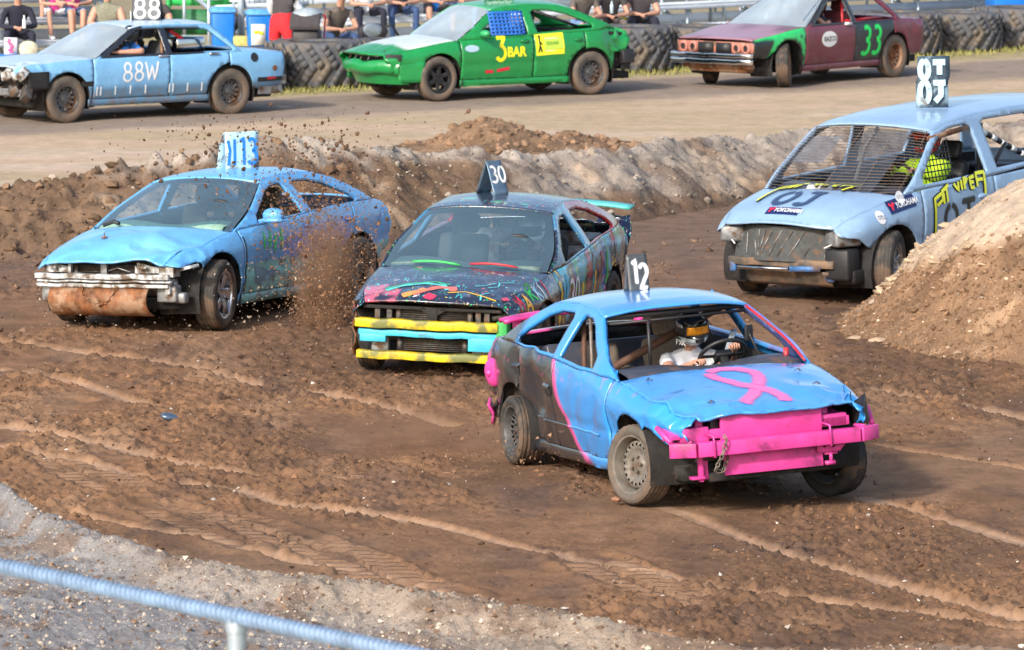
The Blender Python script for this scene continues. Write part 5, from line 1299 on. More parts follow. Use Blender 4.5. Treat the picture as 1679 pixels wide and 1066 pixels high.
# ============================================================ CAR: pale blue square saloon, 88
def col88(p, tag_):
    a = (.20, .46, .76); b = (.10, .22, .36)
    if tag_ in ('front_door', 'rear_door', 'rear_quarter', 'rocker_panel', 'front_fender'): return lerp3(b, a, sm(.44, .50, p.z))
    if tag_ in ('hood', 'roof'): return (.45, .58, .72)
    if tag_ == 'window_frame' and p.x > -.9 and p.x < .85 and p.z < 1.26: return (.02, .025, .04)
    return a
M['paint88'] = paint('faded_pale_blue_paint', .35, .25, coat=.3)
sp88 = dict(mat=M['paint88'], col=col88, h=.055, seed=17, char=.006,
    hw=[(-2.3, .80), (-2.0, .86), (-1.2, .88), (.8, .88), (1.8, .86), (2.3, .80)],
    belt=[(-2.3, .83), (-1.5, .87), (0, .855), (1, .85), (1.8, .81), (2.3, .75)], sill=[(-2.3, .40), (-1.3, .24), (1, .24), (2.3, .42)],
    inset=[(-2.3, .05), (0, .03), (2.3, .05)], crown=[(-2.3, .02), (-1.5, .03), (.95, .03), (2.3, .03)], yr=.60,
    rail=[(.92, .85), (.22, 1.235), (.05, 1.26), (-.5, 1.275), (-1.0, 1.26), (-1.12, 1.245), (-1.52, .87)], roof_crown=.035,
    dlo=[[(.72, .89), (.14, 1.21), (-.22, 1.222), (-.24, .89)], [(-.34, .89), (-.33, 1.222), (-1.0, 1.205), (-1.06, 1.185), (-1.38, .915), (-1.36, .89)]],
    arch=(1.40, -1.34), ra=.38, doors=(.98, -.29, -1.30), nose=2.22, tail=-2.26, fender_bottom=.55, nose_line=[(2.20, .70), (2.0, .66), (1.84, .56)], tail_line=[(-2.27, .60), (-2.24, .36), (-1.8, .34)],
    hood_front=2.18, hood_curve=.03, cowl=.10, dents=[], crump=[((2.1, .7, .7), .5, .04, 5), ((.2, .88, .55), .5, .006, 5)])
c88 = Car('derby_car', 'pale blue square-cut saloon with 88 roof sign, driver arm resting on the window sill', -5.40, 76.75, 216.2, {**sp88, 'scale': (.975, .92, 1.0)})
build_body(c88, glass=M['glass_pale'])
for x, y in ((1.40, .74), (1.40, -.74), (-1.34, .74), (-1.34, -.74)): wheel(c88.o, x, y, 2 if x > 0 else 0, 'steel12', 'steel_dark', 'rubber_grey', R=.325, rimr=.19, W=.2, dz=-.01)
mb = MB()
for i in range(9):
    mb.box((2.05 + .1 * random.random(), .85 - .2 * i + .05 * random.random(), .62 + .1 * random.random()), (.16, .13, .12), rot=(random.random(), random.random(), random.random()))
mb.build('torn_front_metal', M['white_metal'], c88.o, bevel=.01)
mb = MB()
for i in range(7): mb.box((2.0 + .1 * random.random(), .85 - .26 * i, .42 + .08 * random.random()), (.22, .16, .12), rot=(random.random(), random.random(), random.random()))
mb.build('torn_front_frame', M['engine'], c88.o, bevel=.01)
bar2(c88, 'bumper_beam', 2.08, -.7, .80, .42, .10, M['grey_metal'], .06)
mb = MB(); mb.grid(6, 10, lambda u, v: Vector((2.06 - .35 * (u), .89 - .02 * u, .70 + .1 * math.sin(v * 3) - .25 * v))); mb.build('torn_fender_liner', M['black'], c88.o, solid=.01)
g_, w_ = glyphs('88W', .25); ribbons('painted_number', [[(p[0] * .95, p[1]) for p in q] for q in g_], .030, side_map(c88, 1, .50, .53), M['w_hard'], c88.o, soft=False, step=.05)
ST = []
for xx in (.92, .86, .62, .37, .12, -.28, -.34, -.58, -.82): ST.append([(0.95 - xx, 0), (0.95 - xx, .12)])
ribbons('weld_marks', ST, .02, side_map(c88, 1, .95, .35), M['w_hard'], c88.o, soft=False, step=.05)
for xx, zz, rr_, mm in ((-1.72, .78, .065, 'black'), (-2.08, .62, .04, 'rust'), (-2.06, .62, .03, 'rust')):
    V2, F2 = cdt(circle(xx, zz, rr_, 16), [], .05); mesh_obj('round_hole', [c88.side(a, b, 1, .006) for a, b in V2], F2, M[mm], c88.o)
slab('black_moulding', -1.78, .44, .46, .06, M['black'], 0, c88); slab('red_marker_light', -1.95, .47, .16, .035, M['red'], 0, c88, off=.012)
slab('black_moulding', 1.18, .48, .20, .07, M['black'], 0, c88)
for xx in (-.10, -.95):
    mb = MB(); mb.bar(c88.side(xx, .85, 1, .02), c88.side(xx - .16, .85, 1, .02), .02, .025); mb.build('door_handle', M['chrome'], c88.o)
slab('bumper_cover', -1.80, .26, .45, .12, M['grey_metal'], 0, c88, off=.02)
mb = MB(); mb.bar((-2.28, -.75, .45), (-2.28, .75, .45), .12, .14); mb.build('rear_bumper', M['grey_metal'], c88.o, bevel=.02)
dashb(c88, .80, M['dash'], .83); seat(c88, .0, .36, M['seat_grey'], .36); seat(c88, .0, -.36, M['seat_grey'], .36); steering(c88, .40, .38, .88, 25)
mb = MB(); mb.tube([(-.5, .5, 1.18), (-1.1, .3, .9)], .03, 8); mb.build('roll_bar', M['red'], c88.o)
for q in ([(-.32, .62, .5), (-.32, .57, 1.2)], [(-.32, -.62, .5), (-.32, -.57, 1.2)], [(.62, .66, .86), (.40, .60, 1.12)]): mb = MB(); mb.tube(q, .024, 8); mb.build('roll_bar', M['rust'], c88.o)
mb = MB(); mb.box((-.9, .2, .95), (.5, .5, .25)); mb.build('fuel_tank', M['chrome'], c88.o, bevel=.04)
o_, off_ = person('person', 'driver in blue T-shirt and black helmet in the pale blue square saloon',
    {**seated(.50, .12, .45, .12, hand_l=(.52, .72, .92), hand_r=(.50, .35, .98)), 'elL': (.18, .86, .93)}, outfit('blue_cloth', 'jeans'), world_m=WM(c88), helmet=True)
helmet_moto(o_, Vector((.16, .50, 1.12)) - Vector(off_), (.8, .6, -.1), (0, 0, 1), M['helmet_black'], M['helmet_black'], M['black'], visor=False)
e = empty('number_sign', (-.40, .05, 1.30), rad(52), c88.o)
fA = sign_plate(e, .42, .36, .10, M['sign_grey']); fB = sign_plate(e, .42, .36, -.24, M['k_hard'])
g_, w_ = glyphs('88', .26); ribbons('painted_number', [[(p[0] + .03, p[1] + .04) for p in q] for q in g_], .034, fA, M['w_hard'], e, soft=False, step=.03)
mb = MB(); mb.add([(-.22, -.24, -.02), (.14, -.22, -.02), (.12, -.23, .14)], [(0, 1, 2)]); mb.build('sign_foot', M['w_hard'], e, solid=.01)

# ============================================================ CAR: green saloon
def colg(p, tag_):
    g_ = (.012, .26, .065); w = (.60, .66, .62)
    if tag_ == 'hood': return lerp3(w, g_, sm(1.88, 1.96, p.x + .05 * noise.noise(p * 6) + .10 * abs(p.y)))  # pale area paints the sky's reflection into the hood colour; front lip stays green
    if tag_ == 'roof': return lerp3(g_, (.10, .42, .25), .5)  # roof green lightened with the same painted sky sheen
    return g_
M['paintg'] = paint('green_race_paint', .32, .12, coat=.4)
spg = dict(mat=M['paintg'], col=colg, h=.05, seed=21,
    hw=[(-2.1, .72), (-1.8, .82), (-1.2, .87), (.6, .87), (1.5, .86), (2.0, .80), (2.35, .68)],
    belt=[(-2.1, .90), (-1.7, .94), (-.9, .925), (0, .885), (.7, .87), (1.1, .855), (1.6, .79), (2.0, .72), (2.35, .64)],
    sill=[(-2.1, .40), (-1.3, .24), (1, .23), (2.35, .42)], inset=[(-2.1, .10), (-1.6, .06), (.6, .045), (1.0, .09), (2.35, .10)],
    crown=[(-2.1, .03), (-1.8, .05), (.9, .06), (1.6, .08), (2.35, .05)], yr=.58,
    rail=[(1.02, .85), (.36, 1.28), (.1, 1.325), (-.3, 1.345), (-.8, 1.32), (-1.1, 1.25), (-1.85, .95)],
    dlo=[[(.64, .90), (.60, .99), (.28, 1.19), (.1, 1.25), (-.12, 1.268), (-.17, 1.23), (-.20, .925)], [(-.36, .94), (-.32, 1.23), (-.38, 1.265), (-.66, 1.26), (-.95, 1.20), (-1.28, 1.07), (-1.36, 1.02), (-1.34, .98)]],
    arch=(1.36, -1.30), ra=.385, doors=(1.0, -.27, -1.18), nose=2.22, tail=-2.04, fender_bottom=.42, tail_line=[(-2.06, .80), (-1.98, .62), (-1.75, .60), (-1.70, .36)], nose_line=[(2.24, .62), (2.16, .56), (2.14, .42)],
    hood_front=2.20, hood_curve=.12, cowl=.13, dents=[((-1.8, .82, .85), .35, (.06, -.08, 0))], crump=[((-2.0, .75, .8), .5, .05, 5), ((2.2, .3, .7), .5, .02, 5), ((-.9, .87, .45), .5, .008, 4)])
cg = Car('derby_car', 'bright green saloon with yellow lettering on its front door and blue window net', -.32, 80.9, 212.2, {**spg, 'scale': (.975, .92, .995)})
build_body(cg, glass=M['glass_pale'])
wheel(cg.o, 1.38, .75, 3, 'alloy6', 'helmet_black' if 0 else 'black', 'rubber_grey', R=.325, rimr=.21, W=.21); wheel(cg.o, 1.36, -.75, 3, 'alloy6', 'black', 'rubber_grey', R=.32)
wheel(cg.o, -1.30, .75, 0, 'steel12', 'steel_dark', 'rubber_grey', R=.32); wheel(cg.o, -1.30, -.75, 0, 'steel12', 'steel_dark', 'rubber_grey', R=.32)
mb = MB()
def gb(u, v):
    y = (2 * u - 1) * .80; x = 2.34 - .32 * abs(2 * u - 1) ** 2.2; r = .085
    a = -1.2 + 2.6 * v; return cg.dent(Vector((x - .05 + r * math.cos(a), y, .50 + .10 * math.sin(a) + .012 * math.sin(u * 17))))
mb.grid(36, 8, gb); mb.grid(30, 4, lambda u, v: Vector((2.26 - .30 * abs(2 * u - 1) ** 2.2 - .1 * v, (2 * u - 1) * .78, .41 - .16 * v)))
mb.build('front_bumper', cg.mat, cg.o, cols=[(.012, .26, .065)] * len(mb.v))
for sg in (1, -1):
    mb = MB(); mb.grid(8, 5, lambda u, v: Vector((2.04 - .42 * u, sg * (.78 + .075 * u), .28 + .30 * v))); mb.build('bumper_corner', cg.mat, cg.o, cols=[(.012, .26, .065)] * len(mb.v), solid=.01)
mb = MB(); mb.grid(20, 3, lambda u, v: Vector((2.14 - .26 * abs(2 * u - 1) ** 2.2, (2 * u - 1) * .76, .52 + .14 * v))); mb.build('grille_opening', M['black'], cg.o)
for y in (-.42, -.22, -.02, .18):
    mb = MB(); mb.bar((2.26 - .1 * abs(y), y, .56), (2.22 - .1 * abs(y), y + .05, .69), .03, .015); mb.build('grille_bar', M['grey_metal'], cg.o)
mb = MB(); mb.tube([(2.2, -.66, .68), (2.27, -.3, .675), (2.28, .1, .67), (2.22, .5, .665)], .014, 6); mb.build('grille_bar', M['grey_metal'], cg.o)
mb = MB(); mb.box((2.04, .62, .64), (.24, .30, .10), rot=(0, 0, -.5)); mb.tube([(2.16, .5, .6), (2.12, .5, .74)], .006, 5); mb.build('headlight_cavity', M['black'], cg.o, bevel=.03)
mb = MB(); mb.ball((.66, .98, .96), (.07, .11, .055), 12, 8); mb.bar((.66, .86, .93), (.66, .95, .95), .08, .04); mb.build('door_mirror', cg.mat, cg.o, cols=[(.03, .36, .12)] * len(mb.v))
mb = MB()
for i in range(10): mb.box((-1.95 - .1 * random.random(), .75 - .17 * i, .62 - .1 * random.random()), (.2, .14, .2), rot=(random.random(), random.random(), 0))
mb.bar((-2.0, .7, .45), (-2.0, -.7, .45), .16, .2); mb.tube([(-2.0, .6, .4), (-2.0, .6, .2)], .02, 6); mb.build('torn_rear_metal', M['black'], cg.o, bevel=.02)
# window net
M['net_blue'] = plain('blue_window_net', (.02, .14, .55), .6)
nf = lambda u, v: cg.side0(.46 - .60 * u - .03 * v, .92 + .34 * v + .04 * u * 0, 1) + Vector((0, .012, 0))
for i in range(9):
    mb = MB(); mb.grid(1, 6, lambda u, v: nf(i / 8 * .93 + .035 * u * 2, v)); mb.build('net_strap', M['net_blue'], cg.o, solid=.004)
for j in range(7):
    mb = MB(); mb.grid(6, 1, lambda u, v: nf(u, j / 6 * .90 + .075 * v) + Vector((0, .004, 0))); mb.build('net_strap', M['net_blue'], cg.o, solid=.004)
mb = MB(); mb.tube([(-.4, .6, 1.25), (-1.15, .66, 1.0)], .022, 8); mb.build('roll_bar', M['black'], cg.o)
fn = side_map(cg, 1, .42, .55)
g3 = [[(.02, .32), (.16, .33), (.08, .20)] + arc(.08, .10, .08, .10, 80, -150, 10)]
ribbons('painted_number', g3, .055, side_map(cg, 1, .40, .56), M['y3_hard'], cg.o, soft=False, step=.04)
font_text('painted_lettering', 'BAR', .15, lambda a, b, o: side_map(cg, 1, .20, .58)(a, b + .02, o), M['y3_hard'], cg.o, bold=.04, stretch=.9)
slab('sponsor_sticker', -.30, .60, .50, .31, M['y_hard'], .04, cg)
fs = side_map(cg, 1, -.30, .60, .04)
mb = MB(); mb.grid(8, 3, lambda u, v: fs(.14 + .34 * u, .08 + .17 * v, .009)); mb.build('sticker_panel', spray('lime_vinyl', (.50, .68, .08), .5, False), cg.o)
font_text('sponsor_lettering', 'SQUAD', .055, lambda a, b, o: fs(a + .18, b + .14, o + .01), M['gr_hard'], cg.o, bold=.01)
font_text('sponsor_lettering', 'WATERPROOFING', .025, lambda a, b, o: fs(a + .15, b + .225, o + .01), M['w_hard'], cg.o, stretch=.8); font_text('sponsor_lettering', 'BASEMENTS', .025, lambda a, b, o: fs(a + .16, b + .05, o + .01), M['w_hard'], cg.o, stretch=.9)
ribbons('sponsor_mark', [[(.07, .25), (.07, .14)], [(.07, .2), (.11, .16)], [(.07, .14), (.04, .05)], [(.07, .14), (.10, .05)], arc(.07, .27, .012, .012, 0, 330, 8)], .022, lambda a, b, o: fs(a, b, o + .006), M['k_hard'], cg.o, soft=False, step=.03)
V2, F2 = cdt([(.82 + .12 * math.cos(a), .74 + .05 * math.sin(a)) for a in np.linspace(0, 6.2, 18)], [], .05); mesh_obj('oval_sticker', [cg.side(a, b, 1, .006) for a, b in V2], F2, spray('pale_blue_sticker', (.35, .5, .65), .5, False), cg.o)
ribbons('red_stripe_sticker', [[(0, 0), (.14, .0)], [(.2, .01), (.42, .04)]], .045, side_map(cg, 1, .58, .40), M['r_hard'], cg.o, soft=False)
for xx in (-.10, -1.05):
    V2, F2 = cdt([(xx + .07 * math.cos(a), .82 + .028 * math.sin(a)) for a in np.linspace(0, 6.2, 16)], [], .05); mesh_obj('door_handle', [cg.side(a, b, 1, .01) for a, b in V2], F2, cg.mat, cg.o, cols=[(.01, .2, .05)] * len(V2), solid=.02)
dashb(cg, .84, M['dash'], .84); seat(cg, .0, .36, M['seat_grey'], .36); seat(cg, .0, -.36, M['seat_grey'], .36); steering(cg, .46, .38, .90, 25)
mb = MB(); mb.box((-1.0, 0, .72), (.14, 1.2, .45), rot=(0, -.3, 0)); mb.build('rear_seat_back', M['seat_grey'], cg.o, bevel=.02)
o_, off_ = person('person', 'driver in black helmet behind the blue window net of the green saloon',
    {**seated(.38, .05, .46, .12)}, outfit('dark_cloth', 'jeans', long_sleeve=True), world_m=WM(cg), helmet=True)
helmet_moto(o_, Vector((.06, .38, 1.17)) - Vector(off_), (1, 0, -.1), (0, 0, 1), M['helmet_black'], M['helmet_black'], M['black'])
e = empty('number_sign', (-.15, .0, 1.40), rad(58), cg.o); fA = sign_plate(e, .46, .30, .06, M['k_hard']); sign_plate(e, .46, .30, -.2, M['k_hard'])
font_text('painted_lettering', '3BAR', .13, lambda a, b, o: fA(a + .04, b + .02, o + .004), M['w_hard'], e, bold=.02, stretch=1.0)

# ============================================================ CAR: maroon saloon, 33
def colm(p, tag_):
    m = (.13, .018, .035); k = (.015, .02, .025); g_ = (.03, .62, .16)
    if tag_ == 'rear_door': return (.02, .03, .04)
    if tag_ == 'front_fender':
        r = math.hypot(p.x - 1.40, p.z - .31)
        n = .04 * noise.noise(p * 7)
        if abs(r + n - .45) < .05 and p.z > .3: return g_
        if p.z + n > .71 - .0 * p.x and p.x < 2.2: return g_ if p.z + n > .74 - .10 * (p.x - 1) else k
        return k
    if tag_ == 'hood': return lerp3(m, (.34, .17, .22), sm(-.5, .5, noise.noise(p * 1.8) + .5 * (abs(p.y) < .6)))
    if tag_ == 'window_frame' and p.x > -.85 and p.x < .8 and p.z < 1.27: return (.03, .03, .035)
    if tag_ == 'roof': return (.20, .07, .12)
    return lerp3(m, (.22, .06, .09), .5 + .5 * noise.noise(p * 3))
M['paintm'] = paint('faded_maroon_paint', .4, .22, coat=.3)
spm = dict(sp88); spm.update(mat=M['paintm'], col=colm, seed=31,
    belt=[(-2.3, .85), (-1.5, .88), (0, .855), (1, .85), (1.8, .76), (2.45, .68)], hw=[(-2.3, .80), (-2.0, .87), (-1.2, .90), (.8, .90), (1.8, .88), (2.45, .80)],
    sill=[(-2.3, .40), (-1.3, .24), (1, .24), (2.45, .42)], inset=[(-2.3, .05), (0, .03), (2.45, .05)], crown=[(-2.3, .02), (-1.5, .03), (.95, .03), (2.45, .02)],
    arch=(1.42, -1.36), nose=2.20, tail=-2.14, hood_front=2.18, nose_line=[(2.20, .46), (1.95, .42)], tail_line=[(-2.15, .60), (-2.12, .36), (-1.75, .34)], crump=[((2.2, .8, .6), .4, .02, 5), ((-2.0, .85, .6), .5, .02, 4)], seed_=3)
cm = Car('derby_car', 'maroon saloon with bright green painted fender, chrome bumper and green 33 on the rear door', 4.41, 84.15, 230.8, {**spm, 'scale': (1.0, .88, 1.02)})
build_body(cm, glass=M['glass_pale'])
wheel(cm.o, 1.42, .78, 36, 'steel12', 'rust', 'rubber', R=.325, W=.21, camber=4); wheel(cm.o, 1.42, -.76, 30, 'steel12', 'rust', 'rubber', R=.32)
wheel(cm.o, -1.36, .77, 0, 'steel12', 'rust', 'rubber_grey', R=.325, rimr=.19); wheel(cm.o, -1.36, -.77, 0, 'steel12', 'rust', 'rubber_grey', R=.32)
for z, h in ((.485, .07), (.395, .085)): bar2(cm, 'chrome_bumper', 2.28, -.86, .84, z, h, M['chrome'], .08, n=16, wob=.003, bev=.015)
M['salmon'] = plain('salmon_primer', (.42, .17, .13), .6, 0, .3, 9, .2, dirt=.3)
for y in (-.66, -.46, .46, .66):
    mb = MB(); mb.lathe([(.05, .03), (.09, .03), (.09, -.05), (.05, -.05), (.05, .03)], 16, Matrix.Translation((2.20, y, .59)) @ Matrix.Rotation(rad(-90), 4, 'Z')); mb.build('headlight_ring', M['salmon'], cm.o)
mb = MB(); mb.box((2.17, 0, .59), (.05, 1.6, .17)); mb.build('nose_panel', M['salmon'], cm.o)
for y0 in (-.19, .19): mb = MB(); mb.box((2.21, y0, .59), (.04, .30, .15)); mb.build('grille_opening', M['black'], cm.o)
for y in (-.66, -.46, .46, .66): mb = MB(); mb.lathe([(0, .005), (.055, .0)], 14, Matrix.Translation((2.205, y, .59)) @ Matrix.Rotation(rad(-90), 4, 'Z')); mb.build('headlight_hole', M['black'], cm.o)
mb = MB(); mb.bar((2.14, -.7, .32), (2.14, .75, .32), .1, .07); mb.bar((2.04, -.6, .27), (2.04, .6, .27), .2, .08); mb.build('lower_valance', M['rust'], cm.o, bevel=.02)
g_, w_ = glyphs('33', .40); ribbons('painted_number', [[(p[0] * .85 + .12 * p[1], p[1]) for p in q] for q in g_], .055, side_map(cm, 1, -.42, .40), M['g_spray'], cm.o, step=.05)
V2, F2 = cdt([(.40 + .20 * math.cos(a), .66 + .115 * math.sin(a)) for a in np.linspace(0, 6.2, 22)], [], .06); mesh_obj('oval_sticker', [cm.side(a, b, 1, .006) for a, b in V2], F2, M['w_hard'], cm.o)
font_text('sticker_lettering', 'BAZCO', .07, lambda a, b, o: cm.side(.54 - a, .63 + b, 1, o + .006), M['k_hard'], cm.o, bold=.01, stretch=1.0)
mb = MB(); mb.bar(cm.side(-.02, .86, 1, .02), cm.side(-.18, .86, 1, .02), .03, .04); mb.build('door_handle', M['w_hard'], cm.o)
mb = MB(); mb.tube([c_ + Vector((0, .012, 0)) for c_ in [cm.side0(1.02 - .8 * t, .93 + .37 * t, 1) for t in np.linspace(0, 1, 8)]], .012, 6); mb.build('pillar_trim', M['chrome'], cm.o)
dashb(cm, .80, M['dash'], .83); seat(cm, .0, .36, plain('maroon_upholstery', (.12, .02, .03), .8), .36); seat(cm, .0, -.36, M['seat_grey'], .36); steering(cm, .40, .38, .88, 25)
for q in ([(-.3, .62, .5), (-.3, .57, 1.2)], [(-.35, .6, .88), (-1.3, .6, .9)]): mb = MB(); mb.tube(q, .027, 8); mb.build('roll_bar', M['red'], cm.o)
o_, off_ = person('person', 'driver in dark shirt and black helmet in the maroon saloon',
    {**seated(.44, .10, .42, .12, hand_l=(.50, .66, 1.0), hand_r=(.50, .3, 1.02))}, outfit('navy_cloth', 'jeans'), world_m=WM(cm), helmet=True)
helmet_moto(o_, Vector((.12, .44, 1.11)) - Vector(off_), (1, .2, -.1), (0, 0, 1), M['helmet_black'], M['helmet_black'], M['black'], visor=False)
e = empty('number_sign', (-.20, .0, 1.385), rad(45), cm.o); fA = sign_plate(e, .46, .36, .10, M['w_hard']); sign_plate(e, .46, .36, -.24, M['w_hard'])
g_, w_ = glyphs('33', .26); ribbons('painted_number', [[(p[0] + .03, p[1] + .04) for p in q] for q in g_], .04, fA, M['k_hard'], e, soft=False, step=.03)

# ============================================================ GROUND AND EARTHWORKS
def grid_mesh(name, xs, ys, zf, colf, mat, kind='structure', warp=None):
    X, Y = np.meshgrid(xs, ys)
    if warp is not None: X = X * warp(Y)
    Z = zf(X, Y); Cc = colf(X, Y, Z)
    nx, ny = len(xs), len(ys)
    co = np.stack([X, Y, Z], -1).reshape(-1, 3).astype(np.float32)
    i = np.arange(nx * ny).reshape(ny, nx)
    q = np.stack([i[:-1, :-1], i[:-1, 1:], i[1:, 1:], i[1:, :-1]], -1).reshape(-1, 4)
    me = bpy.data.meshes.new(name); me.vertices.add(len(co)); me.vertices.foreach_set('co', co.ravel())
    me.loops.add(q.size); me.loops.foreach_set('vertex_index', q.ravel().astype(np.int32))
    me.polygons.add(len(q)); me.polygons.foreach_set('loop_start', np.arange(0, q.size, 4, dtype=np.int32)); me.polygons.foreach_set('loop_total', np.full(len(q), 4, dtype=np.int32))
    me.polygons.foreach_set('use_smooth', np.ones(len(q), bool))
    a = me.color_attributes.new('Col', 'FLOAT_COLOR', 'POINT'); c4 = np.ones((len(co), 4), np.float32); c4[:, :3] = Cc.reshape(-1, 3); a.data.foreach_set('color', c4.ravel())
    me.materials.append(mat); me.update(); me.validate()
    o = bpy.data.objects.new(name, me); COL.objects.link(o); tag(o, kind=kind); return o
def soil(name, rough=.95, b1=.55, b2=.35, s1=28, s2=110, var=.25, dark=.45, sheen=False):
    m, N, L, b, out = nmat(name)
    at = N.new('ShaderNodeAttribute'); at.attribute_name = 'Col'
    n1 = nz(N, L, 3.2, 8, rough=.7); n2 = nz(N, L, s1, 6, rough=.7); n3 = nz(N, L, s2, 4, rough=.6)
    c = mix(N, L, ramp(N, L, n1.outputs[0], [(.35, 0), (.65, 1)]).outputs[0], mix(N, L, 1.0, at.outputs['Color'], (1 - var, 1 - var, 1 - var), 'MULTIPLY'), mix(N, L, 1.0, at.outputs['Color'], (1 + var, 1 + var * .95, 1 + var * .9), 'MULTIPLY'))
    c = mix(N, L, ramp(N, L, n2.outputs[0], [(.30, dark), (.50, 0.0)]).outputs[0], c, mix(N, L, 1.0, c, (.50, .46, .44), 'MULTIPLY'))
    c = mix(N, L, ramp(N, L, n3.outputs[0], [(.64, 0.0), (.74, .5)]).outputs[0], c, mix(N, L, 1.0, c, (1.8, 1.75, 1.7), 'MULTIPLY'))
    L.new(c, b.inputs['Base Color']); b.inputs['Roughness'].default_value = rough; b.inputs['Specular IOR Level'].default_value = .15
    p = bump(N, L, b, n2.outputs[0], b1, .03); bump(N, L, b, n3.outputs[0], b2, .012, p)
    return m
M['soil'] = soil('track_soil', dark=.3)
M['soil_far'] = soil('dry_track_soil', b1=.4, s1=8, s2=40, var=.15, dark=.3)
M['gravel'] = soil('pale_gravel', b1=.8, b2=.6, s1=42, s2=120, var=.2, dark=.75)
def seg_dist(X, Y, pts):
    best = np.full(X.shape, 1e9); S = np.zeros(X.shape); acc = 0; sgn = np.zeros(X.shape)
    for (x0, y0), (x1, y1) in zip(pts[:-1], pts[1:]):
        dx, dy = x1 - x0, y1 - y0; l = math.hypot(dx, dy)
        t = np.clip(((X - x0) * dx + (Y - y0) * dy) / (l * l), 0, 1)
        d = np.hypot(X - x0 - t * dx, Y - y0 - t * dy)
        w = d < best; best[w] = d[w]; S[w] = (acc + t * l)[w]; sgn[w] = ((X - x0) * dy - (Y - y0) * dx)[w] / l; acc += l
    return best, S, sgn
def smooth_path(px):
    p = [back(*q) for q in px]; P = np.array(p); t = np.arange(len(P)); tt = np.linspace(0, len(P) - 1, len(P) * 4)
    f = [curve1(list(zip(t, P[:, k]))) for k in (0, 1)]
    return [(f[0](a), f[1](a)) for a in tt]
TRACKS = [smooth_path(q) for q in (
    [(-30, 725), (0, 733), (137, 758), (250, 787), (375, 796), (458, 823), (542, 833), (700, 856), (875, 900), (1050, 935), (1225, 976), (1400, 993), (1700, 1037)],
    [(0, 696), (125, 717), (221, 742), (300, 760)], [(117, 842), (250, 869), (375, 892), (500, 924), (625, 947), (700, 964), (933, 1016), (1108, 1051), (1250, 1080)],
    [(1060, 822), (1108, 836), (1195, 870), (1283, 906), (1400, 940), (1516, 976), (1700, 1022)], [(1420, 815), (1516, 842), (1700, 893)],
    [(271, 750), (375, 771), (420, 778)], [(0, 560), (150, 580), (300, 600), (420, 632)], [(500, 640), (620, 665), (740, 700)], [(1440, 730), (1560, 750), (1700, 775)], [(-20, 600), (120, 625), (240, 665)], [(1430, 640), (1560, 660), (1700, 690)],
    [(700, 1000), (850, 1030), (1000, 1075)])]
TREADS = [smooth_path(q) for q in ([(71, 748), (167, 790), (250, 819), (375, 854), (480, 886), (583, 922), (646, 955), (720, 975)], [(962, 917), (1108, 982), (1225, 1011), (1312, 1040)], [(500, 767), (600, 790), (700, 812)], [(0, 655), (60, 665), (110, 660)], [(250, 833), (330, 860), (430, 900)])]
RIM_L = smooth_path([(-60, 800), (0, 808), (55, 812), (85, 820), (112, 846), (170, 880), (245, 912), (300, 932), (367, 950), (551, 974), (673, 993), (840, 1023), (1000, 1048), (1100, 1068), (1220, 1092)])
def ground_z(X, Y, fine=True):
    z = .05 * (fbm(X * .5, Y * .35, 3, 3) - .5)
    # dug-in ruts behind the leading car
    if fine:
        rough = sstep(.42, .62, fbm(X * .9, Y * .45, 11, 3))
        z += .034 * (fbm(X * 4, Y * 3, 5, 5) - .5) * (.4 + rough) + .050 * rough * np.maximum(0, fbm(X * 13, Y * 10, 8, 4) - .46) * 2.2
        z += .018 * (vn(X * 22, Y * 16, 40) - .5) * (.35 + rough) + .024 * (vn(X * 41, Y * 30, 41) - .5) * (.4 + rough)
        sm_ = np.zeros(X.shape)
        for i, p in enumerate(TRACKS):
            d, s, g = seg_dist(X, Y, p); w = .07 + .02 * math.sin(i * 2.1)
            wob = 1 + .5 * (vn(s * 1.3, s * 0, 60 + i) - .5)
            m = 1 - sstep(w * .75, w * 1.25, d * wob); lip = np.exp(-((d - w * 1.5) / (.05)) ** 2)
            z = z * (1 - .8 * m) - .034 * m + (.005 * lip) * (.2 + 1.4 * vn(s * 9, d * 12, 70 + i)); sm_ = np.maximum(sm_, m)
        tr = np.zeros(X.shape)
        for i, p in enumerate(TREADS):
            d, s, g = seg_dist(X, Y, p); L_ = sum(math.hypot(b[0] - a[0], b[1] - a[1]) for a, b in zip(p[:-1], p[1:]))
            m = (1 - sstep(.22, .30, d)) * sstep(0, .3, s) * (1 - sstep(L_ - .4, L_, s)) * sstep(.40, .52, fbm(s * 1.3 + 9 * i, d * 5, 90, 3))
            ph = (Y + .12 * X) / .160 + .5 * (g > 0)
            bar = sstep(.25, .6, np.abs((ph % 1) - .5) * 2) * (np.abs(g) > .02)
            z = z * (1 - .9 * m) + m * (.062 * bar - .045); tr = np.maximum(tr, m)
            lip = np.exp(-((d - .28) / .06) ** 2); z += .03 * lip * (.3 + vn(s * 8, d * 8, 95)) * (tr < .5)
        ground_z.sm = sm_; ground_z.tr = tr
    rx, ry = 0.0, 40.9
    return z
def flat_under(X, Y, z):
    """tyres press the loose soil flat where they stand"""
    for c in (c12, c30, c113, van):
        Mw = c.o.matrix_world
        for w in c.o.children:
            if w.name.startswith('wheel') and not w.name.startswith('wheel_h'):
                p = Mw @ w.location; d = np.hypot(X - p.x, Y - p.y); m = 1 - sstep(.25, .75, d); z = z * (1 - m) + m * PRESS.get(w.name, -.012)
    return z
def BR(*c): return np.array(c, float)
c_track = BR(.222, .124, .069); c_dark = BR(.108, .066, .044); c_pale = BR(.37, .245, .165); c_dry = BR(.48, .355, .25); c_grey = BR(.235, .19, .155); c_grass = BR(.30, .27, .13)
def mixc(a, b, t): return a + (b - a) * t[..., None]
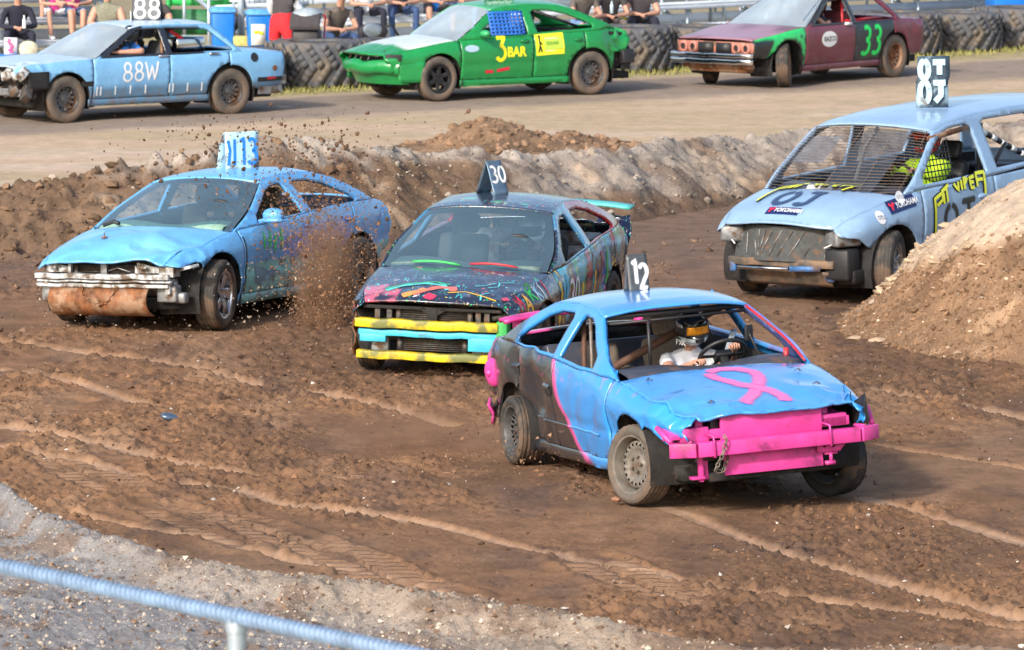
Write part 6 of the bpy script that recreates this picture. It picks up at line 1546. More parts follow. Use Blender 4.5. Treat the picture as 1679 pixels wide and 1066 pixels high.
def ground_col(X, Y, Z):
    C = np.ones(X.shape + (3,)) * c_track
    C = mixc(C, c_dark, sstep(.46, .62, fbm(X * .6, Y * .3, 21, 5)) * .55)
    C = mixc(C, BR(.085, .062, .055), sstep(.60, .70, fbm(X * 2.1 + 3, Y * 1.1, 23, 5)) * .4)
    C = mixc(C, BR(.27, .165, .10), sstep(.5, .7, fbm(X * 1.6 + 7, Y * .5, 22, 4)) * .6)
    C = mixc(C, BR(.165, .115, .09), sstep(50, 58, Y) * .8)
    if hasattr(ground_z, 'sm') and ground_z.sm.shape == X.shape:
        C = mixc(C, BR(.37, .245, .165), ground_z.sm * .85); C = mixc(C, BR(.24, .155, .105), ground_z.tr * .5)
    f = sstep(63, 66, Y); C = mixc(C, c_dry, f)
    lane = (Y - .80 * X); band = sstep(73.5, 75.5, lane - .0) * (1 - sstep(79.5, 81.5, lane)) * sstep(-12, -2, X) + sstep(74.5, 76.5, Y - .62 * (X + 5)) * (1 - sstep(80.2, 81.6, Y - .62 * (X + 5))) * (1 - sstep(-12, -2, X) * 0)
    band = np.clip(sstep(76.8, 78.2, Y - .80 * (X + 1)) * (1 - sstep(81.6, 82.6, Y - .80 * (X + 1))), 0, 1)
    C = mixc(C, c_grey, band * (.75 + .25 * fbm(X * .4, Y * 1.5, 31, 3)))
    gr = f * (1 - band) * sstep(.42, .6, fbm(X * .25, Y * 1.1, 33, 4)); C = mixc(C, c_grass, gr * .30)
    ed = sstep(82.0, 82.8, Y - .80 * (X + 1)); C = mixc(C, c_grass, ed * .7)
    C = mixc(C, BR(.52, .42, .33), f * (1 - band) * sstep(.55, .7, fbm(X * .15 + 3, Y * .9, 35, 3)) * .6)
    return C
PRESS = {}
for w in c12.o.children:
    if w.name.startswith('wheel') and not w.name.startswith('wheel_h') and w.location.x < 0: PRESS[w.name] = -.055
bpy.context.view_layer.update()
big = grid_mesh('ground', np.linspace(-400, 400, 30), np.linspace(-60, 900, 30), lambda X, Y: np.full(X.shape, -.16), lambda X, Y, Z: np.ones(X.shape + (3,)) * BR(.30, .25, .16), M['soil_far'])
wp = lambda Y: Y / 42.0
near = grid_mesh('dirt_track', np.arange(-4.6, 4.6, .0185), np.arange(31.5, 46.2, .027), lambda X, Y: flat_under(X, Y, ground_z(X, Y)), ground_col, M['soil'], warp=wp)
mid_ = grid_mesh('dirt_track', np.arange(-4.6, 4.6, .028), np.arange(46.16, 64, .055), lambda X, Y: flat_under(X, Y, ground_z(X, Y)), ground_col, M['soil'], warp=wp)
if hasattr(ground_z, 'sm'): del ground_z.sm
far = grid_mesh('outer_track', np.arange(-8, 8, .055), np.arange(63.9, 100, .22), lambda X, Y: ground_z(X, Y, False) * .6 + .03 * (fbm(X * 2, Y * 2, 51, 3) - .5), ground_col, M['soil_far'], warp=wp)
# berm across the infield
bc = curve1([(-9, 58.0), (-5.3, 57.7), (-2.6, 58.5), (-.3, 60.5), (1.1, 62), (2.6, 64.3), (4.1, 66), (8, 69)])
bh = curve1([(-9, .75), (-5.3, .80), (-4.4, .85), (-3.3, .98), (-2.6, 1.05), (-1.5, .98), (-.9, .86), (-.3, .80), (.5, .74), (1.3, .80), (2.6, .74), (3.4, .66), (4.1, .66), (8, .6)])
bw = curve1([(-9, 2.0), (-4, 2.0), (-1, 2.4), (1, 1.9), (4, 2.0), (8, 2)])
def vec1(f, X, lo, hi, n=400):
    g = np.linspace(lo, hi, n); return np.interp(X, g, np.array([f(a) for a in g]))
def berm_z(X, Y):
    cd = vec1(bc, X, -10, 9); h = vec1(bh, X, -10, 9) + .10 * (fbm(X * 1.1, X * 0 + 2, 61, 4) - .5); w = vec1(bw, X, -10, 9)
    t = (Y - cd) / w; fr = np.clip(1 + t, 0, 1); bk = np.clip(1 - t / .85, 0, 1)
    s = np.where(t < 0, fr ** .85, bk ** 1.1)
    lump = fbm(X * 1.5, Y * 1.5, 62, 5) - .5; sh = sstep(.02, .25, s)
    left = 1 - sstep(-3.2, -1.0, X)
    z = h * (s - .0) + sh * (.30 * lump + (.10 + .06 * left) * (np.abs(fbm(X * 3.6, Y * 3.6, 63, 4) - .5) * -3 + .35) + (.065 + .025 * left) * (vn(X * 13, Y * 13, 64) - .5) + .03 * (vn(X * 27, Y * 27, 65) - .5))
    # runnels down the pale face
    z += sh * (1 - left) * .05 * (vn(X * 4 + Y * 1.0, Y * .4, 66) - .5)
    return np.where(s <= 0, -.14, z - .07)
def berm_col(X, Y, Z):
    br = BR(.17, .112, .073); gy = BR(.29, .25, .215); tan = BR(.42, .32, .23)
    cd = vec1(bc, X, -10, 9); h = vec1(bh, X, -10, 9); rel = Z / h
    m = sstep(-.6, .6, X + 1.4 * (fbm(X * .8, Y * .8, 71, 3) - .5))
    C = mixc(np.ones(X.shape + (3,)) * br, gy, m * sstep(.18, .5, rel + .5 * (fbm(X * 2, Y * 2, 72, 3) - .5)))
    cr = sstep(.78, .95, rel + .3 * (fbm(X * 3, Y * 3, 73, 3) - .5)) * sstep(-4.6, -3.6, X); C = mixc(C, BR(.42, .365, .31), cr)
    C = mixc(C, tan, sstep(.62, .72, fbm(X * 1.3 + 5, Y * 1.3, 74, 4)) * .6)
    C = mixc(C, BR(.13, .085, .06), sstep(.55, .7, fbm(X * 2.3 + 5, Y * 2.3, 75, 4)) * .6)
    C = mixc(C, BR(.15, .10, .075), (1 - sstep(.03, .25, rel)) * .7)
    return C
M['berm'] = soil('berm_soil', b1=.8, b2=.5, s1=14, s2=60, var=.25, dark=.6)
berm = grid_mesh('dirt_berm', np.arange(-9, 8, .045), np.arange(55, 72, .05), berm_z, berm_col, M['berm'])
# low heap behind the berm
def heap_z(X, Y):
    z = .22 * np.exp(-((X + .30) / .40) ** 2 - ((Y - 71) / .9) ** 2) + .17 * np.exp(-((X - .5) / 1.0) ** 2 - ((Y - 71) / 1.0) ** 2) + .10 * np.exp(-((X + .6) / .9) ** 2 - ((Y - 71) / 1) ** 2)
    return np.where(z < .02, -.14, z + .12 * sstep(.02, .2, z) * (fbm(X * 4, Y * 4, 80, 5) - .45) * 2.2 + .03 * (vn(X * 14, Y * 14, 81) - .5) - .03)
heap = grid_mesh('dirt_heap', np.arange(-3, 3.2, .04), np.arange(68.5, 73.6, .06), heap_z, lambda X, Y, Z: mixc(np.ones(X.shape + (3,)) * BR(.26, .17, .105), BR(.15, .10, .065), sstep(.4, .65, fbm(X * 3, Y * 3, 82, 4))), M['berm'])
# big mound at the right
def mound_r(X, Y): return np.hypot((X - 6.15), (Y - 49.7) * .97 + .0) + .30 * (fbm(X * .8, Y * .8, 90, 4) - .5)
MP = curve1([(0, 1.62), (.6, 1.55), (1.55, 1.25), (2.45, .64), (2.85, .27), (3.15, .06), (3.4, -.06), (3.6, -.16), (4.2, -.2)])
def mound_z(X, Y):
    r = mound_r(X, Y); z = vec1(MP, r, 0, 4.2)
    s = sstep(.02, .3, z); sand = mound_sand(X, Y)
    z = z + s * ((.16 - .08 * sand) * (fbm(X * 2.6, Y * 2.6, 91, 5) - .5) + (.07 * (1 - sand) + .02) * (.5 - np.abs(fbm(X * 6, Y * 6, 92, 4) - .5) * 3) + (.04 * (1 - sand) + .012) * (vn(X * 17, Y * 17, 93) - .5) + .018 * (vn(X * 37, Y * 37, 94) - .5))
    # overhanging crust edge where the pale sand slid
    z += .10 * sand * sstep(.2, .6, z)
    return z
def mound_sand(X, Y):
    u = (X - 4.15) * .85 + (Y - 48.9) * .6 + .9 * (fbm(X * 1.0, Y * 1.0, 95, 4) - .5)
    return sstep(-.05, .06, u) * sstep(-3.4, -1.9, -(np.hypot(X - 6, Y - 50)) - .0) 
def mound_col(X, Y, Z):
    s = mound_sand(X, Y); br = BR(.24, .15, .09)
    C = mixc(np.ones(X.shape + (3,)) * br, BR(.47, .375, .285), s)
    C = mixc(C, BR(.17, .10, .06), sstep(.5, .68, fbm(X * 1.8, Y * 1.8, 96, 4)) * (1 - s) * .7)
    C = mixc(C, BR(.40, .27, .17), sstep(.6, .72, fbm(X * 3 + 4, Y * 3, 97, 4)) * (1 - s) * .7)
    return C
mound = grid_mesh('dirt_mound', np.arange(2.4, 9.2, .026), np.arange(46.4, 53.3, .03), mound_z, mound_col, M['berm'])
# pale gravel embankment in the foreground
gx = [p[0] for p in RIM_L]; gy = [p[1] for p in RIM_L]
crest_h = curve1([(-5, .50), (-3.2, .50), (-2.0, .36), (-1.0, .28), (.3, .20), (1.5, .10), (3, .02)])
def emb_z(X, Y):
    h = vec1(crest_h, X, -6, 4); D0 = np.interp(X, gx, gy); cd = D0 * (1 - h / CH) + .25 * (fbm(X * 2.2, X * 0, 100, 4) - .5)
    t = Y - cd
    z = h * (1 - sstep(-.05, .75, t)) + .13 * np.exp(-((t + .18) / .30) ** 2) - .03 * np.clip(-t, 0, 9)
    s = 1 - sstep(.5, .8, t)
    z = z + s * (.06 * (fbm(X * 2.2, Y * 2.2, 101, 5) - .5) + .030 * (vn(X * 20, Y * 16, 102) - .5) + .022 * (vn(X * 43, Y * 35, 103) - .5) + .04 * np.maximum(0, vn(X * 13, Y * 11, 104) - .6))
    return np.where(t > .78, -.2, z)
def emb_col(X, Y, Z):
    C = np.ones(X.shape + (3,)) * BR(.42, .34, .265)
    D0 = np.interp(X, gx, gy); t = Y - D0
    C = mixc(C, BR(.27, .285, .31), sstep(1.4, 3.8, -t + .6 * (fbm(X, Y, 105, 3) - .5)) * .8)
    C = mixc(C, BR(.24, .17, .125), sstep(.50, .66, fbm(X * 4, Y * 3, 106, 4) + .10 * sstep(-1, 1.5, X)) * .75)
    C = mixc(C, c_track, sstep(-.05, .25, t + .5) * (1 - sstep(-3.9, -3.4, X) * .75) * .0 + sstep(.6, 1.6, X) * .5)
    C = mixc(C, BR(.22, .135, .085), (1 - sstep(-3.62, -3.42, X + .2 * (fbm(X * 5, Y * 3, 107, 3) - .5))) * sstep(-1.6, -.9, t))
    return C
emb = grid_mesh('gravel_embankment', np.arange(-4.8, 3.2, .019), np.arange(27.5, 38.2, .028), emb_z, emb_col, M['gravel'])

# ------------------------------------------------------------ loose clods, stones and thrown dirt
_t = (1 + 5 ** .5) / 2
ICO_V = np.array([(-1, _t, 0), (1, _t, 0), (-1, -_t, 0), (1, -_t, 0), (0, -1, _t), (0, 1, _t), (0, -1, -_t), (0, 1, -_t), (_t, 0, -1), (_t, 0, 1), (-_t, 0, -1), (-_t, 0, 1)]) / 1.9
ICO_F = np.array([(0, 11, 5), (0, 5, 1), (0, 1, 7), (0, 7, 10), (0, 10, 11), (1, 5, 9), (5, 11, 4), (11, 10, 2), (10, 7, 6), (7, 1, 8), (3, 9, 4), (3, 4, 2), (3, 2, 6), (3, 6, 8), (3, 8, 9), (4, 9, 5), (2, 4, 11), (6, 2, 10), (8, 6, 7), (9, 8, 1)])
TET_V = np.array([(1, 1, 1), (-1, -1, 1), (-1, 1, -1), (1, -1, -1)]) * .75; TET_F = np.array([(0, 1, 2), (0, 3, 1), (0, 2, 3), (1, 3, 2)])
OCT_V = np.array([(1, 0, 0), (-1, 0, 0), (0, 1, 0), (0, -1, 0), (0, 0, 1), (0, 0, -1)]) * .95; OCT_F = np.array([(0, 2, 4), (2, 1, 4), (1, 3, 4), (3, 0, 4), (2, 0, 5), (1, 2, 5), (3, 1, 5), (0, 3, 5)])
def rocks(name, P, S, mat, cols=None, tet=False, squash=.8, seed=3, stretch=0.35, label=None, smooth=False):
    rg = np.random.default_rng(seed); n = len(P); BV, BF = (TET_V, TET_F) if tet is True else (OCT_V, OCT_F) if tet == 'oct' else (ICO_V, ICO_F)
    a = rg.uniform(0, 2 * np.pi, (n, 3)); k = len(BV)
    V = np.repeat(BV[None], n, 0) * (1 + stretch * rg.uniform(-1, 1, (n, k, 1))) * (1 + stretch * rg.uniform(-1, 1, (n, 1, 3)))
    for ax in range(3):
        c, s = np.cos(a[:, ax])[:, None], np.sin(a[:, ax])[:, None]; i, j = [(1, 2), (0, 2), (0, 1)][ax]
        vi, vj = V[..., i].copy(), V[..., j].copy(); V[..., i] = c * vi - s * vj; V[..., j] = s * vi + c * vj
    V[..., 2] *= squash; V = V * np.asarray(S)[:, None, None] + np.asarray(P)[:, None, :]
    F = (BF[None] + (np.arange(n) * k)[:, None, None]).reshape(-1, 3)
    me = bpy.data.meshes.new(name); co = V.reshape(-1, 3).astype(np.float32)
    me.vertices.add(len(co)); me.vertices.foreach_set('co', co.ravel()); me.loops.add(F.size); me.loops.foreach_set('vertex_index', F.ravel().astype(np.int32))
    me.polygons.add(len(F)); me.polygons.foreach_set('loop_start', np.arange(0, F.size, 3, dtype=np.int32)); me.polygons.foreach_set('loop_total', np.full(len(F), 3, dtype=np.int32))
    me.polygons.foreach_set('use_smooth', np.full(len(F), smooth, dtype=bool))
    at = me.color_attributes.new('Col', 'FLOAT_COLOR', 'POINT'); C = np.ones((n, k, 4), np.float32)
    cc = np.array(cols if cols is not None else [c_track] * n); C[..., :3] = cc[:, None, :] * (1 + .35 * rg.uniform(-1, 1, (n, 1, 1))); at.data.foreach_set('color', C.ravel())
    me.materials.append(mat); me.update(); o = bpy.data.objects.new(name, me); COL.objects.link(o); tag(o, kind='stuff')
    if label: o['label'] = label
    return o
rg = np.random.default_rng(11)
M['clod'] = soil('clod_soil', b1=.3, b2=.3, s1=40, s2=160, var=.2, dark=.15)
def scatter(zf, x0, x1, y0, y1, n, maskf=None, wide=True):
    y = rg.uniform(y0, y1, n); x = rg.uniform(x0, x1, n) * (y / 42.0 if wide else 1)
    if maskf is not None: k = maskf(x, y) > rg.uniform(0, 1, n); x = x[k]; y = y[k]
    return x, y, zf(x, y)
def pareto(n, lo, hi, a=1.8): return np.minimum(hi, lo * (1 - rg.uniform(0, 1, n)) ** (-1 / a))
gz = lambda x, y: flat_under(x, y, ground_z(x, y))
x, y, z = scatter(gz, -4.3, 4.3, 32, 47, 34000, lambda x, y: .10 + .9 * sstep(.42, .62, fbm(x * .9, y * .45, 11, 3)))
k = ground_z.sm < .4; x, y, z = x[k], y[k], z[k]
s = pareto(len(x), .005, .024, 2.5); cols = np.where(rg.uniform(0, 1, len(x))[:, None] < .035, BR(.55, .50, .45), np.where(rg.uniform(0, 1, len(x))[:, None] < .4, c_dark, c_track))
rocks('dirt_clods', np.stack([x, y, z + s * .15], 1), s, M['clod'], cols, tet='oct', stretch=.45)
x, y, z = scatter(gz, -4.3, 4.3, 47, 64, 16000, lambda x, y: .15 + .85 * sstep(.45, .6, fbm(x * .9, y * .45, 11, 3)))
s = pareto(len(x), .008, .038, 2.4); rocks('dirt_clods', np.stack([x, y, z + s * .15], 1), s, M['clod'], tet='oct', stretch=.45, cols=np.where(rg.uniform(0, 1, len(x))[:, None] < .4, c_dark, BR(.2, .13, .09)), seed=4)
x, y, z = scatter(berm_z, -8, 6, 55.5, 68, 26000, None, False); k = z > .03; x, y, z = x[k], y[k], z[k]
left = 1 - sstep(-2.5, -.5, x); k = rg.uniform(0, 1, len(x)) < (.6 + .4 * left); x, y, z, left = x[k], y[k], z[k], left[k]
s = pareto(len(x), .012, .065, 2.1) * (.65 + .35 * left)
cols = np.where((rg.uniform(0, 1, len(x)) < .03)[:, None], BR(.34, .29, .25), np.where((left > .5)[:, None], BR(.18, .118, .076), BR(.29, .25, .21)))
rocks('berm_clods', np.stack([x, y, z + s * .1], 1), s, M['clod'], cols, seed=5)
x, y, z = scatter(heap_z, -2.5, 3, 69, 73, 1600, None, False); k = z > .03; x, y, z = x[k], y[k], z[k]; s = pareto(len(x), .02, .07, 2)
rocks('heap_clods', np.stack([x, y, z], 1), s, M['clod'], [BR(.24, .155, .10)] * len(x), seed=6)
x, y, z = scatter(mound_z, 2.6, 6.6, 46.5, 51.5, 26000, None, False); sd_ = mound_sand(x, y); k = (z > .0) & (rg.uniform(0, 1, len(x)) < 1 - .93 * sd_); x, y, z, sd_ = x[k], y[k], z[k], sd_[k]
s = pareto(len(x), .006, .034, 2.4); cols = np.where((rg.uniform(0, 1, len(x)) < .05)[:, None], BR(.46, .36, .27), np.where((sd_ > .5)[:, None], BR(.46, .35, .25), BR(.235, .145, .088)))
rocks('mound_clods', np.stack([x, y, z + s * .1], 1), s, M['clod'], cols, seed=7)
# flaky stones along the lip of the pale sand
x, y, z = scatter(mound_z, 3.0, 5.2, 47.3, 50.2, 2200, lambda x, y: np.exp(-((mound_sand(x, y) - .5) / .25) ** 2), False); s = pareto(len(x), .02, .075, 2.2)
rocks('mound_flakes', np.stack([x, y, z + s * .15], 1), s, M['clod'], [BR(.47, .35, .24)] * len(x), squash=.5, seed=8)
x, y, z = scatter(emb_z, -4.4, 2.6, 29, 38, 40000, None, False); k = z > -.05; x, y, z = x[k], y[k], z[k]; s = pareto(len(x), .005, .021, 2.5)
u = rg.uniform(0, 1, len(x))[:, None]; cols = np.where(u < .5, BR(.22, .145, .10), np.where(u < .5, BR(.32, .33, .36), BR(.46, .39, .32)))
rocks('gravel_stones', np.stack([x, y, z + s * .15], 1), s, M['clod'], cols, seed=9, tet='oct', stretch=.45)
# dirt thrown up between the light blue car and the dark one
def spray_pts(n, fx, fy, fd):
    px, py, D = fx(n), fy(n), fd(n); dx = (px - 839.5) / FPX; up = -(py - 533) / FPX
    Y = math.cos(PITCH) + math.sin(PITCH) * up; Z = -math.sin(PITCH) + math.cos(PITCH) * up; t = D / Y
    return np.stack([dx * t, D, CH + Z * t], 1)
yy = lambda n: 612 - 400 * rg.beta(1.3, 3.0, n)
n = 24000; py = yy(n); cx = 528 + 10 * np.sin(py / 60.0); wdt = 12 + .22 * np.clip(600 - py, 0, 400)
P = spray_pts(n, lambda n: cx + wdt * rg.normal(0, .8, n), lambda n: py, lambda n: rg.normal(50.2, .35, n)); k = P[:, 2] > .02
P = P[k]; rocks('thrown_dirt', P, pareto(len(P), .0028, .014, 2.5), M['clod'], [BR(.26, .15, .09)] * len(P), tet=True, seed=12, squash=1)
n = 1000; P = spray_pts(n, lambda n: 520 + 105 * rg.normal(0, .8, n), lambda n: 560 - 400 * rg.beta(1.6, 1.6, n), lambda n: rg.normal(50.0, .7, n)); P = P[P[:, 2] > .02]
rocks('thrown_dirt', P, pareto(len(P), .004, .020, 2.3), M['clod'], [BR(.15, .085, .055)] * len(P), seed=13, squash=1)
n = 380; P = spray_pts(n, lambda n: 420 + 150 * rg.normal(0, .8, n), lambda n: 190 + 150 * rg.uniform(0, 1, n), lambda n: rg.normal(49.5, .6, n))
rocks('thrown_dirt', P, pareto(len(P), .005, .020, 2.3), M['clod'], [BR(.10, .06, .04)] * len(P), seed=14, squash=1)
n = 500; P = spray_pts(n, lambda n: rg.uniform(60, 640, n), lambda n: rg.uniform(430, 560, n), lambda n: rg.uniform(49.2, 50.2, n)); P = P[P[:, 2] > .02]
rocks('thrown_dirt', P, pareto(len(P), .004, .016, 2.4), M['clod'], [BR(.40, .33, .26)] * len(P), tet=True, seed=15, squash=1)
n = 900; P = spray_pts(n, lambda n: 860 + 120 * rg.normal(0, 1, n), lambda n: 800 - 110 * rg.beta(1.2, 3, n), lambda n: rg.normal(40.8, .6, n)); P = P[(P[:, 2] > .02) & (P[:, 2] < .6)]
rocks('thrown_dirt', P, pareto(len(P), .004, .020, 2.4), M['clod'], [BR(.26, .16, .10)] * len(P), tet=True, seed=16, squash=1)
# airborne dust around the spinning wheels
def dust(loc, rx, dens, seed):
    mb = MB(); mb.ball((0, 0, 0), rx, 20, 12); m = bpy.data.materials.new('dust_volume'); m.use_nodes = True; N = m.node_tree.nodes; L = m.node_tree.links
    for q in list(N): N.remove(q)
    out = N.new('ShaderNodeOutputMaterial'); v = N.new('ShaderNodeVolumePrincipled'); v.inputs['Color'].default_value = (.50, .30, .19, 1)
    tc = N.new('ShaderNodeTexCoord'); nn = N.new('ShaderNodeTexNoise'); nn.inputs['Scale'].default_value = 2.6; nn.inputs['Detail'].default_value = 3; L.new(tc.outputs['Object'], nn.inputs['Vector'])
    mp = N.new('ShaderNodeMapping'); mp.inputs['Scale'].default_value = tuple(1 / q for q in rx); L.new(tc.outputs['Object'], mp.inputs[0])
    ln = N.new('ShaderNodeVectorMath'); ln.operation = 'LENGTH'; L.new(mp.outputs[0], ln.inputs[0])
    f = N.new('ShaderNodeMapRange'); f.inputs[1].default_value = 1.0; f.inputs[2].default_value = 0.15; f.interpolation_type = 'SMOOTHSTEP'; L.new(ln.outputs['Value'], f.inputs[0])
    r = N.new('ShaderNodeMapRange'); r.inputs[1].default_value = .40; r.inputs[2].default_value = .62; L.new(nn.outputs[0], r.inputs[0])
    mu = N.new('ShaderNodeMath'); mu.operation = 'MULTIPLY'; L.new(f.outputs[0], mu.inputs[0]); L.new(r.outputs[0], mu.inputs[1])
    m2 = N.new('ShaderNodeMath'); m2.operation = 'MULTIPLY'; L.new(mu.outputs[0], m2.inputs[0]); m2.inputs[1].default_value = dens; L.new(m2.outputs[0], v.inputs['Density'])
    L.new(v.outputs[0], out.inputs['Volume']); o = mb.build('dust_cloud', m); o.location = loc; tag(o, kind='stuff'); return o
dust((-1.70, 50.1, .45), (.34, .9, .85), 4.5, 1)
dust((-.75, 41.6, .16), (.9, 1.0, .26), 1.3, 2)

# ============================================================ TYRE WALL, STANDS AND SPECTATORS
def path_at(s):
    P = [(-10.5, 76.2), (-7.5, 78.2), (-3.0, 81.9), (2.45, 86.3), (8.03, 91.6), (11.0, 94.5)]
    for a, b in zip(P[:-1], P[1:]):
        l = math.hypot(b[0] - a[0], b[1] - a[1])
        if s <= l: return a[0] + (b[0] - a[0]) * s / l, a[1] + (b[1] - a[1]) * s / l
        s -= l
    return P[-1]
def tractor_tyre(R, H):
    mb = MB(); n = 60; prof = [(R * .52, 0.0), (R * .60, .02), (R * .85, .0), (R * .95, .03), (R, .10), (R, H - .10), (R * .95, H - .03), (R * .85, H), (R * .60, H - .02), (R * .52, H)]
    vs = []
    mb.lathe([(r, z) for r, z in prof] + [(R * .56, H * .5), (R * .52, 0)], n, Matrix.Rotation(rad(90), 4, 'X') @ Matrix.Scale(1, 4))
    k = 20
    for i in range(k):
        for up in (0, 1):
            a0 = 2 * math.pi * (i + .5 * up) / k; P = []
            for t in np.linspace(0, 1, 5):
                z = (H * .5 - .02) * t + .03 if not up else H - .03 - (H * .5 - .02) * t
                a = a0 + .30 * t; P.append(Vector(((R + .015) * math.cos(a), (R + .015) * math.sin(a), z)))
            for p, q in zip(P[:-1], P[1:]): mb.bar(p, q, .10, .035, up=((p.x + q.x) / 2, (p.y + q.y) / 2, 0))
    return mb
tw = tractor_tyre(.74, .66)
base = None; s = .4; i = 0
names = ['black tractor tyre lying flat in the barrier wall']
M['tractor'] = plain('weathered_tractor_tyre', (.085, .088, .098), .8, 0, .35, 5, .4, dirt=.4, dcol=(.16, .13, .10))
desc = {}
k = 0
TY = []
while s < 27:
    x, y = path_at(s)
    if base is None:
        # the lathe axis was y; stand it up on z
        base = tw.build('tractor_tyre', M['tractor']); o = base
        zs = [v.co.z for v in o.data.vertices]; zmin = min(zs)
        for v in o.data.vertices: pass
    else:
        o = base.copy(); COL.objects.link(o)
    o.location = (x, y + .75, .0); o.rotation_euler = (0, 0, random.random() * 6); sc = .95 + .12 * random.random(); o.scale = (sc, sc, .92 + .16 * random.random())
    TY.append(o); s += 1.52
ORD = ['first', 'second', 'third', 'fourth', 'fifth', 'sixth', 'seventh', 'eighth']
SPAN = [(-900, 0, None, 0), (0, 465, 'dusty tractor tyre in the barrier wall hidden behind the pale blue saloon', 0), (465, 590, '%s tractor tyre between the pale blue boot and the green nose', 1), (590, 1030, 'tractor tyre in the barrier wall hidden behind the green saloon', 0),
        (1030, 1140, '%s dusty tractor tyre between the green boot and the maroon nose', 1), (1140, 1490, 'tractor tyre in the barrier wall hidden behind the maroon saloon', 0), (1490, 2600, '%s tractor tyre to the right of the maroon saloon boot', 1)]
cnt = {}
for o in list(TY):
    px = 839.5 + FPX * o.location.x / o.location.y
    for a_, b_, lab, num in SPAN:
        if a_ <= px < b_:
            if lab is None: TY.remove(o); bpy.data.objects.remove(o); break
            k = cnt.get(lab, 0); cnt[lab] = k + 1
            tag(o, (lab % ORD[k]) if num else lab, 'tyre', 'tractor tyres forming the barrier wall'); break
    else: tag(o, 'tractor tyre at the far end of the barrier wall', 'tyre', 'tractor tyres forming the barrier wall')

# bleachers
def bleacher(name, label, A, B, rows, n=(0, 1), rise=.32, run=.62, z0=.45):
    A = Vector((A[0], A[1], 0)); B = Vector((B[0], B[1], 0)); t = (B - A).normalized(); nn = Vector((-t.y, t.x, 0))
    if nn.y < 0: nn = -nn
    e = empty(name, A); tag(e, label, 'bleachers'); L_ = (B - A).length
    for r in range(rows):
        for q in range(2):
            mb = MB(); c0 = nn * (r * run + q * .12 - .06); mb.bar(c0 + Vector((0, 0, z0 + r * rise)), c0 + t * L_ + Vector((0, 0, z0 + r * rise)), .115, .035); mb.build('seat_plank', M['alum'], e)
        mb = MB(); c0 = nn * (r * run - .10); mb.bar(c0 + Vector((0, 0, z0 + r * rise - .04)), c0 + t * L_ + Vector((0, 0, z0 + r * rise - .04)), .02, .09); mb.build('seat_lip', M['alum'], e)
        mb = MB(); c0 = nn * (r * run + .36); zz = z0 + r * rise - .10 + (.0 if r else .0); mb.bar(c0 + Vector((0, 0, zz)), c0 + t * L_ + Vector((0, 0, zz)), .24, .035); mb.build('foot_plank', M['alum'], e)
        if r: mb = MB(); c0 = nn * (r * run + .18); mb.bar(c0 + Vector((0, 0, zz - .16)), c0 + t * L_ + Vector((0, 0, zz - .16)), .02, .16); mb.build('riser_board', M['alum'], e)
    k = int(L_ / 1.8)
    for i in range(k + 1):
        p = t * (L_ * i / k); mb = MB(); mb.bar(p + Vector((0, 0, .05)), p + nn * rows * run + Vector((0, 0, z0 + rows * rise - .5)), .05, .06)
        for r in range(rows): mb.bar(p + nn * (r * run) + Vector((0, 0, 0)), p + nn * (r * run) + Vector((0, 0, z0 + r * rise - .02)), .05, .05)
        mb.build('support_frame', M['galv'], e)
    return e, A, t, nn
bl, blA, blT, blN = bleacher('bleachers', 'silver aluminium bleachers behind the green saloon and maroon saloon', (-3.5, 85.4), (11.5, 98.8), 5)
bl2, b2A, b2T, b2N = bleacher('bleachers', 'silver aluminium bleachers at far left behind the pale blue saloon', (-11.5, 85.6), (-6.1, 87.0), 5)
for px in (1126, 1165, 1187):
    a = at_depth(px, 40, 92.5); mb = MB(); mb.tube([(a.x, a.y, .2), (a.x, a.y, 2.4)], .028, 8); o = mb.build('railing_post', M['galv'], bl); o.location = -Vector(bl.location)
def seatb(lean=.1, arm='lap', kn=.2, zs=.0, knz=.04, spread=.0, foot=-.42):
    c = Vector((.02 + lean, 0, zs + .43)); J = dict(pel=(0, 0, zs + .09), chest=c, head=c + Vector((.05 + lean * .4, 0, .30)))
    for s_, q in (('L', 1), ('R', -1)):
        J['sh' + s_] = c + Vector((0, q * .19, .05))
        J['el' + s_] = c + Vector((.10, q * .27, -.20)); J['ha' + s_] = Vector((.40, q * .07, zs + .22))
        J['hip' + s_] = Vector((.03, q * .10, zs + .08)); J['kn' + s_] = Vector((.46, q * (kn + spread), zs + knz + .08)); J['an' + s_] = Vector((.50, q * (kn - .02), zs + foot + .05))
    return J
def spectator(label, px, seat_z, D, of, face=-90, J=None, group='spectators on the stands', **kw):
    a = at_depth(px, 40, D)
    r = person('person', label, J or seatb(), of, loc=(a.x, D, seat_z), head=rad(face), group=None, **kw)
    return r[0], a
def bl_pos(px, row, A=blA, T=blT, Nn=blN, run=.62, rise=.32):
    # depth where the sight line through px crosses the seat row
    o = A + Nn * (row * run); kx = (px - 839.5) / FPX * 1.006
    s_ = (kx * o.y - o.x) / (T.x - kx * T.y); return o.y + T.y * s_, .47 + row * rise
R2 = dict(A=b2A, T=b2T, Nn=b2N)
D, z = bl_pos(28, 0, **R2); spectator('seated man in black button shirt and dark jeans holding a bottle, far left stand', 28, z, D, outfit('navy_cloth', 'navy_cloth', long_sleeve=True), -80, fat=1.1)
a = at_depth(40, 46, D - .42); o = MB().ball((0, 0, 0), (.025, .025, .03), 8, 6).lathe([(.028, -.02), (.028, .10), (.012, .14), (.012, .18)], 8, Matrix.Rotation(rad(90), 4, 'X')).build('bottle', M['w_hard']); o.location = a + Vector((0, -.03, .02)); tag(o, 'small clear bottle held by the seated man in black shirt', 'bottle')
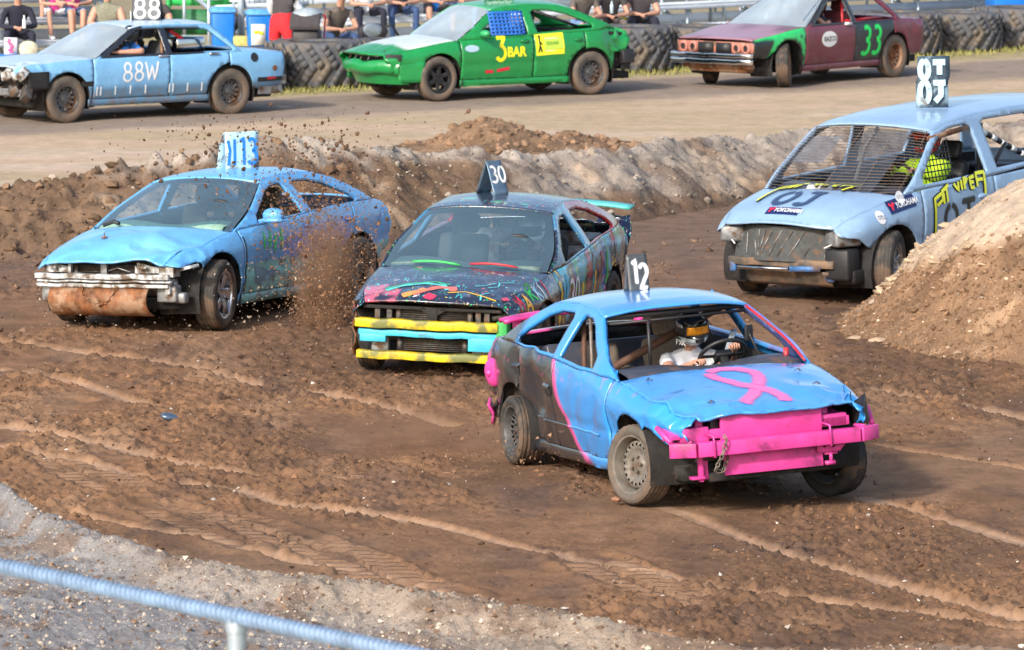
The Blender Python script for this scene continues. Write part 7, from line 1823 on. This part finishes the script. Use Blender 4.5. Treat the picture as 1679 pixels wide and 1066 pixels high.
D, z = bl_pos(88, 1, **R2); spectator('child in pale blue skirt and pink top seated on the left stand', 88, z, D, {**outfit('white_cloth', 'white_cloth', shorts=True), 'mats': ['pink', 'white_cloth', 'skin', 'white_shoe']}, -70, J=seatb(foot=-.30), fat=.75)
D, z = bl_pos(118, 1, **R2); spectator('bare-legged person seated beside the child on the left stand', 118, z, D, outfit('pink', 'jeans_light', shorts=True), -75, J=seatb(kn=.1))
D, z = bl_pos(178, 0, **R2); spectator('heavy man in olive checked sleeveless shirt behind the pale blue saloon', 178, z, D, outfit('plaid', 'jeans', sleeveless=True), -95, J=seatb(lean=.05), fat=1.45)
D, z = bl_pos(258, 0, **R2); spectator('person in black T-shirt seated behind the 88 roof sign', 256, z, D, outfit('dark_cloth', 'navy_cloth'), -95, fat=1.2)
D, z = bl_pos(60, 2, **R2); spectator('upper row spectator in dark shorts and white sandals', 55, z, D, outfit('jeans_light', 'dark_cloth', shorts=True), -90)
# standing person in red trousers
stand = dict(pel=(0, 0, .93), chest=(.03, 0, 1.30), head=(.06, 0, 1.58), shL=(.02, .20, 1.36), elL=(.12, .27, 1.12), haL=(.34, .18, 1.02), shR=(.02, -.20, 1.36), elR=(.14, -.27, 1.12), haR=(.36, -.16, 1.02),
    hipL=(0, .125, .90), knL=(.02, .14, .50), anL=(0, .16, .09), hipR=(0, -.125, .90), knR=(.02, -.14, .50), anR=(0, -.16, .09))
a = at_depth(462, 60, 83.6); of = outfit('dark_cloth', 'red_cloth'); of = {**of, 'mats': ['dark_cloth', 'red_cloth', 'skin', 'shoe', 'white_cloth'], 'uarm': 4, 'uarm2': 4, 'farm': 4, 'waist': 1}
person('person', 'standing person in bright red trousers, black vest and white sleeves pushing the stroller', stand, of, loc=(a.x, 83.6, -.06), head=rad(60), fat=1.28)
# right stand
D, z = bl_pos(545, 0); spectator('man in brown shirt and jeans leaning forward beside the stroller', 545, z, D, {**outfit('olive_cloth', 'jeans'), 'mats': ['olive_cloth', 'jeans', 'skin', 'shoe']}, -65, J=seatb(lean=.22))
for px, lab, of, fc in ((598, 'person in dark blue jeans seated above the bonnet of the green saloon', outfit('white_cloth', 'navy_cloth'), -75), (655, 'second person in dark jeans, beside the one above the green bonnet', outfit('dark_cloth', 'jeans'), -80), (712, 'bare-legged person in shorts seated above the green saloon windscreen', outfit('blue_cloth', 'dark_cloth', shorts=True), -75), (755, 'person in pale jeans with bare arms seated beside the green roof', outfit('white_cloth', 'jeans_light', sleeveless=True), -85)):
    D, z = bl_pos(px, 1); spectator(lab, px, z, D, of, fc)
D, z = bl_pos(945, 0); spectator('person in pale blue shorts with bare knees behind the green roof', 948, z, D, outfit('olive_cloth', 'jeans_light', shorts=True), -60, J=seatb(lean=.15))
D, z = bl_pos(1000, 0); spectator('person in olive trousers holding a drink bottle behind the green boot', 1000, z, D, outfit('dark_cloth', 'olive_cloth'), -85)
a = at_depth(1003, 22, D - .5); o = MB().lathe([(0, 0), (.03, 0), (.03, .12), (.012, .17), (.012, .20)], 10, Matrix.Rotation(rad(90), 4, 'X')).build('bottle', plain('clear_blue_bottle', (.5, .65, .75), .2)); o.location = a; tag(o, 'pale blue drink bottle held by the person in olive trousers', 'bottle')
D, z = bl_pos(1050, 0); spectator('large person in navy jeans at the right end of the seated group', 1050, z, D, outfit('dark_cloth', 'navy_cloth'), -85, fat=1.35)
D, z = bl_pos(985, 2); spectator('upper row spectator in grey shirt above the person with the bottle', 985, z, D, outfit('helmet_grey', 'jeans'), -85)
D, z = bl_pos(1025, 0); a = at_depth(1025, 40, D - .02)
o = MB().lathe([(0, 0), (.055, 0), (.075, .16), (.08, .16), (.08, .18), (0, .185)], 16, Matrix.Rotation(rad(90), 4, 'X')); mb = o
o = mb.build('drink_cup', M['y3_hard']); o.location = (a.x, D, z); tag(o, 'large yellow cup with white lid on the front bench', 'cup')
mb = MB(); mb.lathe([(0, .187), (.084, .186), (.084, .165)], 16, Matrix.Rotation(rad(90), 4, 'X')); mb.build('cup_lid', M['w_hard'], o)
# backpack
D, z = bl_pos(612, 0); a = at_depth(612, 50, D); e = empty('backpack', (a.x, D, z), rad(20)); tag(e, 'grey and black backpack lying on the front bench above the green bonnet', 'backpack')
mb = MB(); mb.ball((0, 0, .13), (.24, .15, .14), 16, 10); mb.build('bag_body', M['dark_cloth'], e); mb = MB(); mb.ball((-.03, -.05, .15), (.17, .13, .12), 14, 8); mb.build('front_pocket', M['helmet_grey'], e)
mb = MB(); mb.tube([(.15, 0, .2), (.30, -.03, .22), (.42, 0, .05)], .018, 6); mb.build('shoulder_strap', M['black'], e)
# stroller
a = at_depth(503, 60, 83.4); e = empty('stroller', (a.x, 83.4, 0), rad(-95)); tag(e, 'black stroller with red trim parked between red trousers and the jeans', 'stroller')
mb = MB(); mb.grid(12, 6, lambda u, v: Vector((-.05 + .30 * math.cos(v * 1.9), (2 * u - 1) * .23, .82 + .28 * math.sin(v * 1.9) * (1 - .15 * (2 * u - 1) ** 2)))); mb.build('canopy', M['dark_cloth'], e, solid=.01)
mb = MB(); mb.box((0, 0, .62), (.36, .42, .40)); mb.box((.16, 0, .40), (.3, .40, .22)); mb.build('seat_pod', M['black'], e, bevel=.04)
mb = MB()
for q in (-1, 1): mb.tube([(-.35, q * .24, 1.0), (.05, q * .26, .55), (.40, q * .24, .12)], .014, 6); mb.tube([(.05, q * .26, .55), (-.30, q * .24, .12)], .014, 6)
mb.tube([(-.35, -.24, 1.0), (-.38, 0, 1.03), (-.35, .24, 1.0)], .018, 6); mb.build('stroller_frame', M['red'], e)
for q in (-1, 1):
    for xx in (.42, -.30):
        mb = MB(); mb.lathe([(0, -.02), (.10, -.02), (.12, 0), (.10, .02), (0, .02)], 20, Matrix.Translation((xx, q * .24, .12))); mb.build('stroller_wheel', M['black'], e)
mb = MB(); mb.box((.31, 0, .50), (.01, .10, .12)); mb.build('white_tag', M['w_hard'], e)
mb = MB(); mb.ball((-.06, 0, 1.02), (.22, .24, .12), 16, 8); mb.build('pale_blanket', M['helmet_grey'], e)
# bins
def bin_(px, D, label, w=.52, sticker=True):
    a = at_depth(px, 60, D); e = empty('wheelie_bin', (a.x, D, 0), rad(-90 + 8)); tag(e, label, 'bin', 'blue recycling bins by the stands')
    mb = MB(); mb.box((0, 0, .50), (w * .9, w * .85, .90)); 
    for v in mb.v:
        if v.z < .3: v.x *= .8; v.y *= .8
    mb.build('bin_body', M['bin_blue'], e, bevel=.03)
    mb = MB(); mb.box((0, 0, .98), (w, w * .95, .06)); mb.box((.02, 0, 1.02), (w * .8, w * .8, .04)); mb.build('bin_lid', plain('light_blue_bin_lid', (.10, .34, .75), .4), e, bevel=.02)
    if sticker:
        mb = MB(); mb.box((w * .455, -.02, .66), (.006, .22, .32), rot=(0, -.03, 0)); s_ = mb.build('bin_sticker', M['w_hard'], e)
        mb = MB()
        for q, zz in ((-.05, .70), (0, .70), (.05, .68)): mb.box((w * .455 + .006, q - .02, zz), (.004, .05, .05))
        mb.build('sticker_print', M['y3_hard'], s_)
    for q in (-1, 1):
        mb = MB(); mb.lathe([(0, -.03), (.09, -.03), (.1, 0), (.09, .03), (0, .03)], 16, Matrix.Translation((-w * .4, q * w * .4, .1))); mb.build('bin_wheel', M['black'], e)
    return e
bin_(424, 84.9, 'blue recycling bin with a white sticker beside the red trousers', w=.42)
bin_(365, 85.6, 'wide blue bin behind the boot of the pale blue saloon', w=.42, sticker=False)
bin_(1655, 95.5, 'bright blue bin at the far right behind the tyre wall', w=.9, sticker=False)
# green platform with rails and the grey stair rail
a = at_depth(335, 20, 87.5); e = empty('green_platform', (a.x, 87.5, 0)); tag(e, 'green painted platform with white rails behind the blue bins', 'platform')
G1 = plain('bright_green_painted_steel', (.03, .42, .10), .5); G2 = plain('dark_green_board', (.02, .16, .06), .6)
for zz, m_, h in ((1.35, G1, .30), (1.02, G1, .12), (.70, G2, .4), (1.75, G2, .35)):
    mb = MB(); mb.box((0, 0, zz), (1.15, .05, h)); mb.build('green_board', m_, e)
for zz in (1.10, 1.22, 1.55): mb = MB(); mb.bar((-.42, -.06, zz), (.55, -.06, zz + .01), .04, .04); mb.build('white_rail', M['alum'], e)
for xx in (-.56, .56): mb = MB(); mb.box((xx, -.02, 1.0), (.07, .07, 2.0)); mb.build('green_post', G1, e)
a = at_depth(395, 20, 86.0); e = empty('stair_frame', (a.x, 86.0, 0)); tag(e, 'grey steel stair frame with upright bars beside the green platform', 'stairs')
mb = MB(); mb.bar((.02, 0, .0), (-.02, 0, 2.2), .10, .10); mb.build('stair_post', M['galv'], e)
mb = MB(); mb.bar((.0, .0, .95), (-.35, .0, .45), .06, .22); mb.build('stair_stringer', M['grey_metal'], e)
mb = MB(); mb.bar((-.02, .02, 1.02), (1.05, .15, 1.06), .05, .07); mb.build('bottom_rail', M['galv'], e)
for i in range(15): mb = MB(); mb.tube([(.06 + .075 * i, .03 + .008 * i, 1.03), (.06 + .075 * i, .03 + .008 * i, 2.1)], .012, 6); mb.build('railing_bar', M['galv'], e)
a = at_depth(398, 66, 85.2); o = MB().box((0, 0, .15), (.30, .3, .30)).build('straw_block', plain('straw_yellow', (.45, .42, .14), .9), bevel=.02); o.location = (a.x, 85.4, .3); tag(o, 'dull yellow block under the stairs beside the blue bin', 'block')
mb = MB(); mb.box((0, 0, .15), (.34, .34, .30)); o = mb.build('wooden_crate', M['under']); o.location = (a.x, 85.4, .0); tag(o, 'dark low crate carrying the dull yellow block', 'crate')
# pink and white box, cream bag
D, z = bl_pos(18, 0, **R2); a = at_depth(18, 80, D - .55); e = empty('popcorn_box', (a.x, D - .55, .28)); tag(e, 'white popcorn box with pink print below the man in black', 'box')
mb = MB(); mb.box((0, 0, .13), (.20, .12, .26)); mb.build('box_body', M['w_hard'], e); mb = MB()
for q in range(7): mb.box((-.03 + .05 * random.random(), -.063, .04 + .032 * q), (.05 + .05 * random.random(), .004, .026))
mb.build('pink_print', M['pink'], e)
mb = MB(); mb.box((0, 0, .14), (.5, .4, .27)); o = mb.build('cool_box', M['bin_blue'], bevel=.03); o.location = (a.x, D - .5, 0); tag(o, 'low blue cool box carrying the popcorn box', 'cool box')
a = at_depth(47, 82, D - .5); mb = MB(); mb.ball((0, 0, .13), (.17, .13, .14), 16, 10); o = mb.build('cream_bag', plain('cream_canvas', (.55, .52, .38), .9), solid=0); o.location = (a.x, D - .5, .22); tag(o, 'rounded cream bag beside the popcorn box', 'bag')
mb = MB(); mb.box((0, 0, .11), (.4, .3, .22)); o = mb.build('low_step', M['alum']); o.location = (a.x, D - .5, 0.0); tag(o, 'low metal step under the cream bag', 'step')
# dry grass along the tyre wall
n = 5200; ss = rg.uniform(.3, 27, n); V = []; F = []
for i in range(n):
    x, y = path_at(float(ss[i])); x += rg.normal(0, .25); y += -.25 + rg.normal(0, .30); h = rg.uniform(.03, .11); a = rg.uniform(0, 6.28); w = .012
    b = len(V); V += [(x - w * math.cos(a), y - w * math.sin(a), 0), (x + w * math.cos(a), y + w * math.sin(a), 0), (x + .04 * math.cos(a * 3), y + .04 * math.sin(a * 3), h)]; F.append((b, b + 1, b + 2))
o = mesh_obj('dry_grass', V, F, plain('dry_grass', (.28, .27, .09), .9, 0, .3, 3)); tag(o, kind='stuff')
# ------------------------------------------------------------ chain link fence of the stand in the foreground
fa = at_depth(-60, 915, 18.0); fb_ = at_depth(720, 1082, 16.6)
e = empty('chain_link_fence', (fa.x, fa.y, fa.z - 1.6)); tag(e, 'galvanised chain-link fence top rail crossing the lower left corner', 'fence')
t = (fb_ - fa); off = fa - Vector(e.location)
mb = MB(); mb.tube([off - t * .3, off + t * 1.3], .0185, 12); mb.build('top_rail', plain('blue_grey_galvanised_rail', (.17, .26, .40), .55, .0), e)  # blue of the mirrored sky is put into the rail's base colour
mb = MB(); n = 150
for i in range(n):
    p = off - t * .3 + t * 1.6 * i / n; q = off - t * .3 + t * 1.6 * (i + 1.0) / n; tn = t.normalized(); u = Vector((0, 0, 1)); w_ = tn.cross(u)
    mb.tube([p + (u * math.cos(a) + w_ * math.sin(a)) * .0225 + (q - p) * (a / 6.28) for a in np.linspace(0, 6.28, 9)], .0048, 5, cap=False)
mb.build('mesh_edge_wire', plain('bright_galvanised_wire', (.26, .38, .55), .55, .0), e); e.children[-1]['kind'] = 'stuff'  # wire colour carries the same painted sky blue
pp = at_depth(388, 1010, 17.2)
for k_, f_ in enumerate((0, 1.55)):
    c = pp - Vector(e.location) + t * f_; mb = MB(); mb.tube([c - Vector((0, 0, 1.2)), c - Vector((0, 0, .03)), c + Vector((0, 0, -.005))], .030, 12); mb.lathe([(0, .028), (.03, .02), (.036, 0), (.036, -.05)], 12, Matrix.Translation(c) @ Matrix.Rotation(rad(90), 4, 'X')); mb.build('fence_post', M['galv'], e)
# diamond mesh hanging from the rail
mb = MB(); H_ = 1.5; st_ = .055; tn = t.normalized(); Lr = t.length * 1.5; o0 = off - t * .25
nn_ = int(Lr / st_)
for i in range(nn_):
    for dr in (1, -1):
        P = []
        for j in range(0, 8): P.append(o0 + tn * (i * st_ + (st_ * .5 if (j % 2) == (dr > 0) else 0)) - Vector((0, 0, .03 + j * .035)))
        if dr > 0: mb.tube(P, .0016, 4, cap=False)
mesh_o = None
# little things lying on the track
p = back(278, 690); mb = MB(); mb.ball((0, 0, 0), (.075, .05, .03), 12, 8); o = mb.build('metal_scrap', plain('blue_grey_scrap', (.12, .17, .24), .35, .6, .3, 14)); o.location = (p[0], p[1], .03); o.rotation_euler = (.3, .2, .4); tag(o, 'small blue-grey scrap of metal lying alone on the brown track', 'scrap')
p = back(1010, 826); o = mesh_obj('stone', (ICO_V * np.array([.040, .034, .026]) * (1 + .25 * np.random.default_rng(3).uniform(-1, 1, (12, 1)))).tolist(), [tuple(int(i) for i in f) for f in ICO_F], plain('reddish_stone', (.30, .15, .09), .85, 0, .3, 30, .5), smooth=False); o.location = (p[0], p[1], .03); tag(o, 'reddish stone beside the front wheel of the number 12 car', 'stone')
